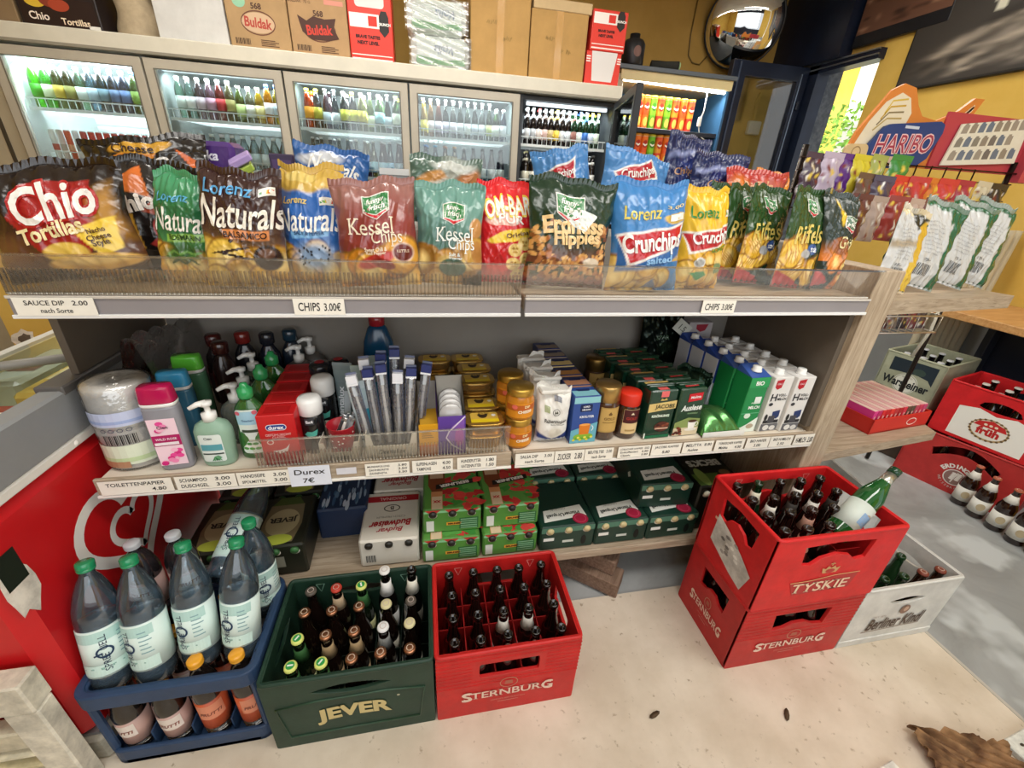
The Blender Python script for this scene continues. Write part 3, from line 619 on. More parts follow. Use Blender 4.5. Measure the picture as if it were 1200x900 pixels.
def fill_coolers():
	rnd = random.Random(11); names = ['leftmost', 'second', 'third', 'fourth', 'fifth']
	clear_ = '#cfdfe2'
	R = {
     (0, 1): [('pet', '#5fc23a', '#3aa02a', '#e9f4ea', 'liquid', 'bright green drink'), ('pet', '#4fae4a', '#dff0c9', '#ffffff', 'liquid', 'green drink'), ('pet', '#6f7f52', '#c9b24a', '#d9e2d9', 'pet', 'olive drink'), ('pet', '#5c6b48', '#8a8a4a', '#cfd9cf', 'pet', 'dark olive drink'), ('pet', '#8fae9a', '#d4e0d8', '#e4ece6', 'pet', 'pale green water'), ('pet', '#7f9caa', '#a9c2cf', '#e4ece6', 'pet', 'pale blue water'), ('pet', '#4e6a72', '#5e7c88', '#d9e2e6', 'pet', 'dull blue drink'), ('pet', '#3a4a5e', '#4a6484', '#e4ece6', 'liquid', 'dark blue drink'), ('pet', '#2f3e5a', '#44608a', '#f0f4f6', 'liquid', 'navy drink'), ('pet', '#4c7038', '#6b8a3a', '#3b6aa0', 'liquid', 'moss green drink'), ('pet', '#2a7fd0', '#3a90e0', '#2a70c0', 'liquid', 'sky blue drink')],
     (1, 1): [('pet', '#bfe0d4', '#e6f4ee', '#ffffff', 'pet', 'mint water'), ('pet', '#c9e2dc', '#f2f6f4', '#ffffff', 'pet', 'clear water'), ('pet', '#b9a8b4', '#d9c9d2', '#ffffff', 'pet', 'pale pink drink'), ('pet', '#a98aa0', '#c9a4bc', '#ffffff', 'liquid', 'lilac drink'), ('pet', '#a04a50', '#c23a44', '#f4f0ee', 'liquid', 'red drink'), ('pet', '#8a8a66', '#a8a064', '#f4f0ee', 'liquid', 'straw-coloured drink'), ('glass', '#6f8a4a', '#bcd08a', '#e9eee0', 'liquid', 'green juice'), ('glass', '#9aa08a', '#e4e6da', '#e9eee0', 'liquid', 'cloudy drink'), ('glass', '#d0b43a', '#f0e4a0', '#f0e8c0', 'liquid', 'yellow juice'), ('pet', '#e0a02a', '#ffffff', '#2a50a8', 'liquid', 'orange juice'), ('pet', '#d8c84a', '#d8e6f0', '#2a50a8', 'liquid', 'lemon drink')],
     (2, 1): [('pet', '#e0552a', '#f0a83a', '#e8c832', 'liquid', 'orange-red drink'), ('pet', '#9aa0a8', '#c6c04a', '#e8c832', 'pet', 'smoky drink'), ('long', '#5a2a3a', '#b9c8d0', '#c9c9c9', 'liquid', 'dark red drink'), ('long', '#7a8a90', '#c9d4d8', '#c9c9c9', 'pet', 'grey water'), ('pet', '#4a5a3a', '#d8d83a', '#e0e4d0', 'pet', 'olive drink'), ('pet', '#5c6a70', '#d8d83a', '#c8cc3a', 'pet', 'grey drink'), ('pet', '#9a9a4a', '#d8c84a', '#e0e4d0', 'liquid', 'yellow-green drink'), ('long', '#8aa060', '#dfe8c0', '#c9c9c9', 'liquid', 'light green drink'), ('pet', '#7fa06a', '#9ad0d8', '#e0e4d0', 'liquid', 'green drink'), ('long', '#5a6a6a', '#bfd4dc', '#c9c9c9', 'pet', 'grey-green drink'), ('pet', '#86a878', '#e6ecd8', '#d8e04a', 'pet', 'pale green drink')],
     (3, 1): [('long', '#c8a83a', '#e4d45a', '#c9c9c9', 'liquid', 'amber drink'), ('long', '#b98a4a', '#e4d8d8', '#c9c9c9', 'liquid', 'honey-coloured drink'), ('long', '#8a5a4a', '#d8cfe0', '#c9c9c9', 'liquid', 'brown drink'), ('long', '#a8a8a4', '#d0cfe0', '#d0d0d0', 'pet', 'clear drink'), ('long', '#b4b4b0', '#dcd8e4', '#d0d0d0', 'pet', 'clear drink with pale label'), ('long', '#8f9a90', '#cfd6da', '#d0d0d0', 'pet', 'smoky drink'), ('long', '#9aa39a', '#e0e4e0', '#d0d0d0', 'pet', 'clear green-tinged drink'), ('long', '#a4a8a8', '#c9d2da', '#d0d0d0', 'pet', 'clear drink with blue-grey label'), ('long', '#aab0ae', '#d9e0e4', '#d0d0d0', 'pet', 'clear drink with white label'), ('long', '#93a08a', '#c9d48a', '#d0d0d0', 'pet', 'lime drink'), ('glass', '#8aa080', '#e9f0e4', '#e4e8ea', 'pet', 'short pale drink'), ('glass', '#7a90b0', '#eef2f6', '#e4e8ea', 'pet', 'short blue-labelled drink')],
     (4, 1): [('beer', '#1a1210', l, c, '', d) for l, c, d in (('#d8d8d8', '#c0c0c0', 'white-labelled beer'), ('#b9bcc0', '#a0a0a0', 'grey-labelled beer'), ('#d4c8c0', '#902a2a', 'cream-labelled beer'), ('#c8a9a0', '#c0c0c0', 'pink-labelled beer'), ('#b9a478', '#c0c0c0', 'tan-labelled beer'), ('#d8b94a', '#d8c070', 'gold-labelled beer'), ('#cfd2d4', '#c0c0c0', 'pale-labelled beer'), ('#c4c9cc', '#a8a8a8', 'silver-labelled beer'))] +
             [('beer', '#14301a', l, c, '', d) for l, c, d in (('#8a5a50', '#c0c0c0', 'red-labelled green beer'), ('#dfe6e0', '#2a4a8a', 'blue-capped green beer'), ('#3a6ab0', '#c9c9d4', 'blue-labelled green beer'), ('#d0dcec', '#d8b93a', 'yellow-capped green beer'), ('#d9e8d4', '#d8b93a', 'gold-topped green beer'))],
     (0, 0): [('can', '#e8e4e0', '#c04a4a', '', '', 'white'), ('can', '#d9cfc9', '#b0a8a0', '', '', 'cream'), ('can', '#d04a3a', '#e0a080', '', '', 'orange-red'), ('can', '#e4e4e8', '#9098a0', '', '', 'silver'), ('can', '#b8404a', '#e4d8d4', '', '', 'dark red')] + [('can', '#c0182a', '#e8e0e0', '', '', 'red')] * 5 + [('can', '#a82434', '#d8a0a0', '', '', 'crimson')] * 4 + [('can', '#cfc6cc', '#9a5a6a', '', '', 'pale pink')],
     (1, 0): [('glass', clear_, l, c, 'pet', d) for l, c, d in (('#d8eee6', '#e8f0ee', 'mint-labelled water'), ('#c8e2ea', '#e8f0ee', 'light blue water'), ('#e8eef0', '#f4f8f8', 'white-labelled water'), ('#e0c8cc', '#f0e8ea', 'pink-labelled water'), ('#b84a54', '#f0f0f0', 'red-labelled water'), ('#dfe8ea', '#e8f0ee', 'pale water'), ('#c9dce0', '#f4f8f8', 'blue-grey water'), ('#e4ecec', '#e8f0ee', 'frosted water'), ('#a9c8d4', '#f0f4f4', 'sky-labelled water'), ('#e8f0f0', '#f4f8f8', 'snow-white water'))],
     (2, 0): [('long', c, l, '#d8d8d8', 'pet', d) for c, l, d in (('#b8c8cc', '#e4ecf0', 'clear drink'), ('#a8b8b0', '#d8e8e4', 'pale drink'), ('#b8c4c8', '#a8d0e4', 'blue-labelled drink'), ('#90a88a', '#d4e8d4', 'green drink'), ('#b0bcc0', '#c4dcec', 'clear blue-labelled drink'), ('#98a8a0', '#b8d4e0', 'greenish drink'), ('#c0b070', '#8ac4e0', 'yellow drink'), ('#b0a870', '#9accdc', 'straw drink'), ('#9a4a4a', '#b8dcec', 'red drink'), ('#b4bcc0', '#a4d0ec', 'clear drink with blue band'), ('#a84a54', '#c8dce8', 'crimson drink'))],
     (3, 0): [('long', c, l, k, 'pet', d) for c, l, k, d in (('#7a98b8', '#dce8f0', '#3a7ac0', 'blue drink'), ('#8aa8c0', '#4ab0d8', '#30a0d0', 'bright blue drink'), ('#b08a5a', '#e4d4b0', '#b0703a', 'brown-capped drink'), ('#a08a60', '#e8e0c8', '#d0a060', 'tan drink'), ('#888', '#e8e8e4', '#c9c9c9', 'grey drink'), ('#989ca0', '#f0f0ee', '#404448', 'black-capped drink'), ('#7a7e80', '#eceae4', '#303030', 'dark drink'), ('#60646a', '#f2f2f0', '#282828', 'smoky white-labelled drink'), ('#6a6a6a', '#eeeeea', '#202020', 'charcoal drink'))],
     (4, 0): [('beer', '#1a120e', l, c, '', d) for l, c, d in (('#e0dcc8', '#d8d0a0', 'cream-labelled beer'), ('#e8e4d8', '#e0e0e0', 'ivory-labelled beer'), ('#d8d4c4', '#c8c8c8', 'pale-labelled beer'), ('#e4e4e0', '#e0e0e0', 'white-labelled beer'), ('#c9c4b0', '#b0b0b0', 'beige-labelled beer'), ('#dcd8cc', '#d0d0d0', 'chalky-labelled beer'), ('#d0ccc0', '#404040', 'dark-capped beer'), ('#e0e0dc', '#c0c0c0', 'grey-capped beer'), ('#c4c8c0', '#d0d0d0', 'dull-labelled beer'), ('#e8e8e4', '#a0a0a0', 'bright-labelled beer'))],
	}
	for (i, up), L in R.items():
		x0, x1 = CX[i] + .065, CX[i + 1] - .065
		if i == 0: x0 = -2.285
		n = len(L); cool = names[i]
		for k, (kind, b, l, c, mt, d) in enumerate(L):
			b = b if len(b) == 7 else '#888888'
			x = x0 + (x1 - x0) * (k + .5) / n; y = CY + .14 + rnd.uniform(0, .006)
			what = 'can' if kind == 'can' else 'bottle'
			lab = f"{d} {what}, {ORD[k]} from left, {'upper' if up else 'lower'} shelf, {cool} cooler"
			sw = min(1.0, (x1 - x0) / n * .485 / .0337)
			sc = {'pet': 1.0, 'long': .97, 'glass': 1.0, 'beer': .95, 'can': 1.0}[kind]
			put(drink(kind, b, l, c, mt), 'drink_can' if kind == 'can' else ('beer_bottle' if kind == 'beer' else 'drink_bottle'), lab, what, (x, y, (SH1 if up else SH2)), f"{what}s on the {'upper' if up else 'lower'} shelf of the {cool} cooler", rnd.uniform(0, 6), sc, sw)
			if kind in ('beer',) or (i in (2, 3) and k % 2 == 0):
				put(drink(kind, b, l, c, mt), 'beer_bottle' if kind == 'beer' else 'drink_bottle', f"{d} bottle behind {ORD[k]} of the front row, {'upper' if up else 'lower'} shelf, {cool} cooler", 'bottle', (x + .01, y + .10, (SH1 if up else SH2)), f"rear bottles on the {'upper' if up else 'lower'} shelf of the {cool} cooler", 1, sc, sw)
fill_coolers()

# ------------------------------------------------------------------ cartons on top of the coolers
TZ = 2.048
def open_carton(m, w, d, h, col, mat='card', seam=True):
	m.box(-w / 2, w / 2, 0, d, 0, h, col, mat, .004)
	return m
def on_coolers():
	y = 3.46
	def carton(name, lab, x, w, h, d, col, fn, z=TZ, yy=y, mat='card', rz=0):
		t = thing(name, lab, 'box', (x, yy, z), (0, 0, rz)); m = MB().box(-w / 2, w / 2, 0, d, 0, h, col, mat, .004); m.part('carton', t)
		p = MB(); fn(p, w, h); p.part('front_print', t); return t
	F0 = front(0, 0, 0, .001)
	def chio(p, w, h):
		p.decal(*rect(-w * .46, w * .46, .012, h * .5), front(0, 0, 0, .0008), '#2a1a16')
		p.decal(*text('Chio', h=.036, cx=-.10, cz=.055, bold=.02), F0, '#f3e4d8'); p.decal(*text('Tortillas', h=.03, cx=.07, cz=.04, bold=.02), F0, '#f0dcc0')
		for k, (x, z, c) in enumerate(((-.10, .12, '#d8b23a'), (-.03, .125, '#8a3a28'), (.01, .11, '#a8442c'))): p.decal(*ellipse(x, z, .05, .028), front(0, 0, 0, .001 + .0002 * k), c)
		p.decal(*rect(.13, .185, .004, .03), F0, '#e8e4dc')
	carton('snack_carton', 'dark crisp carton at the far left on top of the coolers', -1.965, .385, .28, .3, '#221a1c', chio, mat='gloss_card')
	m = MB().box(-.2, .2, 0, .3, 0, .3, '#8a7254', 'card', .004); m.decal(*stroke([(-.19, .15), (.19, .15)], .03), F0, '#a08a64'); m.solo('cardboard_box', 'plain brown box at the edge left of the dark crisp carton', 'box', (-2.37, y, TZ))
	m = MB()
	def sack(U, V):
		a = U * 2 * PI; r = .118 + .008 * np.sin(3 * a + 7 * V) + .02 * np.sin(9 * V + 2 * a); zz = .34 * V
		return np.stack([r * np.cos(a) * (1 - .25 * V ** 3), .13 + .12 * np.sin(a) * (1 - .2 * V), zz], 1)
	m.surf(sack, 40, 20, '#b6a488', 'cloth'); m.solo('burlap_sack', 'beige cloth sack standing between the dark carton and the white box', 'sack', (-1.63, y + .02, TZ))
	def white(p, w, h): p.decal(*text('LAMICK', h=.02, cx=.02, cz=.235, bold=.03), F0, '#555148')
	carton('white_box', 'plain white box between the sack and the brown noodle cartons', -1.300, .372, .36, .3, '#cfcdca', white)
	def bul(p, w, h, k):
		ink = '#4a2c20'
		p.decal(*ring(.0, .135, .095, .060, .006), F0, '#6a4030')
		p.decal(*poly([(-.10, .12), (-.12, .20), (-.07, .175), (-.03, .2), (.03, .19), (.10, .2), (.085, .15), (.11, .10), (.05, .085), (-.05, .085)]) if k else ellipse(0, .135, .09, .05), front(0, 0, 0, .0014), '#4a2a20' if k else '#c8a888')
		p.decal(*text('Buldak', w=.15, h=.05, cz=.135, bold=.03, rot=.08 if k else -.05), front(0, 0, 0, .002), '#c83c30' if k else '#b04438')
		p.decal(*text('BULDAK  70 G', h=.014, cx=-.1 if k else .02, cz=.265), F0, ink); p.decal(*text('568', h=.03, cx=.0, cz=.215, bold=.03), F0, ink)
		for i in range(12): p.decal(*rect(-.14 + .007 * i, -.14 + .007 * i + (.003 if i % 3 else .005), .025, .055), F0, '#3a241a')
		for i in range(4): p.decal(*rect(.0, .10 - .02 * (i % 2), .025 + .009 * i, .029 + .009 * i), F0, ink)
		p.decal(*rect(.04, .15, .262, .285), F0, '#cf8a78')
		if k == 0: p.decal(*ellipse(-.09, .23, .035, .03), F0, '#8fc0a0')
	carton('noodle_carton', 'brown noodle carton with red lettering and green spot, left one of two', -.935, .340, .36, .3, '#b09068', lambda p, w, h: bul(p, w, h, 0))
	carton('noodle_carton', 'brown noodle carton with dark flame emblem behind red lettering, right one', -.590, .336, .36, .3, '#b29069', lambda p, w, h: bul(p, w, h, 1))
	def red(p, w, h, tall, k=1):
		p.decal(*text('BRAVE TASTES', w=w * .56 * k, cx=-.02, cz=.13 * k, bold=.05), front(0, 0, 0, .0016), '#2a1412'); p.decal(*text('NEXT LEVEL', w=w * .5 * k, cx=-.02, cz=.10 * k, bold=.05), front(0, 0, 0, .0016), '#2a1412')
		p.decal(*rect(-w * .47, w * .2, .175 * k, .245 * k), F0, '#f0e8e2'); p.decal(*rect(-w * .05, w * .15, .185 * k, .235 * k), front(0, 0, 0, .0014), '#d8342a')
		p.decal(*poly([(w * .2, .165 * k), (w * .31, .135 * k), (w * .42, .165 * k), (w * .42, .235 * k), (w * .37, .265 * k), (w * .25, .265 * k), (w * .2, .235 * k)]), front(0, 0, 0, .0018), '#2a2422')
		p.decal(*text('CRUNCH', w=w * .3, cx=w * .31, cz=.2 * k, bold=.04), front(0, 0, 0, .0022), '#eeeae4'); p.decal(*rect(-w * .47, w * .47, .012, .02), F0, '#f4e4dc'); p.decal(*rect(-w * .47, w * .47, .035, .04), F0, '#f4e4dc')
		if tall: p.decal(*poly(rrect(-w * .33, w * .33, .275, .375, .02)), F0, '#d8d6d4')
	carton('red_display_box', 'tall red snack carton between the noodle cartons and green tissue packs', -.285, .262, .385, .28, '#dd3a2c', lambda p, w, h: red(p, w, h, True), mat='gloss_card')
	def redlo(p, w, h):
		p.decal(*poly([(-w * .36, .2), (-w * .30, .03), (w * .28, .03), (w * .38, .2)]), F0, '#d9d5d3')
		for i in range(3): p.decal(*rect(-w * .5, -w * .38, .165 - .014 * i, .172 - .014 * i), F0, '#f4e4dc'); p.decal(*rect(w * .39, w * .5, .165 - .014 * i, .172 - .014 * i), F0, '#f4e4dc')
	carton('red_display_box', 'lower red carton of the stack right of the brown boxes', 1.270, .255, .20, .25, '#d83a2e', redlo, mat='gloss_card')
	carton('red_display_box', 'upper red snack carton of the stack beside the brown boxes', 1.285, .25, .225, .23, '#dd3a2c', lambda p, w, h: red(p, w, h, False, .85), z=TZ + .202, mat='gloss_card')
	for k, (x, w, h, lab) in enumerate(((.535, .392, .46, 'large plain brown box left of its twin on the coolers'), (.935, .392, .385, 'large plain brown box beside the red snack cartons on the coolers'))):
		def br(p, w, h):
			p.decal(*rect(-.024, .024, 0, h), F0, '#b98c48', 'film'); p.decal(*scribble(.08, .03, -.05, h * .62, k, t=.2), front(0, 0, 0, .0015), '#8f7038'); p.decal(*scribble(.06, .03, .05, h * .45, k + 4, t=.2), front(0, 0, 0, .0015), '#8f7038')
		carton('cardboard_box', lab, x, w, h, .35, '#b58f58', br)
	MB().box(-.2, .2, 0, .3, 0, .06, '#c9ae84', 'card', .004).solo('cardboard_tray', 'flat pale tray lying on the right brown box', 'box', (.95, y, TZ + .386))
	# shrink-wrapped tissue packs, two high
	for k in range(2):
		t = thing('tissue_pack', ['green and white shrink-wrapped tissue pack at the bottom of its stack', 'green and white shrink-wrapped tissue pack on top of its stack'][k], 'tissue pack', (.145 - .02 * k, y, TZ + .185 * k), group='tissue packs on the coolers')
		m = MB(); w, d, h = .375, .3, .18
		def pk(U, V): return None
		m.box(-w / 2, w / 2, 0, d, 0, h, '#dfe6dc', 'film', .035); m.part('wrapped_body', t)
		p = MB(); p.decal(*poly([(-w * .42, .02), (w * .42, .03), (w * .42, .065), (0, .05), (-w * .42, .07)]), F0, '#6fae6a', 'film'); p.decal(*text('Volla', w=.12, cx=.02 + .03 * k, cz=.105, shear=.3, rot=PI), front(0, 0, 0, .0016), '#3a5a8a', 'film'); p.part('front_print', t)
		m = MB(); r = np.random.RandomState(k)
		m.surf(lambda U, V: np.stack([-w / 2 - .012 + (w + .024) * U, -.008 - .012 * np.abs(np.sin(9 * U + 14 * V)) * np.sin(PI * U) ** .3, .003 + (h - .004) * V], 1), 30, 20, mat='wrap'); m.part('clear_wrap', t)
	# dark canister on the niche top
	t = thing('canister', 'small black canister with a round badge beside the red cartons', 'canister', (1.70, 3.98, 2.30)); m = MB(); m.lathe([(.085, 0), (.09, .01), (.09, .14), (.07, .17), (.04, .18), (.04, .21), (0, .21)], 24, '#1d1c1e', 'plastic'); m.part('body', t)
	p = MB(); p.decal(*ellipse(0, .085, .032, .036), round_cyl(.09), '#7a5a52', maxlen=.02); p.part('round_badge', t)
	t = thing('rolled_bag', 'dark rolled item with a green ring lying on the niche top', 'roll', (2.02, 4.02, 2.337)); m = MB(); m.tube([(-.12, .02, 0), (0, 0, .0), (.1, -.04, 0)], .036, 14, '#3a3a36', 'cloth'); m.part('roll', t); m = MB(); m.tube([(.098 + .01 * 0, -.04 + .026 * math.cos(a), .026 * math.sin(a)) for a in [i * 2 * PI / 20 for i in range(20)]], .006, 6, '#a8c890', 'plastic', closed=True); m.part('green_ring', t)
on_coolers()
# ------------------------------------------------------------------ crisp-tube niche, door, mirror, pictures
def niche():
	t = thing('wall_niche_shelf', 'blue-backed wall shelf with a strip light holding crisp tubes', 'shelf', (2.1, 4.2, 0)); off = (-2.1, -4.2, 0)
	def P(m, n, l=None): return m.part(n, t, l, loc=off)
	x0, x1, y0, y1 = 1.60, 2.62, 3.95, 4.48
	P(MB().box(x0, x1, y1 - .02, y1, .9, 2.24, '#3d6f9c', 'painted_metal'), 'back_panel', 'blue back panel')
	P(MB().box(x0 - .02, x0 + .03, y0 - .02, y1, 0, 2.24, '#b6a890', 'painted_metal', .004), 'side_panel', 'beige side panel'); P(MB().box(x1 - .02, x1, y0, y1, 0, 2.24, '#3a6791', 'painted_metal'), 'side_panel')
	m = MB(); m.box(x0 - .03, x1 + .02, y0 - .05, y1, 2.27, 2.30, '#5d6670', 'painted_metal', .003); m.box(x0, x1, y0 - .03, y1, 2.20, 2.27, '#e0cf9c', 'plastic', .003); P(m, 'top_board', 'grey top board with a cream underside')
	for z in (1.885, 1.605, 1.32): P(MB().box(x0 + .03, x1 - .02, y0 + .02, y1 - .02, z - .035, z, '#232a38', 'painted_metal', .003), 'shelf_board')
	P(MB().tube([(x0 + .03, y0 - .01, 2.205), (x1 - .05, y0 - .01, 2.185)], .012, 10, '#ffffff', 'lamp_warm'), 'strip_light', 'glowing white strip light')
	m = MB(); m.tube([(2.42, 3.96, 2.2), (2.43, 3.97, 2.05), (2.41, 3.98, 1.95), (2.44, 3.98, 1.86), (2.52, 3.97, 1.82)], .005, 6, '#e8e6e0', 'plastic'); m.box(2.395, 2.425, 3.965, 3.985, 1.93, 2.0, '#f0eeea', 'plastic', .004); P(m, 'lamp_cord', 'white cord with a switch')
	area('niche_lamp', (2.1, 3.97, 2.17), (math.radians(-20), 0, 0), .9, .04, 9, (1, .97, .9))
	# crisp tubes
	cols = {'o': ('#ee7a28', '#e85a20', 'orange'), 'r': ('#e2402a', '#f0a030', 'red'), 'g': ('#6ab82c', '#8ad030', 'green')}
	me = {}
	for k, (c, c2, nm) in cols.items():
		m = MB(); m.lathe([(.0, 0, '#c9c9c9'), (.037, 0, '#c9c9c9'), (.037, .006, c), (.037, .10, c), (.0371, .101, c2), (.0371, .12, c2), (.037, .225, c), (.0375, .226, '#d8d4c8'), (.0375, .234, '#d8d4c8')], 18, mat='gloss_card')
		m.lathe([(.0385, .228), (.0388, .242), (.036, .247), (0, .247)], 18, '#f2a030' if k != 'g' else '#e8d83a', 'plastic')
		f = round_cyl(.037, off=.0008)
		m.decal(*ellipse(0, .165, .026, .030), f, '#b02818' if k != 'g' else '#3a7a1a', maxlen=.01); m.decal(*poly([(-.024, .16), (.0, .147), (.024, .16), (.024, .172), (0, .162), (-.024, .172)]), round_cyl(.037, off=.0014), '#f6efe0', maxlen=.01)
		m.decal(*ellipse(0, .05, .022, .035), f, '#f4d060', maxlen=.01)
		me[k] = m.mesh('crisp_tube')
	xs1 = [1.846, 1.908, 1.974, 2.042, 2.112, 2.184, 2.258, 2.331]; xs2 = [1.878, 1.945, 2.014, 2.086, 2.158, 2.230, 2.303]
	for z, xs, s, row in ((1.885, xs1, 'oogrgror', 'upper'), (1.605, xs2, 'oogrogr', 'lower')):
		for i, (x, c) in enumerate(zip(xs, s)):
			o = put(me[c], 'crisp_tube', f"{cols[c][2]} crisp tube, {ORD[i]} from left on the {row} board of the blue niche", 'crisp tube', (x, 4.03, z), f'crisp tubes on the {row} board of the niche', 0, 1); o.scale = (.9, .9, .98)
niche()

def door_and_walls():
	# glass door leaf, swung open into the shop
	t = thing('glass_door_leaf', 'navy framed glass door standing open beside the doorway', 'door', (3.1, 4.07, 0)); off = (-3.1, -4.07, 0)
	out = [(2.66, .0), (3.43, .0), (3.43, 2.455), (2.66, 2.455)]; h1 = [(2.80, .45), (2.80, 2.345), (3.33, 2.345), (3.33, .45)]
	V, F = plate(out, [h1], .06, .004); m = MB(); m.add(V + (0, 4.07, 0), F, mat='navy_paint'); m.box(2.72, 2.735, 4.03, 4.042, .05, 2.44, '#39455c', 'painted_metal'); m.box(3.352, 3.360, 4.03, 4.042, .4, 2.4, '#8a95a4', 'metal'); m.part('door_frame', t, 'dark navy frame', loc=off)
	MB().box(2.795, 3.335, 4.066, 4.072, .445, 2.35, mat='door_pane').part('glass_pane', t, loc=off)
	m = MB(); m.tube([(2.71, 4.03, 1.0), (2.71, 3.98, 1.02), (2.71, 3.98, 1.3), (2.71, 4.03, 1.32)], .012, 8, '#9aa0a8', 'metal'); m.part('handle', t, loc=off)
	m = MB(); m.box(3.375, 3.40, 4.02, 4.04, 2.13, 2.20, '#1b2230', 'painted_metal', .003); m.part('hinge', t, loc=off)
	# convex mirror: dark frame, domed glass, wall bracket
	t = thing('convex_mirror', 'round convex shop mirror mounted high beside the open door', 'mirror', (2.845, 4.30, 2.765), (math.radians(13), 0, math.radians(-28)))
	R = .315; m = MB()
	prof = [(R * math.sin(a), .10 * math.cos(a)) for a in [PI / 2 * i / 12 for i in range(13)]][::-1]
	m.lathe(prof, 40, '#ffffff', 'mirror'); m.V[-1] = np.stack([m.V[-1][:, 0], -m.V[-1][:, 2], m.V[-1][:, 1]], 1); m.part('mirror_dome', t)
	m = MB(); m.tube([(R * math.cos(a), .0, R * math.sin(a)) for a in [2 * PI * i / 40 for i in range(40)]], .012, 8, '#1c1b1a', 'plastic', closed=True); m.part('frame', t)
	m = MB(); m.lathe([(R, 0), (R * .8, .05), (R * .3, .08), (0, .085)], 30, '#26241f', 'plastic'); m.V[-1] = np.stack([m.V[-1][:, 0], m.V[-1][:, 2] + .005, m.V[-1][:, 1]], 1); m.part('back_shell', t)
	m = MB(); m.tube([(0, .06, 0), (.12, .25, .0)], .02, 8, '#2a2926', 'metal'); m.part('bracket', t)
	m = MB(); m.tube([(2.46, 4.49, 2.95), (2.455, 4.49, 2.7), (2.47, 4.49, 2.55), (2.52, 4.49, 2.50), (2.60, 4.49, 2.49), (2.66, 4.49, 2.56)], .006, 6, '#7a6230', 'plastic'); m.solo('wall_cable', 'thin dark cable hanging in a loop on the mustard wall', 'cable')
	t = thing('thermostat', 'small white control box on the yellow wall behind the door glass', 'thermostat', (3.33, 4.5, 2.025)); MB().box(-.07, .07, -.05, 0, -.06, .06, '#dedbd2', 'plastic', .01).part('housing', t); m = MB(); m.tube([(-.02, -.02, .06), (-.04, -.02, .2), (-.02, -.02, .3)], .005, 6, '#c8a040', 'plastic'); m.part('cord', t)
	# framed black and white photograph on the right wall
	t = thing('wall_picture', 'large dark framed black and white photograph on the yellow wall', 'picture', (3.5, 2.6, 2.5)); off = (-3.5, -2.6, -2.5)
	MB().box(3.465, 3.5, 1.9, 3.19, 2.15, 3.02, '#15140f', 'painted_metal', .004).part('frame', t, loc=off)
	def img(U, V):
		c = np.tile(srgb('#3a3632'), (len(U), 1)); r = np.random.RandomState(5)
		for k in range(70):
			cx = .12 + .6 * r.rand(); cy = .06 + .36 * r.rand() * max(.2, 1 - abs(cx - .42) * 2.2); a, b = .02 + .08 * r.rand(), .008 + .02 * r.rand()
			g = np.exp(-(((U - cx) / a) ** 2 + ((V - cy - .25 * (U - cx)) / b) ** 2)); col = srgb(['#8a8176', '#5a534a', '#a89c8c', '#2a2622'][k % 4]); c = c * (1 - g[:, None] * .8) + col * g[:, None] * .8
		k = (np.abs(U - .38 + .10 * (V - .5)) < .018 + .06 * (V - .4)) & (V > .40); c[k] = srgb('#c9c7b4'); return c
	m = MB(); m.surf(lambda U, V: np.stack([np.full(len(U), 3.463), 3.175 - 1.26 * U, 2.165 + .84 * V], 1), 70, 50, img, 'printed'); m.part('photograph', t, loc=off)
	m = MB(); m.tube([(3.49, 3.03, 3.08), (3.49, 3.05, 1.95)], .011, 8, '#d0a23c', 'plastic'); m.solo('wall_conduit', 'thin yellow conduit running down the right wall to a socket', 'conduit')
	t = thing('wall_socket', 'small cream socket box at the foot of the wall conduit', 'socket', (3.5, 3.05, 1.90)); MB().box(-.045, 0, -.045, .045, -.05, .05, '#c9bb92', 'plastic', .006).part('box', t); m = MB(); m.lathe([(.022, 0), (.02, .004), (0, .004)], 16, '#b8aa80', 'plastic'); m.V[-1] = np.stack([-.046 - m.V[-1][:, 2], m.V[-1][:, 0], m.V[-1][:, 1]], 1); m.part('outlet_plate', t)
door_and_walls()

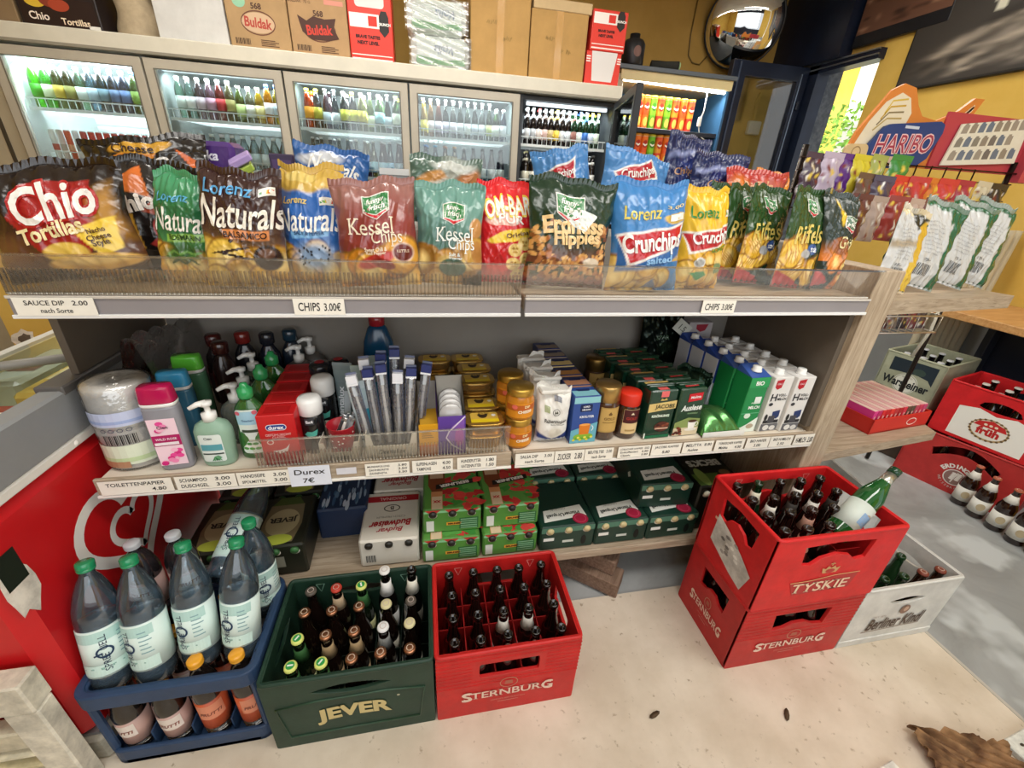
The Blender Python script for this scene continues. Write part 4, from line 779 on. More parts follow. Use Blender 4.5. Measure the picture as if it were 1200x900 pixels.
# ------------------------------------------------------------------ sweets stand beyond the right end of the shelf
def sweets_stand():
	y = 1.66
	t = thing('sweets_stand', 'cardboard and wire sweets stand with a blue sign and curved orange header', 'display stand', (2.0, y, 0)); off = (-2.0, -y, 0)
	def P(m, n, l=None, par=t): return m.part(n, par, l, loc=off if par is t else None)
	m = MB()
	for k in range(12): x = 1.50 + .08 * k; m.tube([(x, y, 1.36), (x, y, 1.56)], .003, 6, '#3a2a22', 'metal')
	for z in (1.37, 1.44, 1.51, 1.555): m.tube([(1.48, y, z), (2.62, y, z)], .003, 6, '#3a2a22', 'metal')
	P(m, 'wire_grid')
	for x in (1.50, 2.60): m = MB(); m.tube([(x, y + .012, 0), (x, y + .012, 1.60)], .011, 8, '#3b3430', 'metal'); P(m, 'post')
	# header: orange and cream cut-out behind the sign
	out = [(1.70, 1.55), (1.73, 1.66), (1.79, 1.75), (1.83, 1.81), (1.88, 1.835), (1.94, 1.825), (1.98, 1.77), (2.02, 1.735), (2.10, 1.725), (2.19, 1.765), (2.25, 1.815), (2.30, 1.815), (2.27, 1.75), (2.25, 1.66), (2.25, 1.55)]
	V, F = plate(out, [], .012); m = MB().add(V + (0, y + .035, 0), F, '#d8843c', 'gloss_card')
	f = front(0, y + .0285, 0, .0008); m.decal(*poly([(1.72, 1.58), (1.77, 1.70), (1.82, 1.77), (1.88, 1.805), (1.93, 1.79), (1.96, 1.74), (1.94, 1.66), (1.90, 1.58)]), f, '#e9dcc0', 'gloss_card')
	for k in range(4): m.decal(*stroke([(1.80 + .01 * k, 1.67 + .02 * k), (1.85, 1.715 + .02 * k), (1.92, 1.72 + .022 * k)], .006), front(0, y + .0285, 0, .0014), ['#b8a060', '#8a7a58', '#c9a23a', '#d8b84a'][k])
	for k in range(3): m.decal(*stroke([(2.02, 1.70 - .02 * k), (2.12, 1.70 - .015 * k), (2.20, 1.735 - .01 * k), (2.26, 1.79 - .005 * k)], .009), front(0, y + .0285, 0, .0014), ['#e9c9a0', '#b8602a', '#ecd2b0'][k])
	P(m, 'header_board', 'orange and cream cut-out header')
	out = [(1.755, 1.54), (1.765, 1.59), (1.835, 1.685), (1.86, 1.695), (2.10, 1.72), (2.125, 1.71), (2.13, 1.68), (2.10, 1.585), (2.06, 1.555), (1.98, 1.54)]
	V, F = plate(out, [], .012); m = MB().add(V + (0, y + .012, 0), F, '#24407c', 'gloss_card'); f = front(0, y + .0055, 0, .0006)
	T = text('HARIBO', w=.29, h=.075, cx=1.955, cz=1.630, bold=.055, shear=.18, rot=.07); m.decal(*T, f, '#f0c8c8', 'gloss_card')
	T = text('HARIBO', w=.282, h=.066, cx=1.955, cz=1.630, bold=.0, shear=.18, rot=.07); m.decal(*T, front(0, y + .0055, 0, .0014), '#a83a52', 'gloss_card')
	m.decal(*rect(1.93, 2.0, 1.685, 1.695), f, '#c9d0dc'); m.decal(*poly([(1.86, 1.545), (1.94, 1.55), (1.955, 1.585), (1.875, 1.58)]), front(0, y + .0055, 0, .002), '#e8c4b8'); P(m, 'sign', 'blue sign with red lettering')
	m = MB(); m.box(2.14, 2.66, y + .02, y + .03, 1.55, 1.76, '#b8404c', 'gloss_card'); P(m, 'red_back_card')
	m = MB().add(*plate([(2.19, 1.565), (2.59, 1.595), (2.57, 1.765), (2.215, 1.72)], [], .006), '#e9e4d2', 'paper'); m.V[-1] = m.V[-1] + (0, y + .012, 0); f = front(0, y + .009, 0, .0006); r = random.Random(3)
	for j in range(3):
		for i in range(8 - (j == 1)):
			u = .05 + .115 * i; v = .12 + .32 * j; px_ = lambda a, b: (2.19 + .40 * a + .02 * b * (1 - 2 * a) , 1.565 + .03 * a + (.155 + .015 * a) * b)
			m.decal(*poly([px_(u, v), px_(u + .085, v), px_(u + .085, v + .2), px_(u + .06, v + .2), px_(u + .055, v + .24), px_(u + .02, v + .24), px_(u, v + .16)]), f, r.choice(['#8a8478', '#a09688', '#78706a', '#94897a', '#6f7a8a']))
	P(m, 'assortment_card', 'white card printed with rows of small tobacco-brown pictures')
	m = MB(); m.box(2.62, 2.90, y - .02, y + .03, 1.52, 1.73, '#c04a54', 'gloss_card'); m.decal(*rect(2.65, 2.88, 1.55, 1.64), front(0, y - .02, 0), '#e8e2d8'); P(m, 'red_side_card')
	MB().tube([(2.45, 1.60, 1.36), (2.42, 1.57, 1.02), (2.44, 1.57, .85), (2.45, 1.6, .70)], .007, 6, '#d8d4c4', 'plastic').part('hanging_cord', t, 'loose white cord', loc=off)
	t3 = thing('radiator', 'beige ribbed radiator standing at the wall behind the grey-green crate', 'radiator', (3.27, 2.04, 0))
	for k in range(8): m = MB(); m.tube([(-.19 + .054 * k, 0, .1), (-.19 + .054 * k, 0, 1.30)], .021, 10, '#c9bfa4', 'plastic'); m.part('rib', t3)
	for z in (.15, 1.26): m = MB(); m.tube([(-.20, .012, z), (.20, .012, z)], .018, 10, '#c2b89c', 'plastic'); m.part('header_pipe', t3)
	for s in (-.16, .16): MB().box(s - .02, s + .02, -.02, .03, -.008, .11, '#b5ab90', 'plastic', .004).part('foot', t3)
	V, F = plate(rrect(-.055, .055, -.03, .03, .02), [], .01); m = MB().add(V, F, '#d8bc8c', 'card'); m.decal(*ring(0, 0, .022, .022, .004), front(0, -.005, 0), '#9a7a50'); m.solo('beige_tag', 'small beige card with a round emblem left of the blue sign', 'card', (1.735, y + .01, 1.587), (0, -.05, 0))
	# hanging bags of sweets
	B = [(1.50, 1.535, '#4a3648', 'mottled dark purple'), (1.575, 1.54, '#c0b0c4', 'silvery violet'), (1.645, 1.54, '#5a2a80', 'purple'), (1.715, 1.54, '#d8c83a', 'yellow'), (1.80, 1.545, '#a8b060', 'olive green'), (1.90, 1.55, '#3a8a3c', 'green'),
         (1.72, 1.475, '#6a5248', 'brown and silver'), (1.80, 1.47, '#4f4256', 'smoky violet'), (1.89, 1.475, '#d83a34', 'bright red'), (1.975, 1.475, '#c23430', 'deep red'), (2.05, 1.475, '#d87a34', 'orange'), (2.125, 1.475, '#cc3a38', 'scarlet'), (2.215, 1.475, '#a83040', 'wine red'), (2.32, 1.475, '#d0c8b0', 'cream grid-printed'), (2.41, 1.47, '#2a2628', 'black'), (1.50, 1.40, '#3a3a44', 'dark grey'), (1.59, 1.395, '#8a7a8a', 'grey violet'), (1.68, 1.40, '#6a3a34', 'rust brown'), (1.77, 1.395, '#b8a49a', 'pale brown'), (1.86, 1.40, '#9a3a34', 'brick red'), (1.95, 1.395, '#c8b0a4', 'pinkish beige'), (2.04, 1.40, '#7a4a44', 'cocoa brown'), (2.13, 1.395, '#b06a5a', 'dusty red'), (2.22, 1.40, '#5a4a4c', 'slate brown'), (2.31, 1.395, '#a89a8a', 'sand coloured')]
	for i, (x, z, c, nm) in enumerate(B):
		r = np.random.RandomState(i); w = .093; h = .150; yy = y - .05 - .045 * (i > 5) - .045 * (i > 14) - .004 * (i % 2)
		t2 = thing('sweets_bag', f'{nm} bag of sweets hanging on the wire stand by the blue sign', 'sweets', (x, yy, z - h + .015), (.0, .05, r.uniform(-.15, .15)), 'sweets bags on the wire stand')
		m = MB(); rr = r.rand(40, 4)
		def colf(U, V):
			C = np.tile(srgb(c), (len(U), 1))
			for q in rr[:26]:
				k = np.exp(-(((U - q[0]) / (.04 + .08 * q[2])) ** 2 + ((V - q[1]) / (.03 + .07 * q[3])) ** 2) ** 2)[:, None]; cc = srgb(['#f0ece4', c, '#e8c84a', '#7a2a2a', c][int(q[2] * 5)]); C = C * (1 - k) + cc * k
			return C
		fn = lambda U, V, s=-1: np.stack([w * (U - .5) + .004 * np.sin(20 * V + i), s * .016 * np.sin(PI * U) ** .6 * np.sin(PI * np.clip(V * 1.02, 0, 1)) ** .6 + .003 * np.sin(14 * U + 9 * V + i) * np.sin(PI * U), h * V], 1)
		m.surf(fn, 16, 22, colf, 'film'); m.surf(lambda U, V: fn(U, V, 1), 8, 10, c, 'film', flip=True); m.part('bag', t2)
		m = MB(); m.box(-w / 2, w / 2, -.001, .001, h - .002, h + .02, c, 'film'); m.part('hang_strip', t2)
		if nm.startswith('cream'):
			m = MB(); f = front(0, -.02, 0)
			for k in range(4): m.decal(*rect(-.03, .035, .07 + .015 * k, .073 + .015 * k), f, '#3a3630'); m.decal(*rect(-.028 + .02 * k, -.025 + .02 * k, .06, .125), f, '#3a3630')
			m.part('printed_grid', t2)
sweets_stand()

def right_corner():
	# lower bins of small packets behind the end panel
	rnd = random.Random(9)
	t = thing('wire_basket', 'white wire basket of dark snack packets under the upper side board', 'basket', (1.92, 1.42, .93)); m = MB()
	for z in (0, .07):
		m.tube([(-.16, -.10, z), (.16, -.10, z), (.16, .12, z), (-.16, .12, z)], .0035, 6, '#e8e2d6', 'metal', closed=True)
	for k in range(9): x = -.16 + .04 * k; m.tube([(x, -.10, .07), (x, -.10, 0), (x, .12, 0)], .0022, 5, '#d8d2c6', 'metal')
	m.part('wire_frame', t)
	m = MB(); m.tube([(-.16, .12, .07), (-.16, .24, .10)], .004, 6, '#d8d2c6', 'metal'); m.tube([(.16, .12, .07), (.16, .24, .10)], .004, 6, '#d8d2c6', 'metal'); m.part('hook', t)
	cols = ['#3a1c26', '#5a2a30', '#8a8078', '#2c2430', '#74303c', '#4a3a40', '#b09a88', '#38202c']
	def packet(name, lab, cat, c, loc, rot, w=.07, h=.11, grp=None, seed=0):
		m = MB(); r = np.random.RandomState(seed); rr = r.rand(12, 4)
		def cf(U, V):
			C = np.tile(srgb(c), (len(U), 1))
			for q in rr: k = np.exp(-(((U - q[0]) / .09) ** 2 + ((V - q[1]) / .07) ** 2) ** 2)[:, None]; C = C * (1 - k) + srgb(['#e8e4e0', '#a02030', '#d8c060', c][int(q[2] * 4)]) * k
			return C
		fn = lambda U, V, s=-1: np.stack([w * (U - .5), s * .012 * np.sin(PI * U) ** .6 * np.sin(PI * V) ** .6 + .002 * np.sin(17 * U + 11 * V), h * V], 1)
		m.surf(fn, 12, 14, cf, 'film'); m.surf(lambda U, V: fn(U, V, 1), 8, 8, c, 'film', flip=True)
		return m.solo(name, lab, cat, loc, rot, grp)
	for k in range(6): packet('snack_packet', f'dark snack packet, {ORD[k]} from the left in the white wire basket', 'snack', cols[k], (1.79 + .05 * k, 1.36, .935), (-.25, 0, 0), .062, .09, 'packets in the wire basket', k)
	# packets on a rack behind the end panel
	t = thing('packet_rack', 'narrow rack of snack packets behind the end of the main shelf', 'rack', (1.80, 1.62, 0)); m = MB()
	m.box(-.14, .14, -.01, .01, .62, .95, '#4a3f36', 'painted_metal'); m.part('back_panel', t)
	for z in (.64, .72, .80):
		m = MB(); m.box(-.14, .14, -.12, .0, z - .015, z, '#5a4a3c', 'painted_metal'); m.part('ledge', t)
	for j, z in enumerate((.72, .80)):
		for k in range(4): packet('snack_packet', f'shiny snack packet, {ORD[k]} from the left on the {["lower", "upper"][j]} ledge of the narrow rack', 'snack', [['#8a5a4a', '#b03a30', '#6a5a50', '#4a3a38'], ['#5a4a44', '#7a6a60', '#3a2a2c', '#9a8a7c']][j][k], (1.70 + .062 * k, 1.565 - .01 * j, z + .002), (-.2, 0, 0), .06, .09, 'packets on the narrow rack', 20 + 4 * j + k)
	m = MB(); m.box(-.15, .15, -.10, .05, 0, .04, '#3f8ab0', 'gloss_card', .004); m.decal(*rect(-.13, .13, .008, .03), front(0, -.10, 0), '#78b8d0'); m.solo('blue_carton', 'flat blue carton on the lower side board behind the red tray', 'box', (1.70, 1.475, .613))
	# red tray of pink and red booklets on the lower side board
	A = math.radians(7)
	t = thing('red_tray', 'red cardboard tray full of pink and red packets on the lower side board', 'tray', (1.77, 1.22, .613), (0, 0, A)); w, d, h = .33, .25, .062
	m = MB(); m.box(-w / 2, w / 2, -d / 2, d / 2, 0, .006, '#b8241c', 'gloss_card'); m.box(-w / 2, w / 2, -d / 2, -d / 2 + .005, 0, h, '#cf2a22', 'gloss_card', .001); m.box(-w / 2, w / 2, d / 2 - .005, d / 2, 0, h, '#b8241c', 'gloss_card', .001); m.box(-w / 2, -w / 2 + .005, -d / 2, d / 2, 0, h, '#c02820', 'gloss_card', .001); m.box(w / 2 - .005, w / 2, -d / 2, d / 2, 0, h, '#c02820', 'gloss_card', .001); m.part('tray_box', t)
	m = MB(); m.decal(*ring(.06, .03, .028, .016, .004), front(0, -d / 2, 0), '#f0d8d0'); m.decal(*rect(-.09, -.02, .012, .045), onface((-w / 2, 0, 0), (0, -1, 0), (0, 0, 1)), '#e4d8d0'); m.part('tray_print', t)
	pc = ['#d83a8a', '#c02a6a', '#d82a30', '#c8242a', '#e03a34', '#c03a3c', '#b82a2e', '#d8344c', '#6a4a3a', '#5a5040', '#c04a60', '#d03a5a', '#c84a78']
	for k, c in enumerate(pc):
		b = MB().box(-.010, .010, -.11, .11, 0, .082, c, 'gloss_card', .001); b.box(-.0095, .0095, -.108, .108, .082, .0835, '#e8b0b4' if k % 2 else '#f0d0c8', 'gloss_card'); b.decal(*rect(-.004, .004, .02, .06), front(0, -.11, 0), '#f0b8b0')
		x = -.145 + .0235 * k; ca, sa = math.cos(A), math.sin(A)
		b.solo('paper_packet', f'slim {"pink" if k in (0, 1, 10, 11, 12) else ("brown" if k in (8, 9) else "red")} packet, {ORD[k]} from left in the red tray', 'packet', (1.77 + ca * x, 1.22 + sa * x, .620), (0, 0, A), 'slim packets in the red tray')
	# wooden board and dark shelf further back on the right
	t = thing('wall_shelf', 'pale wooden wall shelf above the beer crates on the right', 'shelf', (3.2, 1.6, 0)); m = MB(); m.box(2.88, 3.49, .7, 1.95, .845, .885, mat='warm_wood', bev=.003); m.part('board', t, loc=(-3.2, -1.6, 0)); m = MB(); m.box(3.46, 3.49, .8, 1.9, .4, .845, '#1b2236', 'painted_metal'); m.part('back_panel', t, 'dark navy back panel', loc=(-3.2, -1.6, 0))
	for yy in (.82, 1.88): MB().box(3.4, 3.49, yy - .02, yy + .02, 0, .845, '#2b303c', 'painted_metal', .003).part('support', t, loc=(-3.2, -1.6, 0))
right_corner()
# ------------------------------------------------------------------ crisp bags
class Bag:
	"""a pillow bag standing on its lower edge: front print painted on a fine mesh, lettering on top"""
	def __init__(s, w, h, d, seed=0, wr=.0062, lean=0, curl=.02, sharp=.55, belly=.0):
		h = h if seed in (38, 39) or 59 < seed < 80 else h * .93 - .004
		w = w * .95 if seed < 20 else w
		s.w, s.h, s.d, s.seed, s.wr, s.lean, s.curl, s.sharp, s.belly = w, h, d, seed, wr, lean, curl, sharp, belly
		r = np.random.RandomState(seed); s.R = [(r.uniform(-1, 1), r.uniform(-1, 1), r.uniform(4, 14), r.uniform(0, 6.3)) for _ in range(9)]
		s.texts = []
	def S(s, u, v, side=-1, off=0.0):
		u = np.clip(u, -1, 1); v = np.clip(v, 0, 1); w, h, d = s.w, s.h, s.d
		prof = np.clip(1 - np.abs(2 * v - 1) ** 3.2, 0, 1) ** .62 * (1.14 - .30 * v + s.belly * np.sin(PI * v))
		T = d / 2 * np.clip(1 - np.abs(u) ** 2.6, 0, 1) ** s.sharp * prof
		wrk = np.zeros_like(u); am = np.clip(1 - u * u, 0, 1) ** .35
		for a, b, k, p in s.R:
			q = k * (a * u + b * v * 1.6) + p; wrk += (1 - np.abs(np.sin(q))) ** 2 - .35
		wrk += .9 * (1 - np.abs(np.sin(7 * u + 11 * v + 3 * np.sin(5 * v + s.seed)))) ** 4 + .7 * (1 - np.abs(np.sin(9 * v - 8 * u + 2 * np.sin(6 * u + s.seed)))) ** 4
		wrk = wrk / 9 * s.wr * 3.2 * am * np.clip(prof * 1.2, 0, 1)
		# puckers that run in from the crimped top, bottom and side seals
		pk = s.wr * .8 * (np.cos(26 * u + s.seed) * np.exp(-(1 - v) / .10) * (v < .985) + np.cos(22 * u + 2 * s.seed) * np.exp(-v / .09)) * am
		pk += s.wr * .6 * np.cos(30 * v + s.seed) * np.exp(-(1 - np.abs(u)) / .14) * (np.abs(u) < .99)
		x = w / 2 * u * (1 - .07 * np.sin(PI * v) - .015 * np.cos(9 * v + s.seed)); z = h * v + (.006 * np.sin(3 * u + s.seed) + .004 * np.sin(8 * u + 2 * s.seed)) * v ** 2
		y = side * (T + wrk + pk) * (1 if side < 0 else .85) + s.lean * v * v + s.curl * np.sin(2.2 * u + s.seed) * v ** 3
		return np.stack([x, y - off, z], 1)
	def fmap(s, off=.0012): return lambda a, z: s.S(a / (s.w / 2), z / s.h, -1, off)
	# --- painting
	def start(s, nu=72, nv=100): s.nu, s.nv = nu, nv; U, V = np.meshgrid(np.linspace(-1, 1, nu), np.linspace(0, 1, nv)); s.U = U.ravel(); s.Vv = V.ravel(); s.C = np.zeros((len(s.U), 3)); return s
	def fill(s, c): s.C[:] = srgb(c); return s
	def grad(s, c1, c2, v0, v1):
		t = np.clip((s.Vv - v0) / (v1 - v0), 0, 1)[:, None]; t = t * t * (3 - 2 * t); m = (s.Vv >= min(v0, v1)) ; s.C = s.C * (1 - m[:, None]) + (srgb(c1) * (1 - t) + srgb(c2) * t) * m[:, None] if v0 > 0 else srgb(c1) * (1 - t) + srgb(c2) * t; return s
	def mix(s, k, c): k = np.clip(k, 0, 1)[:, None]; s.C = s.C * (1 - k) + srgb(c) * k; return s
	def ell(s, cu, cv, ru, rv, c, rot=0, soft=.12):
		a = (s.U - cu) * s.w / 2; b = (s.Vv - cv) * s.h; cr, sr = math.cos(rot), math.sin(rot)
		q = np.sqrt(((a * cr + b * sr) / (ru * s.w / 2)) ** 2 + ((b * cr - a * sr) / (rv * s.h)) ** 2); return s.mix((1 - q) / soft + .5, c)
	def pol(s, pts, c, soft=.012):
		k = np.full(len(s.U), 9.); n = len(pts); A = sum(pts[i][0] * pts[(i + 1) % n][1] - pts[(i + 1) % n][0] * pts[i][1] for i in range(n)); sg = 1 if A > 0 else -1
		for i in range(n):
			(x0, y0), (x1, y1) = pts[i], pts[(i + 1) % n]; L = math.hypot((x1 - x0), (y1 - y0)) or 1
			k = np.minimum(k, sg * ((x1 - x0) * (s.Vv - y0) - (y1 - y0) * (s.U - x0)) / L)
		return s.mix(k / soft + .5, c)
	def chips(s, n, u0, u1, v0, v1, cols=('#d8a032', '#e8b848', '#c88a24', '#f0c860'), size=.28, seed=0, ridge=False):
		r = np.random.RandomState(seed + s.seed)
		for i in range(n):
			cu, cv = r.uniform(u0, u1), r.uniform(v0, v1); a = size * r.uniform(.75, 1.2); ro = r.uniform(-1, 1); c = cols[i % len(cols)]
			s.ell(cu, cv, a * 1.08, a * .60 * s.w / s.h * 1.05, '#8a5a18', ro); s.ell(cu, cv, a, a * .55 * s.w / s.h, c, ro); s.ell(cu + .1 * a, cv + .02 * a, a * .55, a * .28 * s.w / s.h, '#f4d88a', ro, .8)
			if ridge:
				for k in range(-2, 3): s.ell(cu + .3 * a * k, cv, a * .05, a * .45 * s.w / s.h, '#b87a20', ro, .8)
		return s
	def txt(s, t, cu, cv, w, c, h=None, bold=.02, shear=0, rot=0, arc=0, off=.0026, serif=False, mat='film'):
		P, F = text(t, w=w, h=h, bold=bold, shear=shear, rot=rot, arc=arc, serif=serif); s.texts.append((P + (cu * s.w / 2, cv * s.h), F, c, off, mat)); return s
	def shape(s, PF, cu, cv, c, off=.0020): s.texts.append((PF[0] + (cu * s.w / 2, cv * s.h), PF[1], c, off, 'film')); return s
	def build(s, name, label, loc, rot=(0, 0, 0), back='#c9c9cc', group='crisp bags on the upper shelf', cat='crisps bag', mat='film', seal=None, flip=False):
		loc = (loc[0], loc[1], loc[2] + .95 * s.w / 2 * abs(math.sin(rot[1])))
		t = thing(name, label, cat, loc, rot, group)
		m = MB(); f = [(j * s.nu + i, j * s.nu + i + 1, (j + 1) * s.nu + i + 1, (j + 1) * s.nu + i) for j in range(s.nv - 1) for i in range(s.nu - 1)]
		m.add(s.S(s.U, s.Vv), f, s.C, mat, True)
		nu, nv = 26, 34; U, V = np.meshgrid(np.linspace(-1, 1, nu), np.linspace(0, 1, nv)); U = U.ravel(); V = V.ravel()
		f = [(j * nu + i, (j + 1) * nu + i, (j + 1) * nu + i + 1, j * nu + i + 1) for j in range(nv - 1) for i in range(nu - 1)]
		m.add(s.S(U, V, 1), f, back, mat, True); body = m.part('bag', t)
		# crimped seals, top and bottom
		for v, nm, dz in ((1.0, 'top_seal', .013), (0.0, 'bottom_seal', -.006)):
			k = 41; u = np.linspace(-1, 1, k); P = s.S(u, np.full(k, v)); P2 = P.copy(); P2[:, 2] += dz + (.0015 * (np.arange(k) % 2) if v else 0); P2[:, 1] += .001 * np.cos(np.arange(k) * PI)
			sm = MB(); i0 = np.argsort(np.abs(s.Vv - v) * 1e6 + 0)[:s.nu]; cc = s.C[(s.nv - 1) * s.nu:] if v else s.C[:s.nu]
			cu_ = np.array([cc[int(q)] for q in np.linspace(0, s.nu - 1, k)]) if seal is None else np.tile(srgb(seal), (k, 1))
			vv = np.vstack([P - (0, .0008, 0), P2 - (0, .0008, 0), P + (0, .0008, 0), P2 + (0, .0008, 0)]); ff = []
			for i in range(k - 1):
				for a, b in ((0, k), (3 * k, 2 * k), (k, 3 * k), (2 * k, 0)): ff.append((a + i, a + i + 1, b + i + 1, b + i))
			sm.add(vv, ff, np.vstack([cu_] * 4), mat, False); sm.part(nm, body if False else t)
		if s.texts:
			pm = MB()
			for P, F, c, off, mt in s.texts: pm.decal(P, F, s.fmap(off), c, mt, maxlen=.009)
			pm.part('front_print', t)
		return t
def ff_logo(b, cu, cv, sc, c='#2a7a3c'):
	"""green flag-shaped panel with a red lower edge"""
	k = sc; b.shape(poly([(-k, k * .75), (k, k * .75), (k, -k * .45), (0, -k), (-k, -k * .45)]), cu, cv, '#e9e6dc', .0018)
	b.shape(poly([(-k * .93, k * .68), (k * .93, k * .68), (k * .93, -k * .30), (0, -k * .62), (-k * .93, -k * .30)]), cu, cv, c, .0025); b.shape(poly([(-k * .93, -k * .36), (0, -k * .70), (k * .93, -k * .36), (k * .93, -k * .42), (0, -k * .93), (-k * .93, -k * .42)]), cu, cv, '#c8202c', .0025)
	b.txt('funny-', cu - .02, cv + k * .30 / b.h, k * 1.2, '#f2f0e6', off=.0034, shear=.15); b.txt('frisch', cu + .02, cv - k * .10 / b.h, k * 1.2, '#f2f0e6', off=.0034, shear=.15)
def nutri(b, cu, cv, w=.03):
	b.shape(rect(-w / 2, w / 2, -.008, .008), cu, cv, '#f0ece0')
	for i, c in enumerate(('#1f7a3a', '#7ab83a', '#e8c832', '#e08a2a', '#d04a2a')): b.shape(rect(-w * .45 + w * .18 * i, -w * .45 + w * .18 * i + w * .17, -.004, .003), cu, cv, c, .0018)

def crisps():
	Z = TOPZ + .007; R = math.radians
	# --- front row, left to right
	b = Bag(.27, .228, .085, 1, lean=.02).start().grad('#5a3420', '#1c100c', .1, .75)
	b.ell(-.75, .25, .3, .14, '#6a4428', .4, .9).ell(.0, .10, .9, .10, '#5a3a22', 0, .9)
	b.pol([(-.60, .58), (-.3, .85), (.60, .86), (.62, .45), (.35, .20), (-.28, .26)], '#a01c1c').pol([(.55, .72), (.85, .82), (.95, .35), (.55, .3)], '#b07c24', .15).pol([(.22, .44), (.86, .54), (.80, .24), (.50, .18)], '#efca48').ell(.05, .24, .30, .09, '#e8c258').ell(.35, .13, .62, .085, '#dfae58').ell(.35, .15, .5, .045, '#efcb80', 0, .6)
	b.txt('Chio', .10, .69, .158, '#b01c1c', h=.080, bold=.07, rot=.14).txt('Chio', .10, .69, .148, '#f6f1ea', h=.070, bold=.025, rot=.14, off=.0036).txt('Tortillas', -.04, .44, .118, '#f3dfa8', h=.03, bold=.03, rot=.16).txt('Nacho', .56, .42, .034, '#4a2a10', rot=.12).txt('Cheese', .56, .36, .042, '#4a2a10', rot=.12, off=.0018).txt('Style', .56, .30, .03, '#4a2a10', rot=.12)
	b.build('crisps_bag', 'dark brown tortilla chips bag with big white lettering at the left end', (-.715, 1.07, Z), (R(-4), R(-6), R(6)), back='#3a2a20')
	b = Bag(.22, .25, .085, 2, lean=.02).start().fill('#1d1614')
	for p, c in (([(-.9, .75), (-.2, .95), (.0, .68)], '#d8702a'), ([(-.2, .55), (.5, .9), (.6, .5)], '#b84a2a'), ([(-.1, .25), (.55, .55), (.3, .18)], '#c03a34'), ([(.5, .75), (.95, .85), (.9, .35)], '#c8884a'), ([(-.9, .35), (-.4, .55), (-.2, .2)], '#d8a23a')): b.pol(p, c)
	b.ell(.2, .42, .2, .12, '#d04a4a').ell(.55, .12, .4, .08, '#c89a5a').txt('chio', -.3, .62, .08, '#f0e4d8', rot=.3, bold=.05)
	b.build('crisps_bag', 'black tortilla bag with orange and red triangles tucked behind the leftmost bag', (-.622, 1.19, Z), (R(-5), R(4), R(12)), back='#241c1a')
	b = Bag(.135, .235, .07, 3, lean=.025).start().grad('#4a8a44', '#2a6a3e', .1, .6); b.grad('#2f7a48', '#4a9a6a', .72, .95).chips(9, -.95, .95, .0, .28, size=.5, seed=3)
	b.ell(.05, .28, .62, .10, '#2f5a2a', .1, .8)
	for k in range(14): b.ell(-.4 + .07 * k, .24 + .05 * math.sin(k * 2.1), .16, .012, ['#3f7a30', '#6a9a4a', '#274a20'][k % 3], .6 * math.sin(k), .5)
	b.pol([(-.45, .45), (.80, .48), (.80, .40), (-.45, .38)], '#8ab84a').txt('Lorenz', -.15, .80, .075, '#5ab0d8', shear=.25, bold=.01, rot=.08).txt('Naturals', .12, .59, .125, '#f2ede0', h=.045, shear=.2, bold=.01).txt('ROSMARIN', .18, .432, .065, '#2a4a20', h=.011)
	b.build('crisps_bag', 'green rosemary crisps bag, narrow and upright, left of the brown bag', (-.522, 1.10, Z), (R(-4), R(1), R(-4)), back='#4a7a4a')
	b = Bag(.178, .245, .085, 4, lean=.02).start().grad('#8a6a4a', '#3a2220', .1, .62).chips(15, -.95, 1.0, .0, .32, size=.44, seed=9, cols=('#d8a838', '#e8c050', '#c0902c')); b.ell(-.25, .33, .5, .012, '#2a1614', .2).ell(-.1, .28, .45, .012, '#2a1614', -.15).ell(.62, .27, .34, .12, '#2a1a18').ell(.6, .31, .2, .05, '#6a4a3a').ell(-.2, .42, .05, .02, '#2a1614').ell(.05, .43, .05, .02, '#2a1614')
	b.pol([(-.38, .52), (.70, .52), (.70, .43), (-.36, .44)], '#d8864a').txt('Lorenz', -.2, .875, .105, '#5aa8dc', shear=.25, bold=.012, rot=.06).txt('Naturals', .08, .66, .17, '#f0e8d8', h=.058, shear=.22, bold=.015).txt('BALSAMICO', .16, .477, .085, '#3a2018', h=.013); nutri(b, .72, .86)
	b.build('crisps_bag', 'brown balsamic crisps bag between the green and blue bags', (-.388, 1.052, Z), (R(-4), R(2), R(3)), back='#5a4a40')
	b = Bag(.15, .265, .085, 5, lean=.03).start().grad('#3a6aa8', '#2a62ac', .1, .7); b.grad('#2f6cb8', '#c9a448', .80, .84).ell(-.2, .95, .5, .05, '#dfc470').ell(.5, .88, .4, .04, '#d8b458').chips(9, -1, 1, .0, .26, size=.5, seed=2).ell(.1, .24, .62, .13, '#8aa4c4', 0, .8)
	r = np.random.RandomState(1)
	for k in range(26): b.ell(.1 + .5 * r.uniform(-1, 1), .25 + .09 * r.uniform(-1, 1), .035, .012, '#1c222c')
	b.pol([(-.62, .47), (.62, .50), (.60, .42), (-.6, .40)], '#7ab0dc').txt('Lorenz', -.38, .74, .06, '#d8c068', shear=.25, rot=.05).txt('Naturals', .0, .565, .145, '#f4f2ea', h=.05, shear=.2, bold=.014).txt('SALT & PEPPER', .0, .453, .07, '#2a4a7a', h=.009); nutri(b, .62, .72)
	b.build('crisps_bag', 'blue salted crisps bag with a folded yellow top beside the brown bag', (-.252, 1.10, Z), (R(-5), R(-1), R(-5)), back='#3a6098')
	b = Bag(.195, .235, .095, 6, lean=.02).start().grad('#7a2a20', '#9a6a62', .35, .95).ell(.2, .55, .9, .3, '#8a3430', 0, .9).chips(14, -1, 1, .0, .36, size=.38, seed=11, cols=('#d89a30', '#e8b040', '#c8801e')).ell(-.05, .26, .5, .07, '#b82a20', .3, .3).ell(.1, .22, .3, .05, '#8a1c18', -.3)
	b.ell(.62, .33, .27, .10, '#d8b8a8').ell(.62, .33, .24, .085, '#6a2420')
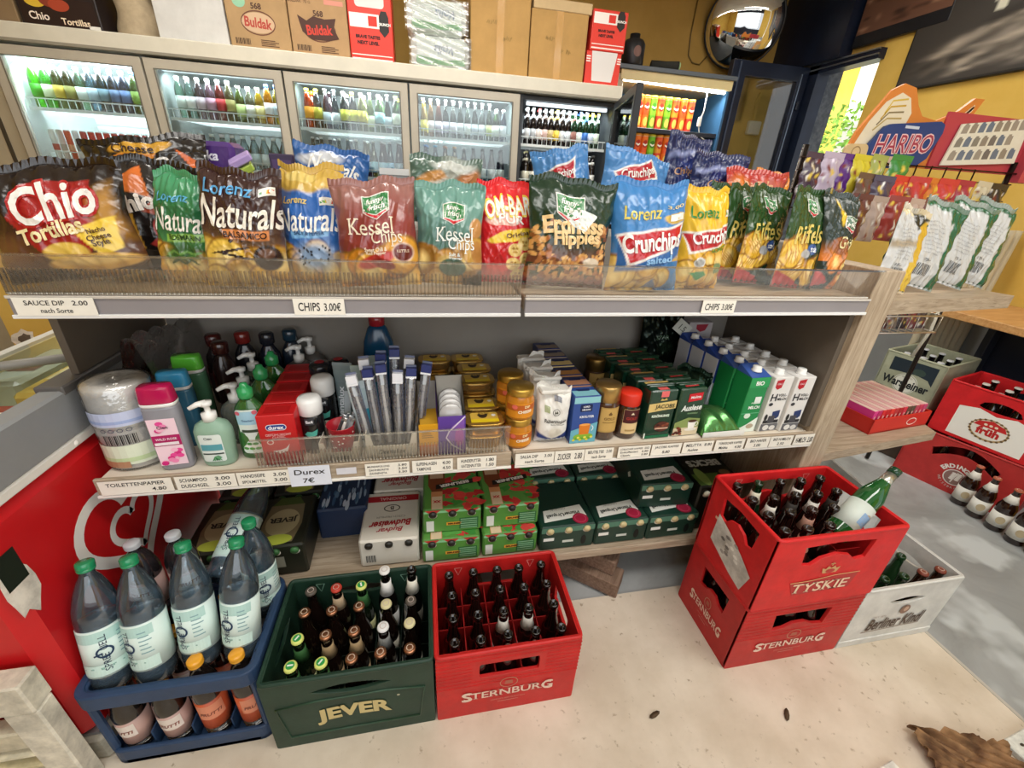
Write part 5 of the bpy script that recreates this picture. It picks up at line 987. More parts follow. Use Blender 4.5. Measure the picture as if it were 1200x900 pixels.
	ff_logo(b, .05, .80, .03); b.txt('Kessel', -.12, .595, .105, '#f0e2c8', h=.034, bold=.0, serif=True).txt('Chips', .25, .475, .07, '#f0e2c8', h=.036, serif=True, bold=0).txt('Sweet Chili &', -.05, .37, .05, '#f0dcc0', h=.009).txt('Red Pepper', -.05, .33, .045, '#f0dcc0', h=.009).txt('KETTLE', .62, .345, .028, '#e8d0b8')
	b.build('crisps_bag', 'reddish brown chilli kettle crisps bag with yellow crisps along the bottom', (-.102, 1.055, Z + .004), (R(-5), R(-2), R(2)), back='#7a4a44')
	b = Bag(.175, .235, .09, 7, lean=.02).start().grad('#3a5a50', '#6a988c', .2, .9).ell(.0, .35, .9, .2, '#43685c', 0, .9).chips(12, -1, 1, .0, .34, size=.38, seed=15, cols=('#b8863a', '#c89a48', '#9a6e2c')).ell(.8, .6, .2, .1, '#c08a50').ell(.85, .35, .2, .12, '#b88040').ell(.1, .18, .4, .1, '#4a6a5c')
	ff_logo(b, .1, .74, .027); b.txt('Kessel', .15, .53, .095, '#eef0e8', h=.032, serif=True, bold=0).txt('Chips', .35, .415, .065, '#eef0e8', h=.034, serif=True, bold=0).txt('Salt &', .15, .32, .028, '#e4ebe4', h=.008).txt('Vinegar', .18, .28, .034, '#e4ebe4', h=.008)
	b.build('crisps_bag', 'sea green kettle crisps bag standing left of the red puffs bag', (.056, 1.08, Z + .004), (R(-4), R(2), R(-3)), back='#5a7a70')
	b = Bag(.17, .25, .085, 8, lean=.02).start().fill('#c01a20'); b.grad('#c01a20', '#d8242a', .3, .8).ell(.15, .5, .9, .06, '#e8c43a', .2).ell(-.2, .66, .6, .07, '#f0b8a8')
	for k, (u, v) in enumerate(((.55, .42), (.2, .35), (.6, .26), (.15, .2), (.7, .12), (.35, .08))): b.ell(u, v, .24, .07, '#e8c878').ell(u - .06, v + .015, .05, .012, '#a87a30').ell(u + .06, v + .015, .05, .012, '#a87a30').ell(u, v - .02, .10, .012, '#c89a48')
	b.txt('OM-BAR', -.05, .79, .125, '#f4d84a', h=.052, bold=.05, rot=.08).txt('OM-BAR', -.05, .79, .118, '#f2efe6', h=.042, bold=.02, rot=.08, off=.0036).txt('PUR', .05, .66, .07, '#f4f0e8', h=.02, bold=.02).txt('Original', .3, .51, .07, '#5a2a10', h=.014, rot=.2)
	b.build('crisps_bag', 'red bag of potato puffs with cream puffs printed on it, left of the peanut bag', (.205, 1.125, Z), (R(-4), R(2), R(4)), back='#a03030')
	b = Bag(.235, .263, .095, 9, lean=.02, wr=.005).start(70, 90).fill('#16321f'); b.grad('#6a3a24', '#16321f', .22, .5)
	r = np.random.RandomState(6)
	for k in range(170):
		u = r.uniform(-1, 1); v = r.uniform(.05, .62) if abs(u) > .55 else r.uniform(.05, .34); b.ell(u, v, .075 * r.uniform(.7, 1.3), .022, ['#c88a4a', '#a8683a', '#e0b070', '#8a5028', '#d8a05a'][k % 5], r.uniform(-1.5, 1.5))
	b.ell(.5, .26, .22, .05, '#d8c8b0').pol([(-1, .06), (1, .1), (1, .0), (-1, 0)], '#7a2428', .1)
	ff_logo(b, -.12, .76, .036); b.txt('Erdnuss', -.02, .61, .165, '#e8c48a', h=.04, bold=.04, rot=.06).txt('Flippies', .08, .475, .13, '#e8c48a', h=.04, bold=.04, rot=.10)
	b.shape(poly([(-.035, .0), (0, .02), (.05, .01), (.035, -.012), (.02, -.03), (-.01, -.02)]), .05, .68, '#dfe4de', .003)
	b.build('crisps_bag', 'large dark green peanut puffs bag covered in printed peanuts', (.352, 1.068, Z), (R(-3), R(3), R(2)), back='#2a4030')
	b = Bag(.21, .272, .095, 10, lean=.02, wr=.005).start(70, 90).fill('#3f82c0'); b.grad('#d8b050', '#3f82c0', .30, .38).chips(14, -1, 1, -.02, .31, size=.34, seed=21, cols=('#d8b050', '#e8c468', '#cfa040')).pol([(-.9, .46), (.95, .62), (.95, .38), (.3, .24), (-.9, .18)], '#2c64a4', .03).pol([(-.95, .535), (.88, .675), (.80, .455), (-.62, .235)], '#f0ece6').pol([(-.90, .515), (.83, .648), (.76, .473), (-.58, .27)], '#bf1f27').pol([(-.1, .02), (.15, .12), (.35, .01)], '#2c64a4').ell(.6, .72, .35, .05, '#d8b458')
	b.txt('Crunchips', .02, .462, .165, '#f6f3ee', h=.058, bold=.03, rot=.13).txt('Lorenz', -.32, .745, .095, '#d8c860', h=.030, shear=.2, rot=.10).txt('salted', .22, .315, .075, '#8fbfe8', h=.017, rot=.12, bold=.03).txt('3.00', .55, .83, .05, '#e8d8a0', h=.008); nutri(b, .62, .73, .04)
	b.build('crisps_bag', 'large light blue salted crisps bag with a red slanted banner', (.563, 1.05, Z), (R(-3), R(-1), R(-2)), back='#4a80b0')
	b = Bag(.158, .265, .085, 11, lean=.015).start().fill('#e8b628'); b.grad('#dfa830', '#ecbc2c', .25, .5).chips(10, -1, 1, .0, .32, size=.4, seed=4, cols=('#e0a838', '#eab848')).pol([(-1, .575), (.95, .70), (.95, .56), (.5, .46), (-.75, .36)], '#f0ece0').pol([(-.96, .56), (.92, .675), (.92, .565), (.45, .475), (-.7, .39)], '#c02428').ell(-.32, .28, .2, .055, '#e8e8e4').ell(-.32, .28, .16, .04, '#a8a8a4').ell(.55, .22, .22, .06, '#8aa070').pol([(-.6, .16), (-.1, .19), (.1, .15), (-.2, .08)], '#2f9a4a')
	b.txt('Lorenz', -.35, .80, .075, '#3a8a3a', h=.028, shear=.2, rot=.12).txt('Crunchips', .12, .545, .125, '#f6f3ee', h=.042, bold=.03, rot=.14).txt('ROAST', .4, .43, .05, '#4a8a2a', h=.012, rot=.15); nutri(b, .7, .79)
	b.build('crisps_bag', 'yellow crisps bag with a red banner right of the light blue bag', (.742, 1.085, Z), (R(-3), R(1), R(4)), back='#c8a030')
	for k, (x, y, rz) in enumerate(((.905, 1.225, 14), (.925, 1.175, 13), (.965, 1.125, 12), (1.055, 1.07, 10))):
		b = Bag(.175, .275, .036, 42 + k if k == 3 else 12 + k, lean=.02).start().fill('#18301c'); b.grad('#18301c', '#2a4a22', .3, .6).chips(9, -1, 1, .08, .42, size=.4, seed=30 + k, ridge=True, cols=('#d8a832', '#e8bc48')).pol([(-1, .22), (-.2, .08), (.6, .0), (-1, .0)], '#b02028').ell(.35, .42, .24, .06, '#3a5a9a').ell(.0, .36, .22, .05, '#a8a8a8')
		ff_logo(b, .1, .84, .025); b.txt('Riffels', .0, .57, .125, '#d8c060', h=.05, shear=.25, bold=.01, rot=.08).txt('salt', .35, .42, .03, '#e8ecf0')
		b.build('crisps_bag', ['dark green ridged crisps bag, leftmost and rearmost of its four beside the yellow bag', 'dark green ridged crisps bag, second from the left of its four', 'dark green ridged crisps bag, third from the left of its four', 'dark green ridged crisps bag, rightmost and nearest of its four'][k], (x, y, Z), (R(-5), R(5), R(rz)), back='#2a4030')
	b = Bag(.13, .27, .06, 16, lean=.02).start().fill('#20302a'); b.grad('#d87a2a', '#20302a', .3, .55).chips(6, -1, 1, .05, .34, size=.5, seed=40, cols=('#d8742a', '#e88a38', '#c8601e')).ell(-.1, .48, .6, .1, '#9a5a34').pol([(-1, .2), (-.2, .05), (-1, 0)], '#b82428').pol([(-.6, 1), (.1, .75), (-.2, .7)], '#e8c030', .05)
	ff_logo(b, .3, .73, .026, '#5a7a60'); b.txt('Griff', .25, .52, .075, '#e8d8a0', h=.035, shear=.2, bold=.01)
	b.build('crisps_bag', 'dark crisps bag with orange crisps at the right end inside the guard', (1.172, 1.08, Z), (R(-4), R(4), R(16)), back='#3a4a40')
	# --- bags with their silver backs turned to the front, on the side board
	for k, (x, y, w, h, rz, ry, lab) in enumerate(((1.386, 1.05, .165, .245, 8, 9, 'crisps bag with silver and yellow back turned outwards, first on the side board'), (1.530, 1.085, .185, .265, 6, 11, 'silver-backed crisps bag with green edge next to the yellow-edged bag'), (1.70, 1.12, .185, .265, 4, 12, 'silver-backed crisps bag with green edges, middle of the side board'), (1.85, 1.155, .17, .265, 2, 12, 'rightmost silver-backed crisps bag with green edge on the side board'))):
		yel = k == 0; ec = '#c8a02a' if yel else '#1c5a38'
		b = Bag(w, h, .034, 20 + k, lean=.02, wr=.006).start().fill('#c4c5c4'); b.pol([(.55, 1), (1, 1), (1, 0), (.5, 0)], ec, .04).pol([(-1, 1), (1, 1), (1, .93), (-1, .95)], ec if not yel else '#d8c8a0', .02)
		if yel: b.pol([(-1, .6), (.6, .66), (.5, .58), (-1, .5)], '#a89a84', .05).ell(.6, .2, .4, .2, '#d8b43a', .5)
		b.pol([(.30, 1), (1, .98), (.42, .78)], ec if not yel else '#2a2a20', .03)
		for j in range(9): b.shape(scribble(w * .42, .005, 0, 0, 50 + 10 * k + j, t=.16), -.25, .40 + .045 * j, '#8a8c8c')
		for j in range(11): b.shape(rect(0, .002 if j % 3 else .0035, 0, .035), -.62 + .06 * j, .12, '#55585a')
		b.txt('175 g', -.3, .31, .035, '#55585a', h=.01)
		b.build('crisps_bag', lab, (x, y, 1.158), (R(-5), R(ry), R(rz)), back='#1f4a34', group='crisp bags on the side board', mat='film')
	# --- rear bags on the raised step
	ZR = 1.278
	b = Bag(.28, .168, .08, 30, lean=-.02, wr=.007).start().fill('#191412')
	for p, c in (([(-.55, .75), (.35, .95), (.1, .60)], '#e08a2a'), ([(-.9, .45), (-.5, .62), (-.45, .3)], '#d8742a'), ([(.55, .8), (.98, .55), (.75, .48)], '#e06a24'), ([(-.1, .5), (.2, .62), (.05, .4)], '#8a4a2a')): b.pol(p, c)
	b.ell(.0, .88, .5, .1, '#d8a23a').txt('MILD', .12, .55, .09, '#e8e4de', bold=.03, rot=.3).txt('Cheese', -.1, .87, .09, '#3a2010', rot=-.05)
	b.build('crisps_bag', 'black and orange tortilla bag leaning behind the leftmost bags', (-.67, 1.36, ZR), (R(-18), R(-8), R(8)), back='#2a2220')
	m = MB(); m.box(-.075, .055, 0, .10, 0, .185, '#4a2a74', 'film', .012); m.decal(*text('Milka', w=.07, cx=-.02, cz=.15, shear=.2, bold=.03), front(0, 0, 0, .001), '#e8e4f0'); m.solo('purple_pack', 'purple sweets pack lying behind the brown crisps bag', 'sweets', (-.56, 1.435, ZR))
	for k in range(3): MB().box(-.03, .03, 0, .04, 0, .018, ['#b8a0d8', '#a8c050', '#c8d060'][k], 'film', .003).solo('small_bar', ['lilac small bar leaning on the purple pack', 'green small bar beside the purple pack', 'lime small bar below the green bar beside the purple pack'][k], 'bar', (-.475, 1.40 + .005 * k, ZR + [.13, .105, .08][k] - .0), (.3, -.5, .2))
	m = MB(); m.box(-.032, .032, 0, .06, 0, .165, '#3a2a4a', 'gloss_card', .003); m.decal(*rect(-.025, .025, .06, .15), front(0, 0, 0), '#54406a'); m.solo('dark_carton', 'small dark purple carton standing behind the blue crisps bag', 'box', (-.39, 1.45, ZR))
	b = Bag(.20, .182, .08, 33, lean=-.03, wr=.006).start().fill('#2c62a4'); b.pol([(-1, .6), (-.2, .72), (.1, .45), (-1, .3)], '#d8b050', .06).pol([(.2, .5), (1, .62), (1, .4)], '#dca848', .05).ell(-.3, .85, .6, .1, '#c9ccd0', .1, .4).txt('Naturals', .1, .74, .14, '#f0eee6', h=.04, shear=.2, rot=-.15)
	b.build('crisps_bag', 'second blue and gold crisps bag tipped behind the blue salted bag', (-.258, 1.37, ZR), (R(-16), R(6), R(-6)), back='#3a6098')
	m = MB(); m.box(-.042, .042, 0, .004, 0, .145, '#8a8a88', 'plastic', .001); m.box(-.042, .042, -.002, .0, .128, .145, '#d4d4d0', 'plastic'); m.solo('grey_card', 'small grey card standing between the two kettle crisps bags at the back', 'card', (-.08, 1.42, ZR))
	b = Bag(.215, .182, .08, 35, lean=-.02, wr=.007).start().fill('#4f6a5c'); b.pol([(-.9, .55), (.5, .95), (.9, .6), (-.2, .45)], '#a8aca0', .1).pol([(-.95, .6), (-.2, .85), (.0, .7), (-.8, .5)], '#c08a4a', .05).ell(.6, .7, .4, .15, '#b87a48', .5, .4).ell(.2, .9, .6, .1, '#c8ccc4', 0, .5)
	b.build('crisps_bag', 'grey-green kettle crisps bag slumped behind the sea green bag', (.062, 1.38, ZR), (R(-18), R(4), R(4)), back='#5a7a70')
	b = Bag(.19, .225, .06, 36, lean=-.02, wr=.006).start().fill('#4a88c4'); b.pol([(-.7, .75), (.5, .9), (.4, .55), (-.6, .5)], '#f0ece6').pol([(-.64, .73), (.44, .86), (.35, .58), (-.56, .53)], '#b82430').ell(.0, .3, .6, .2, '#d8b058', .2).txt('Crunchips', -.08, .68, .09, '#f0ece6', h=.028, rot=.12)
	b.build('crisps_bag', 'light blue crisps bag tipped left behind the peanut bag', (.475, 1.46, ZR), (R(-14), R(-12), R(-8)), back='#4a80b0')
	b = Bag(.25, .225, .07, 37, lean=-.03, wr=.006).start().fill('#4a88c4'); b.pol([(-.8, .70), (.3, .98), (.6, .72), (-.55, .50)], '#f0ece6').pol([(-.74, .69), (.27, .94), (.52, .73), (-.5, .535)], '#b82430').ell(.1, .42, .8, .12, '#d8b058', .15).ell(.5, .25, .5, .14, '#6a6a70', .2, .4).txt('Crunchips', -.1, .72, .13, '#f0ece6', h=.036, rot=.28)
	b.build('crisps_bag', 'light blue crisps bag lying open-topped right behind the salted bag', (.655, 1.375, ZR), (R(-20), R(8), R(4)), back='#4a80b0')
	for k, (x, y, h, w, ry, lab) in enumerate(((.855, 1.475, .285, .16, 8, 'tall crumpled navy blue crisps bag behind the yellow bag'), (.955, 1.395, .235, .19, 3, 'crumpled navy blue crisps bag above the dark green ridged bags'))):
		b = Bag(w, h, .065, 38 + k, lean=-.03, wr=.010).start().fill('#1f2a5a'); b.ell(.2, .6, .5, .2, '#2c3c80', .3, .9).ell(-.1, .35, .3, .08, '#c87a4a', .2, .5).pol([(-.9, .8), (.9, .92), (.9, .86), (-.9, .74)], '#8a94c0', .04).txt('Chips', .0, .62, .08, '#c89a7a', h=.03, rot=.2)
		b.build('crisps_bag', lab, (x, y, ZR), (R(-16), R(ry), R(-10)), back='#1c2450')
	b = Bag(.25, .205, .045, 41, lean=-.02, wr=.007).start().fill('#b83a34'); b.ell(-.6, .6, .4, .3, '#d87a2a', .3, .6).pol([(-.6, .5), (.9, .7), (.9, .4), (-.4, .3)], '#3a1c20', .08).ell(.3, .8, .5, .12, '#d06a5a', .1, .6).txt('Riffels', -.1, .78, .12, '#e8b890', h=.03, shear=.2, rot=.1)
	b.build('crisps_bag', 'red and orange crisps bag lying on top behind the ridged crisps', (1.075, 1.325, ZR), (R(-18), R(4), R(10)), back='#a03030')
	b = Bag(.15, .20, .06, 42, lean=-.02, wr=.009).start().fill('#d8842a'); b.ell(.2, .7, .5, .2, '#e8a040', .3, .5).ell(-.6, .5, .4, .3, '#c03a2a', .2, .6)
	b.build('crisps_bag', 'crumpled orange crisps bag at the right end of the rear row', (1.20, 1.43, ZR), (R(-16), R(10), R(6)), back='#b86a2a')
crisps()

# ------------------------------------------------------------------ price tags
def tags():
	def t_(x, w, z, h, lines, lab, y=YF - .009, tilt=0, col='#f1ece0', dx=0):
		m = MB(); m.box(-w / 2, w / 2, -.001, 0, -h / 2, h / 2, col, 'paper'); f = front(0, -.001, 0, .0005)
		n = len(lines)
		for i, ln in enumerate(lines):
			zz = h * (.5 - (i + .5) / n) * .86; hh = h / n * .52
			for s_, cx, ww in ln: m.decal(*text(s_, w=ww * w, h=hh, cx=cx * w, cz=zz, bold=.012, shear=.05), f, '#2a2624')
		m.solo('price_tag', lab, 'price tag', (x, y, z), (0, tilt, 0), 'handwritten price tags on the shelf rails')
	t_(-.72, .135, 1.137, .036, [[('SAUCE DIP', -.12, .5), ('2.00', .32, .2)], [('nach Sorte', 0, .4)]], 'faded price tag at the far left of the upper rail')
	t_(-.232, .105, 1.137, .036, [[('CHIPS', -.2, .42), ('3.00€', .26, .34)]], 'price tag reading chips 3.00 on the left half of the upper rail')
	t_(.756, .098, 1.137, .034, [[('CHIPS', -.2, .42), ('3.00€', .26, .34)]], 'price tag reading chips 3.00 on the right half of the upper rail')
	zz = .689
	L = [(-.710, .155, [[('TOILETTENPAPIER', 0, .8)], [('4.80', .3, .2)]], 'toilet paper price tag at the left end of the middle rail'), (-.558, .135, [[('SCHAMPOO', -.2, .45), ('3.00', .28, .25)], [('DUSCHGEL', -.2, .45), ('3.00', .28, .25)]], 'shampoo price tag under the green soap bottle'), (-.425, .125, [[('HANDSEIFE', -.2, .45), ('3.00', .3, .25)], [('SPÜLMITTEL', -.2, .45), ('3.00', .3, .25)]], 'hand soap price tag below the dish soap'),
         (-.12, .115, [[('MUNDSPÜLUNG', -.2, .5), ('3.80', .34, .2)], [('ZAHNBÜRSTE', -.2, .45), ('3.50', .34, .2)], [('ZAHNPASTA', -.22, .4), ('3.50', .34, .2)]], 'three-line price tag under the toothbrushes'), (.0, .11, [[('SLIPEINLAGEN', -.15, .5), ('4.00', .34, .2)], [('TAMPONS', -.22, .35), ('4.50', .34, .2)]], 'two-line price tag under the yellow and purple boxes'), (.122, .11, [[('HUNDEFUTTER', -.15, .5), ('1.80', .34, .2)], [('KATZENFUTTER', -.14, .5), ('1.50', .34, .2)]], 'pet food price tag under the gold tubs'),
         (.29, .115, [[('SALSA DIP', -.15, .45), ('3.00', .34, .2)], [('nach Sorte', 0, .5)]], 'dip price tag under the honey-coloured jars'), (.395, .09, [[('ZUCKER', -.18, .45), ('2.80', .3, .26)]], 'sugar price tag under the white sugar bag'), (.487, .09, [[('BEUTELTEE', -.12, .55), ('3.00', .34, .2)], [('nach Sorte', 0, .5)]], 'tea price tag under the blue tea box'), (.60, .105, [[('LÖSLICHER KAFFEE', -.1, .7), ('GOLD', .38, .14)], [('Entkoffeiniert', -.15, .55), ('6.80', .34, .2)], [('Classic', -.25, .3), ('5.80', .34, .2)]], 'three-line coffee price tag under the instant coffee jars'),
         (.707, .10, [[('JACOBS KAFFEE', 0, .8)], [('8.80', 0, .25)]], 'price tag under the tall dark green coffee packs'), (.815, .105, [[('MELITTA', -.15, .5), ('8.80', .32, .24)], [('Auslese', -.15, .35)]], 'price tag under the coffee packs with the cup picture'), (.928, .105, [[('TÜRKISCHER KAFFEE', 0, .8)], [('Mokka', -.2, .3), ('4.50', .3, .22)]], 'price tag under the green foil pouch'), (1.03, .085, [[('BIO HAFER', 0, .7)], [('3.00', 0, .3)]], 'oat drink price tag left of the milk tags'), (1.118, .085, [[('BIO H-MILCH', 0, .75)], [('2.50', 0, .3)]], 'price tag under the green milk cartons'), (1.205, .075, [[('H-MILCH', -.15, .5), ('2.00', .32, .26)]], 'price tag under the white milk cartons')]
	for x, w, lines, lab in L: t_(x, w, zz, .040 if w > .07 else .034, lines, lab)
	t_(-.315, .10, zz - .003, .062, [[('Durex', 0, .75)], [('7€', -.05, .28)]], 'larger hand-lettered blue-white price tag under the red boxes', y=YF - .011, tilt=.0, col='#dfe4f0')
	MB().box(-.025, .025, -.001, 0, -.010, .010, '#d8d8e0', 'paper').solo('price_tag', 'small blank price tag right of the larger hand-lettered tag', 'price tag', (-.225, YF - .009, .692))
tags()
# ------------------------------------------------------------------ groceries on the middle shelf
MZ = MIDZ + .001
def squircle_bottle(w, d, h, shoulder=.85, power=3.2, neck=.5):
	"""profile for a flattened bottle body: unit radius scaled by w/2, d/2"""
	r = 1.0
	return [(0, 0), (.86, 0), (.98, .012), (1, .03), (1, h * shoulder * .6), (.97, h * shoulder), (.9, h * shoulder + .010), (neck, h * shoulder + .018)]
def careshelf():
	R = math.radians
	# toilet paper: two rolls stacked in a clear printed wrap
	t = thing('toilet_paper_pack', 'clear wrapped stack of two white toilet rolls at the left end of the middle shelf', 'toilet paper', (-.750, 1.085, MZ + .001), (0, 0, .2))
	for k in range(2):
		m = MB(); z = .112 * k; m.lathe([(.020, z + .006), (.020, z + .110), (.066, z + .110), (.070, z + .104), (.0705, z + .056), (.070, z + .010), (.066, z + .004), (.020, z + .004)], 36, '#efece6', 'cloth'); m.V[-1][:, :2] *= .92; m.part('paper_roll', t)
	p = MB(); f = round_cyl(.0677, off=.0008, a0=.0)
	p.decal(*rect(-.11, .11, .128, .165), f, '#c2cbe8', 'film', maxlen=.02); p.decal(*rect(-.11, .11, .135, .143), round_cyl(.0677, off=.0014), '#9fb0dc', 'film', maxlen=.02); p.decal(*rect(-.11, .11, .02, .075), f, '#dfe8cf', 'film', maxlen=.02); p.decal(*rect(-.11, .11, .028, .04), round_cyl(.0677, off=.0014), '#c4d8a8', 'film', maxlen=.02); p.decal(*rect(-.11, .0, .012, .03), round_cyl(.0677, off=.0018), '#b98a6a', 'film', maxlen=.02)
	for i in range(18): p.decal(*rect(-.035 + .0038 * i, -.035 + .0038 * i + (.0012 if i % 3 else .0026), .078, .105), round_cyl(.0677, off=.0018), '#2a2826')
	for i in range(4): p.decal(*ring(-.03 + .017 * i, .118, .006, .005, .0016), round_cyl(.0677, off=.0018), '#5a5a6a')
	p.part('wrap_print', t)
	m = MB(); m.lathe([(.0, .001), (.070, .001), (.0735, .006), (.0740, .10), (.0730, .113), (.0740, .125), (.0735, .218), (.066, .228), (.04, .231), (.015, .226), (0, .232)], 40, mat='wrap'); m.V[-1][:, :2] *= .92; m.part('clear_wrap', t)
	# crumpled clear film behind
	def filmf(U, V):
		x = -.36 + .36 * U; y = .02 + .30 * V; z = .14 + .13 * np.sin(PI * U) ** .7 * (1 - .35 * V) + .02 * np.abs(np.sin(13 * U + 5 * V)) + .018 * np.abs(np.sin(9 * V - 6 * U)) - .1 * (1 - V) * (U > -1) * (1 - np.sin(PI * U))
		return np.stack([x * .27, y, np.maximum(z, .0)], 1)
	m = MB(); m.surf(filmf, 60, 50, mat='wrap', smooth=False); m.solo('plastic_film', 'crumpled clear plastic film bunched behind the toilet rolls', 'film', (-.708, 1.16, MZ))
	# shampoo bottles
	def shampoo(lab, x, y, body, cap, label, pink=False, z=MZ, s=1.0):
		t = thing('shampoo_bottle', lab, 'shampoo', (x, y, z), (0, 0, .12), 'shampoo bottles'); w, d, h = .074 * s, .046 * s, .235 * s
		m = MB(); pr = [(r, zz) for r, zz in [(0, 0), (.90, 0), (.98, .008), (1, .03), (1.03, .15), (1.0, .172), (.97, .178)]]; m.lathe([(r * .5, zz * s) for r, zz in pr], 32, body, 'smooth_plastic', sx=w, sy=d, power=3.5); m.part('bottle_body', t)
		m = MB(); m.lathe([(.49, .179 * s), (.50, .182 * s), (.50, .188 * s)], 32, '#e8e6e4', 'smooth_plastic', sx=w, sy=d, power=3.5); m.lathe([(.485, .188 * s), (.485, .192 * s), (.45, .224 * s), (.42, .229 * s), (0, .231 * s)], 32, cap, 'smooth_plastic', sx=w * 1.03, sy=d, power=3.5); m.part('flip_cap', t)
		if label:
			p = MB(); lw = .058; f = front(0, -d / 2 * 1.0, 0, .0012); p.decal(*rect(-lw / 2, lw / 2, .018, .150), f, label)
			if pink:
				r = random.Random(2); p.decal(*rect(-lw / 2, lw / 2, .075, .105), front(0, -d / 2, 0, .0018), '#b01860')
				for k in range(16): p.decal(*ellipse(r.uniform(-.02, .02), r.uniform(.024, .062) if k < 11 else r.uniform(.118, .14), .008, .006, 10), front(0, -d / 2, 0, .0016 + .0001 * k), ['#e84a98', '#f08ab8', '#d82a80', '#f4b8d0'][k % 4])
				p.decal(*text('Cien', w=.022, cz=.128, bold=.01), front(0, -d / 2, 0, .004), '#2a2226'); p.decal(*text('WILD ROSE', w=.044, cz=.095, bold=.02), front(0, -d / 2, 0, .0034), '#f4e0ea'); p.decal(*rect(-.026, .024, .078, .086), front(0, -d / 2, 0, .0034), '#f0e4ea')
			p.part('label', t)
	shampoo('grey shampoo bottle with crimson cap and pink flower label', -.640, 1.035, '#8e8e96', '#b3164e', '#f3d4e0', True)
	shampoo('blue shampoo bottle with light blue cap behind the crimson-capped bottle', -.655, 1.14, '#3c6f8a', '#3f9fd0', None, s=.96)
	shampoo('green shampoo bottle with lime cap at the back of the row', -.665, 1.24, '#4f7a5a', '#5fc03c', None, s=.98)
	# pump soaps
	def pump(lab, x, y, body, lcol, s=1.0, cl='plastic', rz=-.5):
		t = thing('soap_dispenser', lab, 'soap', (x, y, MZ), (0, 0, 0), 'soap dispensers'); w, d = .086 * s, .055 * s
		m = MB(); m.lathe([(0, 0), (.40, 0), (.44, .006), (.46, .03 * s), (.50, .075 * s), (.49, .100 * s), (.42, .116 * s), (.25, .126 * s), (.18, .130 * s)], 32, body, cl, sx=w, sy=d, power=2.6); m.part('bottle_body', t)
		m = MB(); m.lathe([(.0165, .127 * s), (.0165, .148 * s), (.008, .150 * s), (.0065, .152 * s), (.0065, .166 * s), (.012, .168 * s), (.013, .178 * s), (0, .180 * s)], 20, '#f0efea', 'smooth_plastic'); a = rz; m.tube([(0, 0, .174 * s), (-.018 * math.cos(a), -.018 * math.sin(-a), .175 * s), (-.036 * math.cos(a), -.036 * math.sin(-a), .168 * s)], [.009, .007, .005], 10, '#f0efea', 'smooth_plastic'); m.part('pump_head', t)
		if lcol:
			p = MB(); f = lambda off: (lambda a_, z: np.stack([a_, -d * .5 * np.sqrt(np.clip(1 - (a_ / (w * .52)) ** 2.6 * np.sign(1), 0, 1)) - off, z], 1) if False else np.stack([a_, -(d * (.47 + .03 * np.clip(z / .08, 0, 1))) * np.clip(1 - np.abs(a_ / (w * .5)) ** 2.6, 0, 1) ** (1 / 2.6) - off, z], 1))
			p.decal(*poly(rrect(-.027, .025, .018, .098, .006)), f(.001), lcol, maxlen=.008); p.decal(*text('Cien', w=.018, cx=-.004, cz=.088, bold=.01), f(.0022), '#2a3a34'); p.decal(*rect(-.025, .023, .052, .070), f(.0018), '#58a0ac', maxlen=.008); p.decal(*rect(-.025, .023, .040, .044), f(.0018), '#3a4a44', maxlen=.008)
			for k in range(5): p.decal(*poly([(-.008 + .006 * k, .020), (.018 - .002 * k, .030 + .002 * k), (.0, .034)]), f(.002 + .0002 * k), ['#4a8a5a', '#6aa87a', '#2f6a44'][k % 3])
			p.part('label', t)
	pump('sage green soap dispenser with white pump and pale label at the shelf front', -.545, 1.04, '#8fb09a', '#dfe9e4')
	pump('clear soap dispenser with white pump behind the sage green one', -.522, 1.14, '#b8c0b4', None, 1.0, 'liquid'); pump('soap dispenser with white pump, third in the pump row', -.535, 1.24, '#a8b4ac', None, 1.02, 'liquid'); pump('soap dispenser with white pump at the back of the pump row', -.54, 1.34, '#8aa090', None, 1.05, 'liquid')
	pump('soap dispenser with white pump behind the red boxes', -.42, 1.395, '#6a6460', None, 1.06, 'plastic'); pump('soap dispenser with white pump farthest back behind the red boxes', -.40, 1.462, '#5a5652', None, 1.08, 'plastic')
	# dish soap
	for k, (x, y, lab) in enumerate(((-.462, 1.065, 'green dish soap bottle with pale blue label beside the red box'), (-.462, 1.18, 'green dish soap bottle with green cap in the second row'), (-.462, 1.28, 'green dish soap bottle farthest back in its row'))):
		t = thing('dish_soap_bottle', lab, 'dish soap', (x, y, MZ), (0, 0, 0), 'dish soap bottles'); w, d = .078, .05
		m = MB(); m.lathe([(0, 0), (.46, 0), (.50, .008), (.50, .06), (.43, .095), (.45, .125), (.40, .150), (.22, .168), (.17, .175)], 28, '#5fae5a', 'liquid', sx=w, sy=d, power=2.6); m.part('bottle_body', t)
		m = MB(); m.lathe([(.016, .174), (.018, .178), (.018, .198), (.010, .206), (.008, .214), (0, .216)], 18, '#2f9a58', 'smooth_plastic'); m.part('cap', t)
		if k == 0:
			p = MB(); f = lambda off: (lambda a_, z: np.stack([a_, -d * .5 - off + .008 * (a_ / .03) ** 2 + .002 * np.cos((z - .09) * 40), z], 1)); p.decal(*poly(rrect(-.026, .026, .02, .150, .008)), f(.001), '#e2efe8', maxlen=.01); p.decal(*rect(-.026, .026, .105, .145), f(.0016), '#a9d4e8', maxlen=.01); p.decal(*rect(-.02, .022, .082, .090), f(.0018), '#3a4a3a', maxlen=.01); p.decal(*text('Geschirr', w=.03, cz=.118, bold=.02), f(.002), '#3a5a8a')
			for q in range(8): p.decal(*ellipse(-.018 + .005 * q, .035 + .007 * (q % 3), .007, .004, 10), f(.002 + .0001 * q), ['#5aa84a', '#f4f4ee', '#3f8a3a'][q % 3])
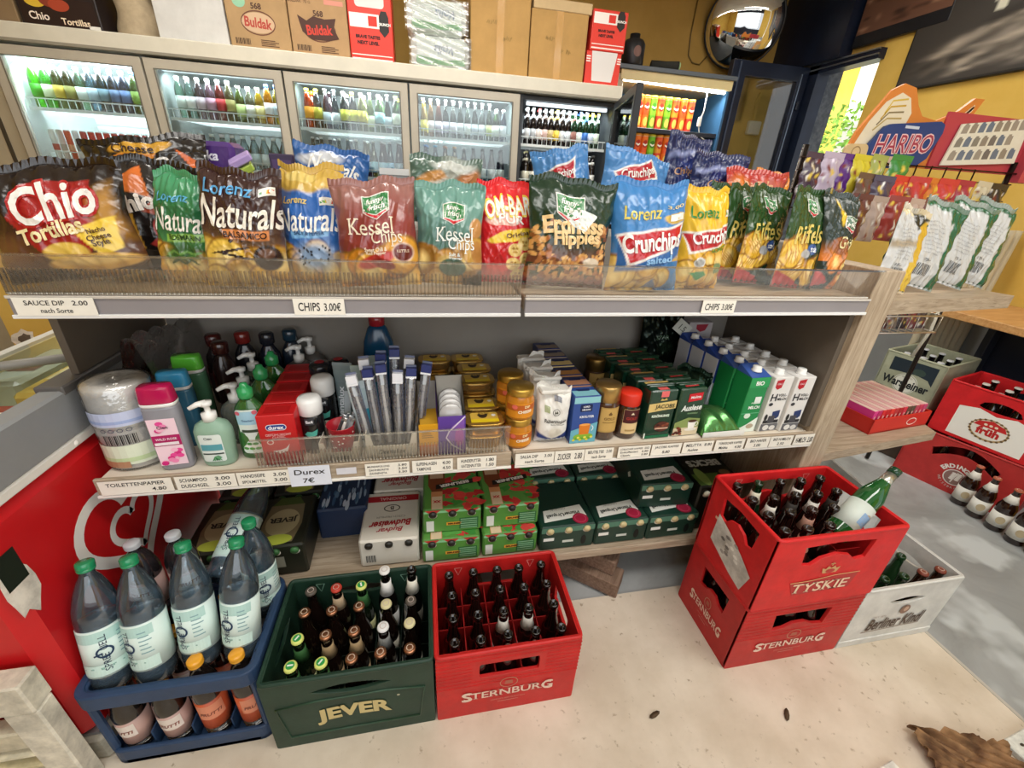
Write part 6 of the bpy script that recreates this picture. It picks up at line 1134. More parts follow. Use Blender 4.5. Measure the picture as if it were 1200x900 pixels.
			p.decal(*ellipse(-.02, .14, .006, .006, 12), f(.0024), '#d86a7a'); p.decal(*ellipse(.02, .142, .006, .006, 12), f(.0024), '#d86a7a'); p.part('label', t)
	# red boxes in a row
	for k in range(5):
		t = thing('red_carton', f'glossy red carton with blue oval logo, {["at the front", "second", "third", "fourth", "last"][k]} of its row', 'carton', (-.385 - .002 * k, 1.035 + .066 * k, MZ), (0, 0, R(3)), 'red cartons'); w, d, h = .088, .06, .150 + (.0 if k < 3 else .002)
		MB().box(-w / 2, w / 2, -d / 2, d / 2, 0, h, '#c8181e', 'gloss_card', .0015).part('carton', t); p = MB(); f = front(0, -d / 2, 0)
		p.decal(*poly(rrect(-.026, .022, .106, .124, .009)), f, '#f0f0f4'); p.decal(*poly(rrect(-.0245, .0205, .1075, .1225, .0075)), front(0, -d / 2, 0, .001), '#26408a'); p.decal(*text('durex', w=.036, cx=-.002, cz=.115, bold=.03), front(0, -d / 2, 0, .0015), '#f6f6fa')
		p.decal(*text('GEFÜHLSECHT', w=.06, cz=.094, bold=.01), f, '#f0c8c8'); p.decal(*text('CLASSIC', w=.03, cz=.086, bold=.01), f, '#f0c8c8'); p.decal(*ring(-.022, .072, .008, .007, .0025), f, '#f0d8d4')
		p.decal(*poly([(-.020, .046), (-.005, .036), (.014, .042), (.022, .064), (.012, .052), (-.002, .047)]), front(0, -d / 2, 0, .001), '#f2e8e8'); p.decal(*rect(-.03, .03, .010, .014), f, '#e0a0a0'); p.decal(*rect(-.03, .03, -.018, .018), topside(0, 0, h), '#b01418'); p.part('front_print', t)
	# deodorants
	for k, (x, y, h) in enumerate(((-.318, 1.075, .165), (-.300, 1.16, .185), (-.325, 1.26, .185), (-.275, 1.28, .185))):
		wc = '#eeeeec' if k < 2 else '#24262a'
		t = thing('deodorant', ['black deodorant with rounded white cap in front', 'black deodorant with rounded white cap behind the front one', 'dark deodorant with dark red-topped cap, left of the back pair', 'dark deodorant with dark red-topped cap, right of the back pair'][k], 'deodorant', (x, y, MZ), (0, 0, 0), 'deodorants')
		m = MB(); m.lathe([(0, 0), (.028, 0), (.030, .006), (.030, h * .66), (.027, h * .70)], 28, '#16181a', 'smooth_plastic'); m.part('can_body', t); m = MB(); m.lathe([(.0285, h * .70), (.031, h * .72), (.031, h * .94), (.026, h * .99), (.015, h), (0, h)], 28, wc, 'smooth_plastic'); m.part('cap', t)
		p = MB(); f = round_cyl(.030, off=.0006)
		if k < 2: p.decal(*rect(-.012, .012, h * .56, h * .68), f, '#3a3c40', maxlen=.006); p.decal(*text('8x4', w=.018, cz=h * .62, bold=.04), round_cyl(.030, off=.0014), '#e8eaec'); p.decal(*poly([(-.018, h * .38), (-.008, h * .44), (.004, h * .43), (.018, h * .47), (.014, h * .36), (-.006, h * .33)]), f, '#58b8a8', maxlen=.006)
		else: p.decal(*ellipse(0, 0, .014, .014, 16), topside(0, 0, h + .0005), '#b02830'); p.decal(*rect(-.02, .02, h * .3, h * .36), f, '#5a5e64', maxlen=.008)
		p.part('label', t)
	# dark bottles at the back left
	for k, (x, y, c) in enumerate(((-.66, 1.40, '#241a1a'), (-.585, 1.42, '#1c1c22'), (-.51, 1.41, '#191d2a'), (-.45, 1.44, '#1d2836'), (-.615, 1.33, '#2a1a18'))):
		t = thing('dark_bottle', f'dark household bottle, {["leftmost", "second from the left", "third from the left", "rightmost", "frontmost"][k]} of the dark group at the back left', 'bottle', (x, y, MZ), (0, 0, .2 * k), 'dark bottles at the back left'); m = MB(); m.lathe([(0, 0), (.46, 0), (.5, .01), (.5, .12), (.44, .16), (.25, .185), (.2, .195)], 24, c, 'smooth_plastic', sx=.068, sy=.055, power=2.6); m.part('bottle_body', t); m = MB(); m.lathe([(.02, .194), (.022, .197), (.022, .225), (.018, .23), (0, .23)], 16, ['#4a1a1a', '#7a2420', '#22242c', '#203848', '#3a1a16'][k], 'smooth_plastic'); m.part('cap', t)
		p = MB(); p.decal(*rect(-.025, .025, .04, .11), front(0, -.0275, 0, .0012), ['#3a2a2a', '#3a2228', '#26304a', '#22404e', '#4a2a24'][k]); p.part('label', t)
	# toothpaste tubes standing on their caps
	def tube_(lab, x, y, h, c, rz, ry, dark, z=MZ + .0025, txt_='Dentalux'):
		t = thing('toothpaste_tube', lab, 'toothpaste', (x, y, z), (0, R(ry), R(rz)), 'toothpaste tubes'); m = MB()
		def f_(U, V, off=0): a = U * 2 * PI; k = V ** 1.1; rx = .019 * (1 - k) + .027 * k + off; ry_ = .019 * (1 - k) + .0012 * k + off; return np.stack([rx * np.cos(a), ry_ * np.sin(a), .022 + (h - .022) * V], 1)
		m.surf(f_, 33, 16, c, 'smooth_plastic'); m.box(-.027, .027, -.0012, .0012, h - .001, h + .008, c, 'smooth_plastic'); m.part('tube_body', t); m = MB(); m.lathe([(0, 0), (.018, 0), (.0185, .004), (.017, .024), (.012, .026)], 20, '#e8eaea', 'plastic'); m.part('cap', t)
		p = MB(); g = lambda off: (lambda a_, z: np.stack([a_, -(.019 * (1 - (z - .022) / (h - .022)) + .0012 * ((z - .022) / (h - .022))) * np.sqrt(np.clip(1 - (a_ / .0285) ** 2, 0, 1)) - off, z], 1)); p.decal(*poly([(-.002, .03), (.014, .03), (.020, h * .62), (.002, h * .62)]), g(.001), '#3aa0b8' if not dark else '#c8d0d4', maxlen=.01)
		p.decal(*text(txt_, w=h * .55, h=.016, cx=-.008, cz=h * .42, bold=.03, rot=PI / 2 - .05), g(.0016), '#16263a' if not dark else '#e8ecee'); p.decal(*rect(-.02, .02, h * .75, h * .93), g(.0012), '#b4c8cc' if not dark else '#7a8a8c', maxlen=.01); p.part('label', t)
	tube_('pale teal toothpaste tube leaning at the front left of the toothbrushes', -.178, 1.075, .195, '#c9d8dc', 6, -4, False); tube_('grey toothpaste tube standing behind the red cup', -.252, 1.18, .205, '#7c8a8c', -4, 2, True); tube_('pale green toothpaste tube behind the front tube', -.195, 1.17, .20, '#a9bcb8', 5, 0, False); tube_('second pale tube half hidden by the toothbrushes', -.165, 1.24, .20, '#9fb0ae', 3, -2, False)
	# red cup with lighters
	t = thing('red_cup', 'small red cup holding lighters at the shelf front', 'cup', (-.242, 1.055, MZ + .0035)); m = MB(); m.lathe([(0, 0), (.028, 0), (.031, .003), (.037, .082), (.038, .085), (.0355, .084), (.030, .008), (0, .008)], 28, '#b02430', 'smooth_plastic'); m.part('cup_body', t)
	p = MB()
	for k in range(12): r = random.Random(k); p.decal(*ellipse(r.uniform(-.04, .04), r.uniform(.02, .07), .0025, .0025, 8), lambda a_, z: np.stack([(.031 + .07 * z + .0012) * np.sin(a_ / .034), -(.031 + .07 * z + .0012) * np.cos(a_ / .034), z], 1), '#f0e8e4')
	p.part('dot_print', t)
	for k in range(7):
		a = k * .9; rr = .016 if k else 0; t = thing('lighter', f'{["silver", "grey", "black", "pale blue", "dark grey", "white", "steel"][k]} lighter sticking out of the red cup', 'lighter', (-.242 + rr * math.cos(a), 1.055 + rr * math.sin(a), MZ + .048), (.35 * math.sin(a), .45 * math.cos(a), a), 'lighters in the red cup'); c = ['#b8bcc0', '#6a6e70', '#2a2c2e', '#a8c0d0', '#44484a', '#dcdcd8', '#909498'][k]
		MB().box(-.006, .006, -.004, .004, 0, .058, c, 'smooth_plastic', .002).part('lighter_body', t); MB().box(-.006, .006, -.004, .004, .0585, .070, '#c9ccd0', 'metal', .001).part('lighter_head', t)
	# small grey cardboard trays at the front
	def dtray(lab, x, y, w, d, h, c, txt_=None, dip=.5, nm='display_tray'):
		t = thing(nm, lab, 'tray', (x, y, MZ)); m = MB(); m.box(-w / 2, w / 2, -d / 2, d / 2, 0, .003, c, 'paper')
		out = [(-w / 2, 0), (w / 2, 0), (w / 2, h), (w / 2 - .012, h), (w / 2 - .02, h * dip), (-w / 2 + .02, h * dip), (-w / 2 + .012, h), (-w / 2, h)]; V, F = plate(out, [], .002); m.add(V + (0, -d / 2, 0), F, c, 'paper'); m.box(-w / 2, -w / 2 + .002, -d / 2, d / 2, 0, h, c, 'paper'); m.box(w / 2 - .002, w / 2, -d / 2, d / 2, 0, h, c, 'paper'); m.box(-w / 2, w / 2, d / 2 - .002, d / 2, 0, h * 1.2, c, 'paper'); m.part('tray_box', t)
		if txt_: p = MB(); p.decal(*text(txt_, w=w * .55, cz=h * dip * .5, bold=.03, shear=.2), front(0, -d / 2 - .001, 0), '#6a655c'); p.part('front_print', t)
	dtray('pale cardboard tray holding the red cup', -.242, 1.053, .10, .10, .06, '#cfc8ba', 'Feuer')
	dtray('pale cardboard tray full of toothbrushes with a fish-shaped print', -.108, 1.06, .135, .10, .075, '#d6d0c4', 'Dentalux')
	# toothbrush blister packs
	for k in range(10):
		x = -.165 + .0245 * (k % 6) + .012 * (k > 5); y = 1.045 + .035 * (k > 5) + .003 * (k % 3); h = .235 + .012 * (k % 3) + .028 * (k > 5); ry = [-9, -5, -2, 2, 5, 8, -4, 0, 3, 6][k]
		t = thing('toothbrush', f'toothbrush in a clear pack, {ORD[k % 6]} from the left in the {"back" if k > 5 else "front"} row of the tray', 'toothbrush', (x, y, MZ + .004), (R(-4), R(ry), R([4, -6, 8, -3, 5, -8, 3, -5, 6, -4][k])), 'packed toothbrushes')
		m = MB(); c = ['#e8ecf0', '#c9ccd4', '#e8e8ea', '#d0d4dc', '#eeeef2', '#c4c8d4', '#8a90b0', '#d8dce4', '#5a64a0', '#dfe3ea'][k]; m.tube([(0, -.002, .02), (.001, -.003, .10), (-.001, -.001, .16), (0, 0, h - .03)], [.0055, .0048, .0035, .004], 8, c, 'smooth_plastic'); m.box(-.005, .005, -.014, -.003, h - .062, h - .034, '#dfe6ee', 'cloth', .001); m.part('brush', t)
		m = MB(); m.box(-.013, .013, .004, .0055, 0, h, '#6f7690', 'printed'); m.box(-.0135, .0135, -.012, .006, h - .028, h - .006, '#2a356e' if k % 3 else '#e4e6ec', 'gloss_card', .001); m.box(-.0135, .0135, -.0125, .006, h - .033, h - .028, '#eceef2', 'gloss_card'); m.part('backing_card', t)
		m = MB(); m.box(-.012, .012, -.014, .004, .004, h - .03, mat='wrap', bev=.004); m.part('clear_blister', t)
	# blue bottle far back
	t = thing('detergent_bottle', 'tall dark blue bottle with red cap behind the toothbrushes', 'bottle', (-.165, 1.40, MZ)); m = MB(); m.lathe([(0, 0), (.46, 0), (.5, .01), (.5, .15), (.45, .2), (.3, .245), (.22, .255)], 28, '#12466a', 'smooth_plastic', sx=.105, sy=.07, power=2.6); m.part('bottle_body', t); m = MB(); m.lathe([(.022, .255), (.026, .258), (.026, .288), (.02, .293), (0, .293)], 20, '#a02430', 'smooth_plastic'); m.part('cap', t); p = MB(); p.decal(*rect(-.035, .035, .05, .16), front(0, -.0355, 0, .0012), '#1d5a88'); p.part('label', t)
	# open boxes with small packs
	for k, (x, w, h, c, lab) in enumerate(((-.008, .055, .135, '#e8a818', 'yellow carton with a tall grey open top beside the toothbrushes'), (.054, .075, .150, '#5e3c9c', 'purple carton with a tall open top holding round grey packs'))):
		d = .10; t = thing('open_carton', lab, 'carton', (x, 1.055, MZ), (0, 0, R(2))); m = MB(); ht = .10 + .022 * k
		m.box(-w / 2, w / 2, -d / 2, -d / 2 + .002, 0, ht, c, 'gloss_card'); m.box(-w / 2, w / 2, d / 2 - .002, d / 2, 0, h + .05, '#a8a49c', 'card'); m.box(-w / 2, w / 2, -d / 2, d / 2, 0, .003, c, 'card')
		for s_ in (-1, 1): xa = s_ * w / 2; m.add([(xa, -d / 2, 0), (xa, d / 2, 0), (xa, d / 2, h + .05), (xa, -d / 2 + .01, ht)], [(0, 1, 2, 3)], c if s_ < 0 else '#8f8b84', 'card'); m.add([(xa - s_ * .002, -d / 2, 0), (xa - s_ * .002, d / 2, 0), (xa - s_ * .002, d / 2, h + .05), (xa - s_ * .002, -d / 2 + .01, ht)], [(0, 1, 2, 3)], '#9a968e', 'card')
		m.part('carton', t); p = MB(); f = front(0, -d / 2, 0, .0008)
		if k == 0:
			p.decal(*rect(-w / 2, w / 2, 0, .035), f, '#e07a28'); p.decal(*rect(-w / 2 + .004, w / 2 - .004, .004, .030), front(0, -d / 2, 0, .0012), '#d8905a'); 
			for q in range(4): p.decal(*rect(-.02, .012 - .004 * q, .058 + .006 * q, .060 + .006 * q), f, '#8a6414')
		else:
			p.decal(*poly([(.0, .0), (.012, .02), (-.012, .055), (.0, .09), (.034, .118), (.036, .0)]), f, '#8a5cb8'); p.decal(*stroke([(.03, .008), (.0, .03), (-.016, .055), (-.008, .075), (.012, .095), (.036, .12)], .004), front(0, -d / 2, 0, .0014), '#e8dcf0'); p.decal(*ellipse(.02, .055, .012, .03), front(0, -d / 2, 0, .0011), '#b05ab0')
		p.part('front_print', t)
		if k:
			for q in range(4): m = MB(); m.lathe([(0, 0), (.031, 0), (.032, .002), (.032, .012), (.031, .014), (0, .014)], 28, '#b4b2b0', 'smooth_plastic'); m.solo('round_pack', f'round grey pack, {ORD[q]} from the front inside the purple carton', 'pack', (x, 1.035 + .019 * q, MZ + .112 + .006 * q), (R(74), 0, 0), 'round packs in the purple carton')
		else: MB().box(-.024, .024, -.046, .046, .004, .096, '#c9982a', 'card').solo('inner_packet', 'plain packet inside the yellow open carton', 'packet', (x, 1.055, MZ), (0, 0, R(2)))
	# gold tubs
	def tub(lab, x, y, z, rz=0):
		t = thing('pate_tub', lab, 'tub', (x, y, z), (0, 0, rz), 'gold foil tubs'); m = MB(); m.lathe([(0, 0, '#b08a4a'), (.42, 0, '#b08a4a'), (.45, .004, '#c09a58'), (.49, .034, '#c8a464'), (.5, .036, '#d0ae70')], 32, mat='foil', sx=.108, sy=.078, power=4); m.part('tub_body', t)
		m = MB(); m.lathe([(.5, .036), (.53, .037), (.53, .040), (.5, .041), (0, .0415)], 32, '#c8a050', 'foil', sx=.108, sy=.078, power=4); p = m; f = topside(0, 0, .0415, .0008); p.decal(*poly(rrect(-.040, .040, -.028, .028, .008)), f, '#d8b048', 'gloss_card'); p.decal(*rect(-.040, .040, -.028, -.010), topside(0, 0, .0415, .0012), '#e8c820', 'gloss_card'); p.decal(*ellipse(-.004, .006, .012, .010), topside(0, 0, .0415, .0014), '#3a2a1a'); p.decal(*ellipse(-.014, .013, .005, .007), topside(0, 0, .0415, .0016), '#3a2a1a'); p.decal(*ellipse(.006, .013, .005, .007), topside(0, 0, .0415, .0016), '#3a2a1a'); p.decal(*text('PATE', w=.03, cz=.022), topside(0, 0, .0415, .0014), '#6a4a1a'); p.decal(*ellipse(.028, .01, .007, .007), topside(0, 0, .0415, .0014), '#f0ece0'); p.part('lid', t)
	names = []
	for x, y, n, lab in ((.150, 1.055, 2, 'front stack'), (.150, 1.145, 2, 'second stack'), (.150, 1.235, 3, 'third stack'), (.035, 1.325, 2, 'left back stack'), (.15, 1.325, 3, 'right back stack'), (.02, 1.415, 3, 'leftmost rear stack'), (.135, 1.415, 3, 'rearmost right stack')):
		for k in range(n): tub(f'gold tub with a yellow lid, {["bottom", "second up", "third up", "fourth up", "top"][k] if k < n - 1 or n == 1 else "topmost"} of the {lab} of tubs', x + .002 * (k % 2), y, MZ + .0425 * k, .03 * ((k + int(y * 100)) % 3 - 1))
careshelf()

def foodshelf():
	R = math.radians
	def jar(lab, x, y, z, r, h, glass, lid, lcol, prn, lh=.028, mat='smooth_plastic', name='sauce_jar', grp=None, cat='jar'):
		t = thing(name, lab, cat, (x, y, z), (0, 0, 0), grp); m = MB(); m.lathe([(0, 0), (r * .9, 0), (r, .006), (r, h - lh - .014), (r * .86, h - lh), (r * .84, h - lh + .003)], 32, glass, mat); m.part('glass', t)
		m = MB(); m.lathe([(r * .92, h - lh), (r * .95, h - lh + .002), (r * .95, h - .004), (r * .90, h), (0, h)], 36, lid, 'metal' if lcol != 'x' else 'plastic'); m.part('lid', t); p = MB(); prn(p, r, h); p.part('label', t)
	def dip(p, r, h):
		p.decal(*rect(-r * 1.2, r * 1.2, .010, .055), round_cyl(r, off=.0006), '#d88a1e', maxlen=.008); p.decal(*rect(-r * 1.2, r * 1.2, .032, .05), round_cyl(r, off=.0010), '#b85a1a', maxlen=.008); p.decal(*text('CHEESE', w=.04, cx=.008, cz=.030, bold=.04, rot=.05), round_cyl(r, off=.0016), '#f4e8d0'); p.decal(*ellipse(-.022, .044, .008, .007, 14), round_cyl(r, off=.0018), '#e06a5a', maxlen=.006); p.decal(*text('DIP', w=.016, cx=.014, cz=.045, bold=.03), round_cyl(r, off=.0018), '#f4e0b0')
	for k, (x, y, z, lab) in enumerate(((.252, 1.045, 0, 'orange cheese dip jar, lower of the front stack by the sugar'), (.252, 1.045, .0955, 'orange cheese dip jar with gold lid on top of the front stack'), (.240, 1.135, 0, 'orange cheese dip jar, lower of the stack behind'), (.240, 1.135, .0955, 'orange cheese dip jar with gold lid on top of the rear stack'))):
		jar(lab, x, y, MZ + z, .041, .094, '#c07a22', '#c9a24a', '', dip, .022, grp='cheese dip jars')
	# sugar bags
	for k in range(4):
		b = Bag(.098, .165, .062, 60 + k, lean=0, wr=.0025, sharp=.25).start(40, 60).fill('#e9e7e1'); b.pol([(-1, .24), (0, .05), (0, -.05), (-1, -.05)], '#2a3f80', .03).pol([(1, .24), (0, .05), (0, -.05), (1, -.05)], '#2a3f80', .03).pol([(-1, .12), (-.4, .06), (-1, .0)], '#d8dce8', .03).ell(.1, .22, .45, .10, '#d8d2c4', 0, .5)
		if k == 0: b.shape(ring(0, 0, .011, .011, .0015), .05, .64, '#3a4038'); b.shape(poly([(-.006, -.004), (-.003, .006), (0, -.002), (.003, .006), (.006, -.004)]), .05, .64, '#3a4038', .002); b.shape(rect(-.008, .008, -.010, .010), -.5, .68, '#a8b08a'); b.txt('Rübenzucker', .05, .47, .072, '#3a3c3a', h=.012, shear=.15); b.txt('feine Körnung', .2, .40, .045, '#6a6a66', h=.005); b.shape(rect(-.010, .010, -.008, .008), .1, .90, '#8a8c94')
		b.build('sugar_bag', f'white paper sugar bag, {["at the shelf front with a blue chevron base", "second of its row", "third of its row", "last of its row"][k]}', (.352 - .006 * k, 1.045 + .075 * k, MZ + .006 + .006 * (k > 0)), (0, 0, R(3)), back='#e4e2dc', group='sugar bags', cat='sugar', mat='paper', seal='#e4e2dc')
		MB().box(-.045, .045, -.022, .022, .160, .172, '#dedbd4', 'paper', .004).part('folded_top', bpy.data.objects['sugar_bag' if k == 0 else f'sugar_bag.{k:03d}'])
	# tea boxes
	for k in range(6):
		w, d, h = .083, .062, .158 + .004 * k; tc = ['#7fb8c8', '#c08a6a', '#b8844a', '#d8c080', '#9a8a7a', '#8a7a6a'][k]; t = thing('tea_carton', f'blue tea carton, {["front of its row with a tea glass picture", "second of its row", "third of its row", "fourth of its row", "fifth of its row", "last of its row"][k]}', 'tea', (.447 - .006 * k, 1.050 + .0665 * k, MZ), (0, 0, R(3)), 'tea cartons')
		m = MB(); m.box(-w / 2, w / 2, -d / 2, d / 2, 0, h, '#2a4c94' if k == 0 else '#2a3568', 'gloss_card', .0012); m.part('carton', t); p = MB(); f = front(0, -d / 2, 0)
		p.decal(*rect(-w / 2 + .001, w / 2 - .001, h * .86, h - .002), f, tc if k else '#8ac4cc'); p.decal(*rect(-w / 2 + .004, w / 2 - .004, -d / 2 + .004, d * .12), topside(0, 0, h), tc if k else '#7fb8c4'); p.decal(*poly([(-.018, d * .05), (.018, d * .05), (.022, d * .28), (-.022, d * .28)]), topside(0, 0, h, .001), '#1c2a5c')
		if k == 0:
			p.decal(*poly([(-w / 2, .0), (w / 2, .0), (w / 2, .07), (-w / 2, .045)]), front(0, -d / 2, 0, .0008), '#6aaec0'); p.decal(*poly(rrect(-.020, .018, .108, .132, .004)), front(0, -d / 2, 0, .0012), '#16244e'); p.decal(*text('LORD', w=.02, cx=-.001, cz=.125, bold=.03), front(0, -d / 2, 0, .0018), '#e8ecf4'); p.decal(*text('NELSON', w=.026, cx=-.001, cz=.115, bold=.03), front(0, -d / 2, 0, .0018), '#e8ecf4'); p.decal(*text('KRÄUTER', w=.045, cx=.004, cz=.092, bold=.02), front(0, -d / 2, 0, .0016), '#f0f4f8')
			p.decal(*ellipse(.0, .022, .032, .012), front(0, -d / 2, 0, .0012), '#8ab83a'); p.decal(*poly([(-.014, .03), (.016, .03), (.019, .064), (-.017, .064)]), front(0, -d / 2, 0, .0016), '#d87a22'); p.decal(*ellipse(.001, .064, .018, .004), front(0, -d / 2, 0, .002), '#e8a050'); p.decal(*ring(.022, .05, .008, .010, .003, a0=-1.3, a1=1.5), front(0, -d / 2, 0, .0018), '#d8e4e8')
			for q in range(9): p.decal(*ellipse(-.03 + .007 * q, .012 + .004 * (q % 3), .005, .004, 8), front(0, -d / 2, 0, .0022 + .0001 * q), ['#d8d03a', '#6aa83a', '#e8e060'][q % 3])
		p.part('front_print', t)
	def gold(p, r, h): p.decal(*rect(-.030, .030, .03, .115), round_cyl(r, off=.0008), '#b08d4e', maxlen=.008); p.decal(*rect(-.027, .027, .034, .111), round_cyl(r, off=.0011), '#c29e5a', maxlen=.008); p.decal(*text('GOLD', w=.034, cz=.078, bold=.02), round_cyl(r, off=.0018), '#7a5a2a'); p.decal(*poly([(-.006, .094), (0, .102), (.006, .094), (.004, .09), (-.004, .09)]), round_cyl(r, off=.0018), '#6a4a20'); p.decal(*rect(-.02, .02, .064, .066), round_cyl(r, off=.0018), '#8a6a34', maxlen=.008)
	jar('tall instant coffee jar with gold lid and gold label', .527, 1.06, MZ, .041, .178, '#4a3020', '#b8965a', '', gold, .05, name='coffee_jar', cat='coffee', mat='glass_dark')
	def redl(p, r, h): p.decal(*rect(-.027, .027, .02, .105), round_cyl(r, off=.0008), '#e0c490', maxlen=.008); p.decal(*rect(-.026, .026, .058, .104), round_cyl(r, off=.0012), '#4a1a1c', maxlen=.008); p.decal(*text('GOLD', w=.034, cz=.075, bold=.02), round_cyl(r, off=.0018), '#b8342a'); p.decal(*poly([(-.006, .088), (0, .096), (.006, .088)]), round_cyl(r, off=.0018), '#e8d8b8'); p.decal(*rect(-.016, .016, .03, .036), round_cyl(r, off=.0016), '#b09058', maxlen=.008)
	jar('smaller instant coffee jar with bright red lid', .600, 1.055, MZ, .036, .152, '#3c2416', '#d8301c', 'x', redl, .040, name='coffee_jar', cat='coffee', mat='glass_dark')
	jar('gold-lidded coffee jar half hidden behind the dark green packs', .58, 1.30, MZ, .038, .165, '#4a3424', '#8a6c3a', '', gold, .045, name='coffee_jar', cat='coffee', mat='glass_dark')
	# vacuum bricks of coffee
	def brick(lab, x, y, kind, k, w=.093, d=.066, h=.168):
		t = thing('coffee_pack', lab, 'coffee', (x, y, MZ), (0, 0, R(3)), 'dark green coffee packs'); dk = '#123a2a' if kind == 0 else '#143c26'; m = MB(); m.box(-w / 2, w / 2, -d / 2, d / 2, 0, h, dk, 'film', .004); m.part('pack', t); m = MB(); m.box(-w / 2 + .004, w / 2 - .004, -.012, .010, h, h + .006, dk, 'film', .002); m.box(-w / 2 - .003, w / 2 + .003, -.004, .004, h + .001, h + .008, '#0e2c20', 'film', .002); m.part('folded_top', t)
		p = MB(); F = lambda o: front(0, -d / 2, 0, o)
		if kind == 0:
			p.decal(*rect(-.018, .016, -d * .45, -d * .2), topside(0, 0, h, .001), '#d85a5a'); p.decal(*rect(-.040, .040, d * .2, d * .42), topside(0, 0, h, .0012), '#c9a860'); p.decal(*rect(-.012, .014, h - .022, h - .002), F(.0008), '#e06a6a')
			if k == 0:
				p.decal(*poly([(-w / 2, .095), (w / 2, .105), (w / 2, .132), (-w / 2, .124)]), F(.0010), '#d8bc78'); p.decal(*text('JACOBS', w=.066, h=.018, cx=.008, cz=.1125, bold=.02, serif=True), F(.0018), '#16281e'); p.decal(*text('KRÖNUNG', w=.06, h=.011, cx=.0, cz=.082, bold=.04), F(.0014), '#e4ecdc'); p.decal(*poly([(-.012, .134), (-.008, .142), (0, .138), (.008, .143), (.012, .135)]), F(.0014), '#c9a860'); p.decal(*rect(-w / 2 + .002, w / 2 - .002, .002, .012), F(.0010), '#1a6a44')
				p.decal(*ellipse(.012, .042, .026, .018), F(.0012), '#5a2a20')
				for q in range(8): r = random.Random(q); p.decal(*ellipse(.012 + r.uniform(-.02, .02), .04 + r.uniform(-.012, .012), .006, .004, 10), F(.0016 + .0001 * q), ['#7a3a28', '#3a1a14', '#8a4a30'][q % 3])
				p.decal(*rect(-.012, .034, .034, .040), F(.003), '#c8a088'); p.decal(*rect(-w / 2 + .001, -w / 2 + .006, .003, .022), F(.0014), '#e0e4dc')
			else: p.decal(*rect(-w / 2 + .002, w / 2 - .002, .100, .128), F(.001), '#d8bc78')
		else:
			p.decal(*poly([(-.024, -d * .3), (.024, -d * .26), (.022, d * .05), (-.022, 0)]), topside(0, 0, h, .001), '#c8202c'); p.decal(*text('Melitta', w=.032, cx=0, cz=-d * .13, shear=.15, bold=.02), topside(0, 0, h, .0018), '#f0e4e4')
			if k == 0:
				p.decal(*poly([(-.016, .122), (.032, .128), (.032, .154), (-.016, .150)]), F(.0010), '#c8202c'); p.decal(*text('Melitta', w=.036, cx=.008, cz=.139, shear=.15, bold=.02, rot=.08), F(.0018), '#f4ecec'); p.decal(*text('Auslese', w=.072, h=.021, cx=.002, cz=.102, shear=.2, bold=.025, rot=.05), F(.0016), '#eef0ea'); p.decal(*text('KLASSISCH', w=.035, cx=.01, cz=.082), F(.0016), '#a8c090')
				p.decal(*poly([(-w / 2 + .002, .004), (w / 2 - .002, .004), (w / 2 - .002, .06), (.0, .066), (-w / 2 + .002, .05)]), F(.0009), '#8a9a5a'); p.decal(*rect(-w / 2 + .002, w / 2 - .002, .002, .03), F(.0012), '#d8c8a8'); p.decal(*poly([(.002, .052), (.034, .054), (.028, .026), (.008, .024)]), F(.0016), '#f2efe8'); p.decal(*ellipse(.018, .053, .016, .005), F(.0022), '#4a2a1a'); p.decal(*ring(.034, .042, .007, .008, .002), F(.0016), '#f2efe8'); p.decal(*ellipse(.018, .022, .022, .005), F(.0014), '#e8e4da')
				for q in range(12): r = random.Random(q + 30); p.decal(*ellipse(r.uniform(-.042, -.006), r.uniform(.006, .032), .006, .004, 10), F(.0018 + .0001 * q), ['#6a2a1a', '#8a4028', '#4a1c12'][q % 3])
		p.part('front_print', t)
	pos = ['at the shelf front', 'second of its row', 'third of its row', 'fourth of its row', 'last of its row']
	for k in range(5): brick(f'dark green coffee pack with gold band, {pos[k]}', .690 - .012 * k, 1.05 + .072 * k, 0, k)
	for k in range(5): brick(f'dark green coffee pack with red label, {pos[k]}', .792 - .012 * k, 1.055 + .072 * k, 1, k)
	# dark foil bag with a tag, milk carton at the back
	b = Bag(.19, .29, .05, 70, wr=.007).start(50, 60).fill('#1c2620'); b.ell(.2, .45, .4, .08, '#2e4030', 0, .6).txt('SPAR', 0, .6, .06, '#56705a', h=.016)
	b.build('foil_bag', 'dark green shiny foil bag hanging open at the back behind the coffee', (.905, 1.44, MZ + .008), (R(-4), 0, R(2)), back='#1c2620', group=None, cat='bag', mat='foil')
	m = MB(); m.box(-.035, .035, -.001, .001, -.025, .025, '#c8ccc4', 'paper'); m.decal(*text('1.5', w=.03, bold=.01), front(0, -.001, 0), '#3a3a36'); m.solo('paper_tag', 'small white paper tag on the dark foil bag', 'tag', (.955, 1.395, MZ + .235), (0, R(35), 0))
	# green foil pouch at the front
	t = thing('foil_pouch', 'light green foil pouch lying at the shelf front beside the coffee', 'pouch', (.918, 1.055, MZ), (0, 0, R(2))); m = MB()
	def pouch(U, V): x = .145 * (U - .5) * (1 - .04 * np.sin(PI * V)); return np.stack([x, -.055 + .16 * V, .004 + .070 * np.sin(PI * np.clip(V, 0, 1)) ** .6 * np.clip(1 - np.abs(2 * U - 1) ** 4, 0, 1) ** .5 * (1 - .25 * V) + .004 * np.sin(17 * U + 9 * V) * np.sin(PI * U)], 1)
	m.surf(pouch, 34, 34, '#5f9a5a', 'foil'); m.surf(lambda U, V: np.stack([.145 * (U - .5), -.055 + .16 * V, np.full(len(U), .003)], 1), 3, 3, '#5f9a5a', 'foil', flip=True); m.part('pouch', t); p = MB(); p.box(-.078, .076, -.058, -.0565, .0, .022, '#ecebe6', 'paper'); p.part('paper_strip', t, 'white paper strip')
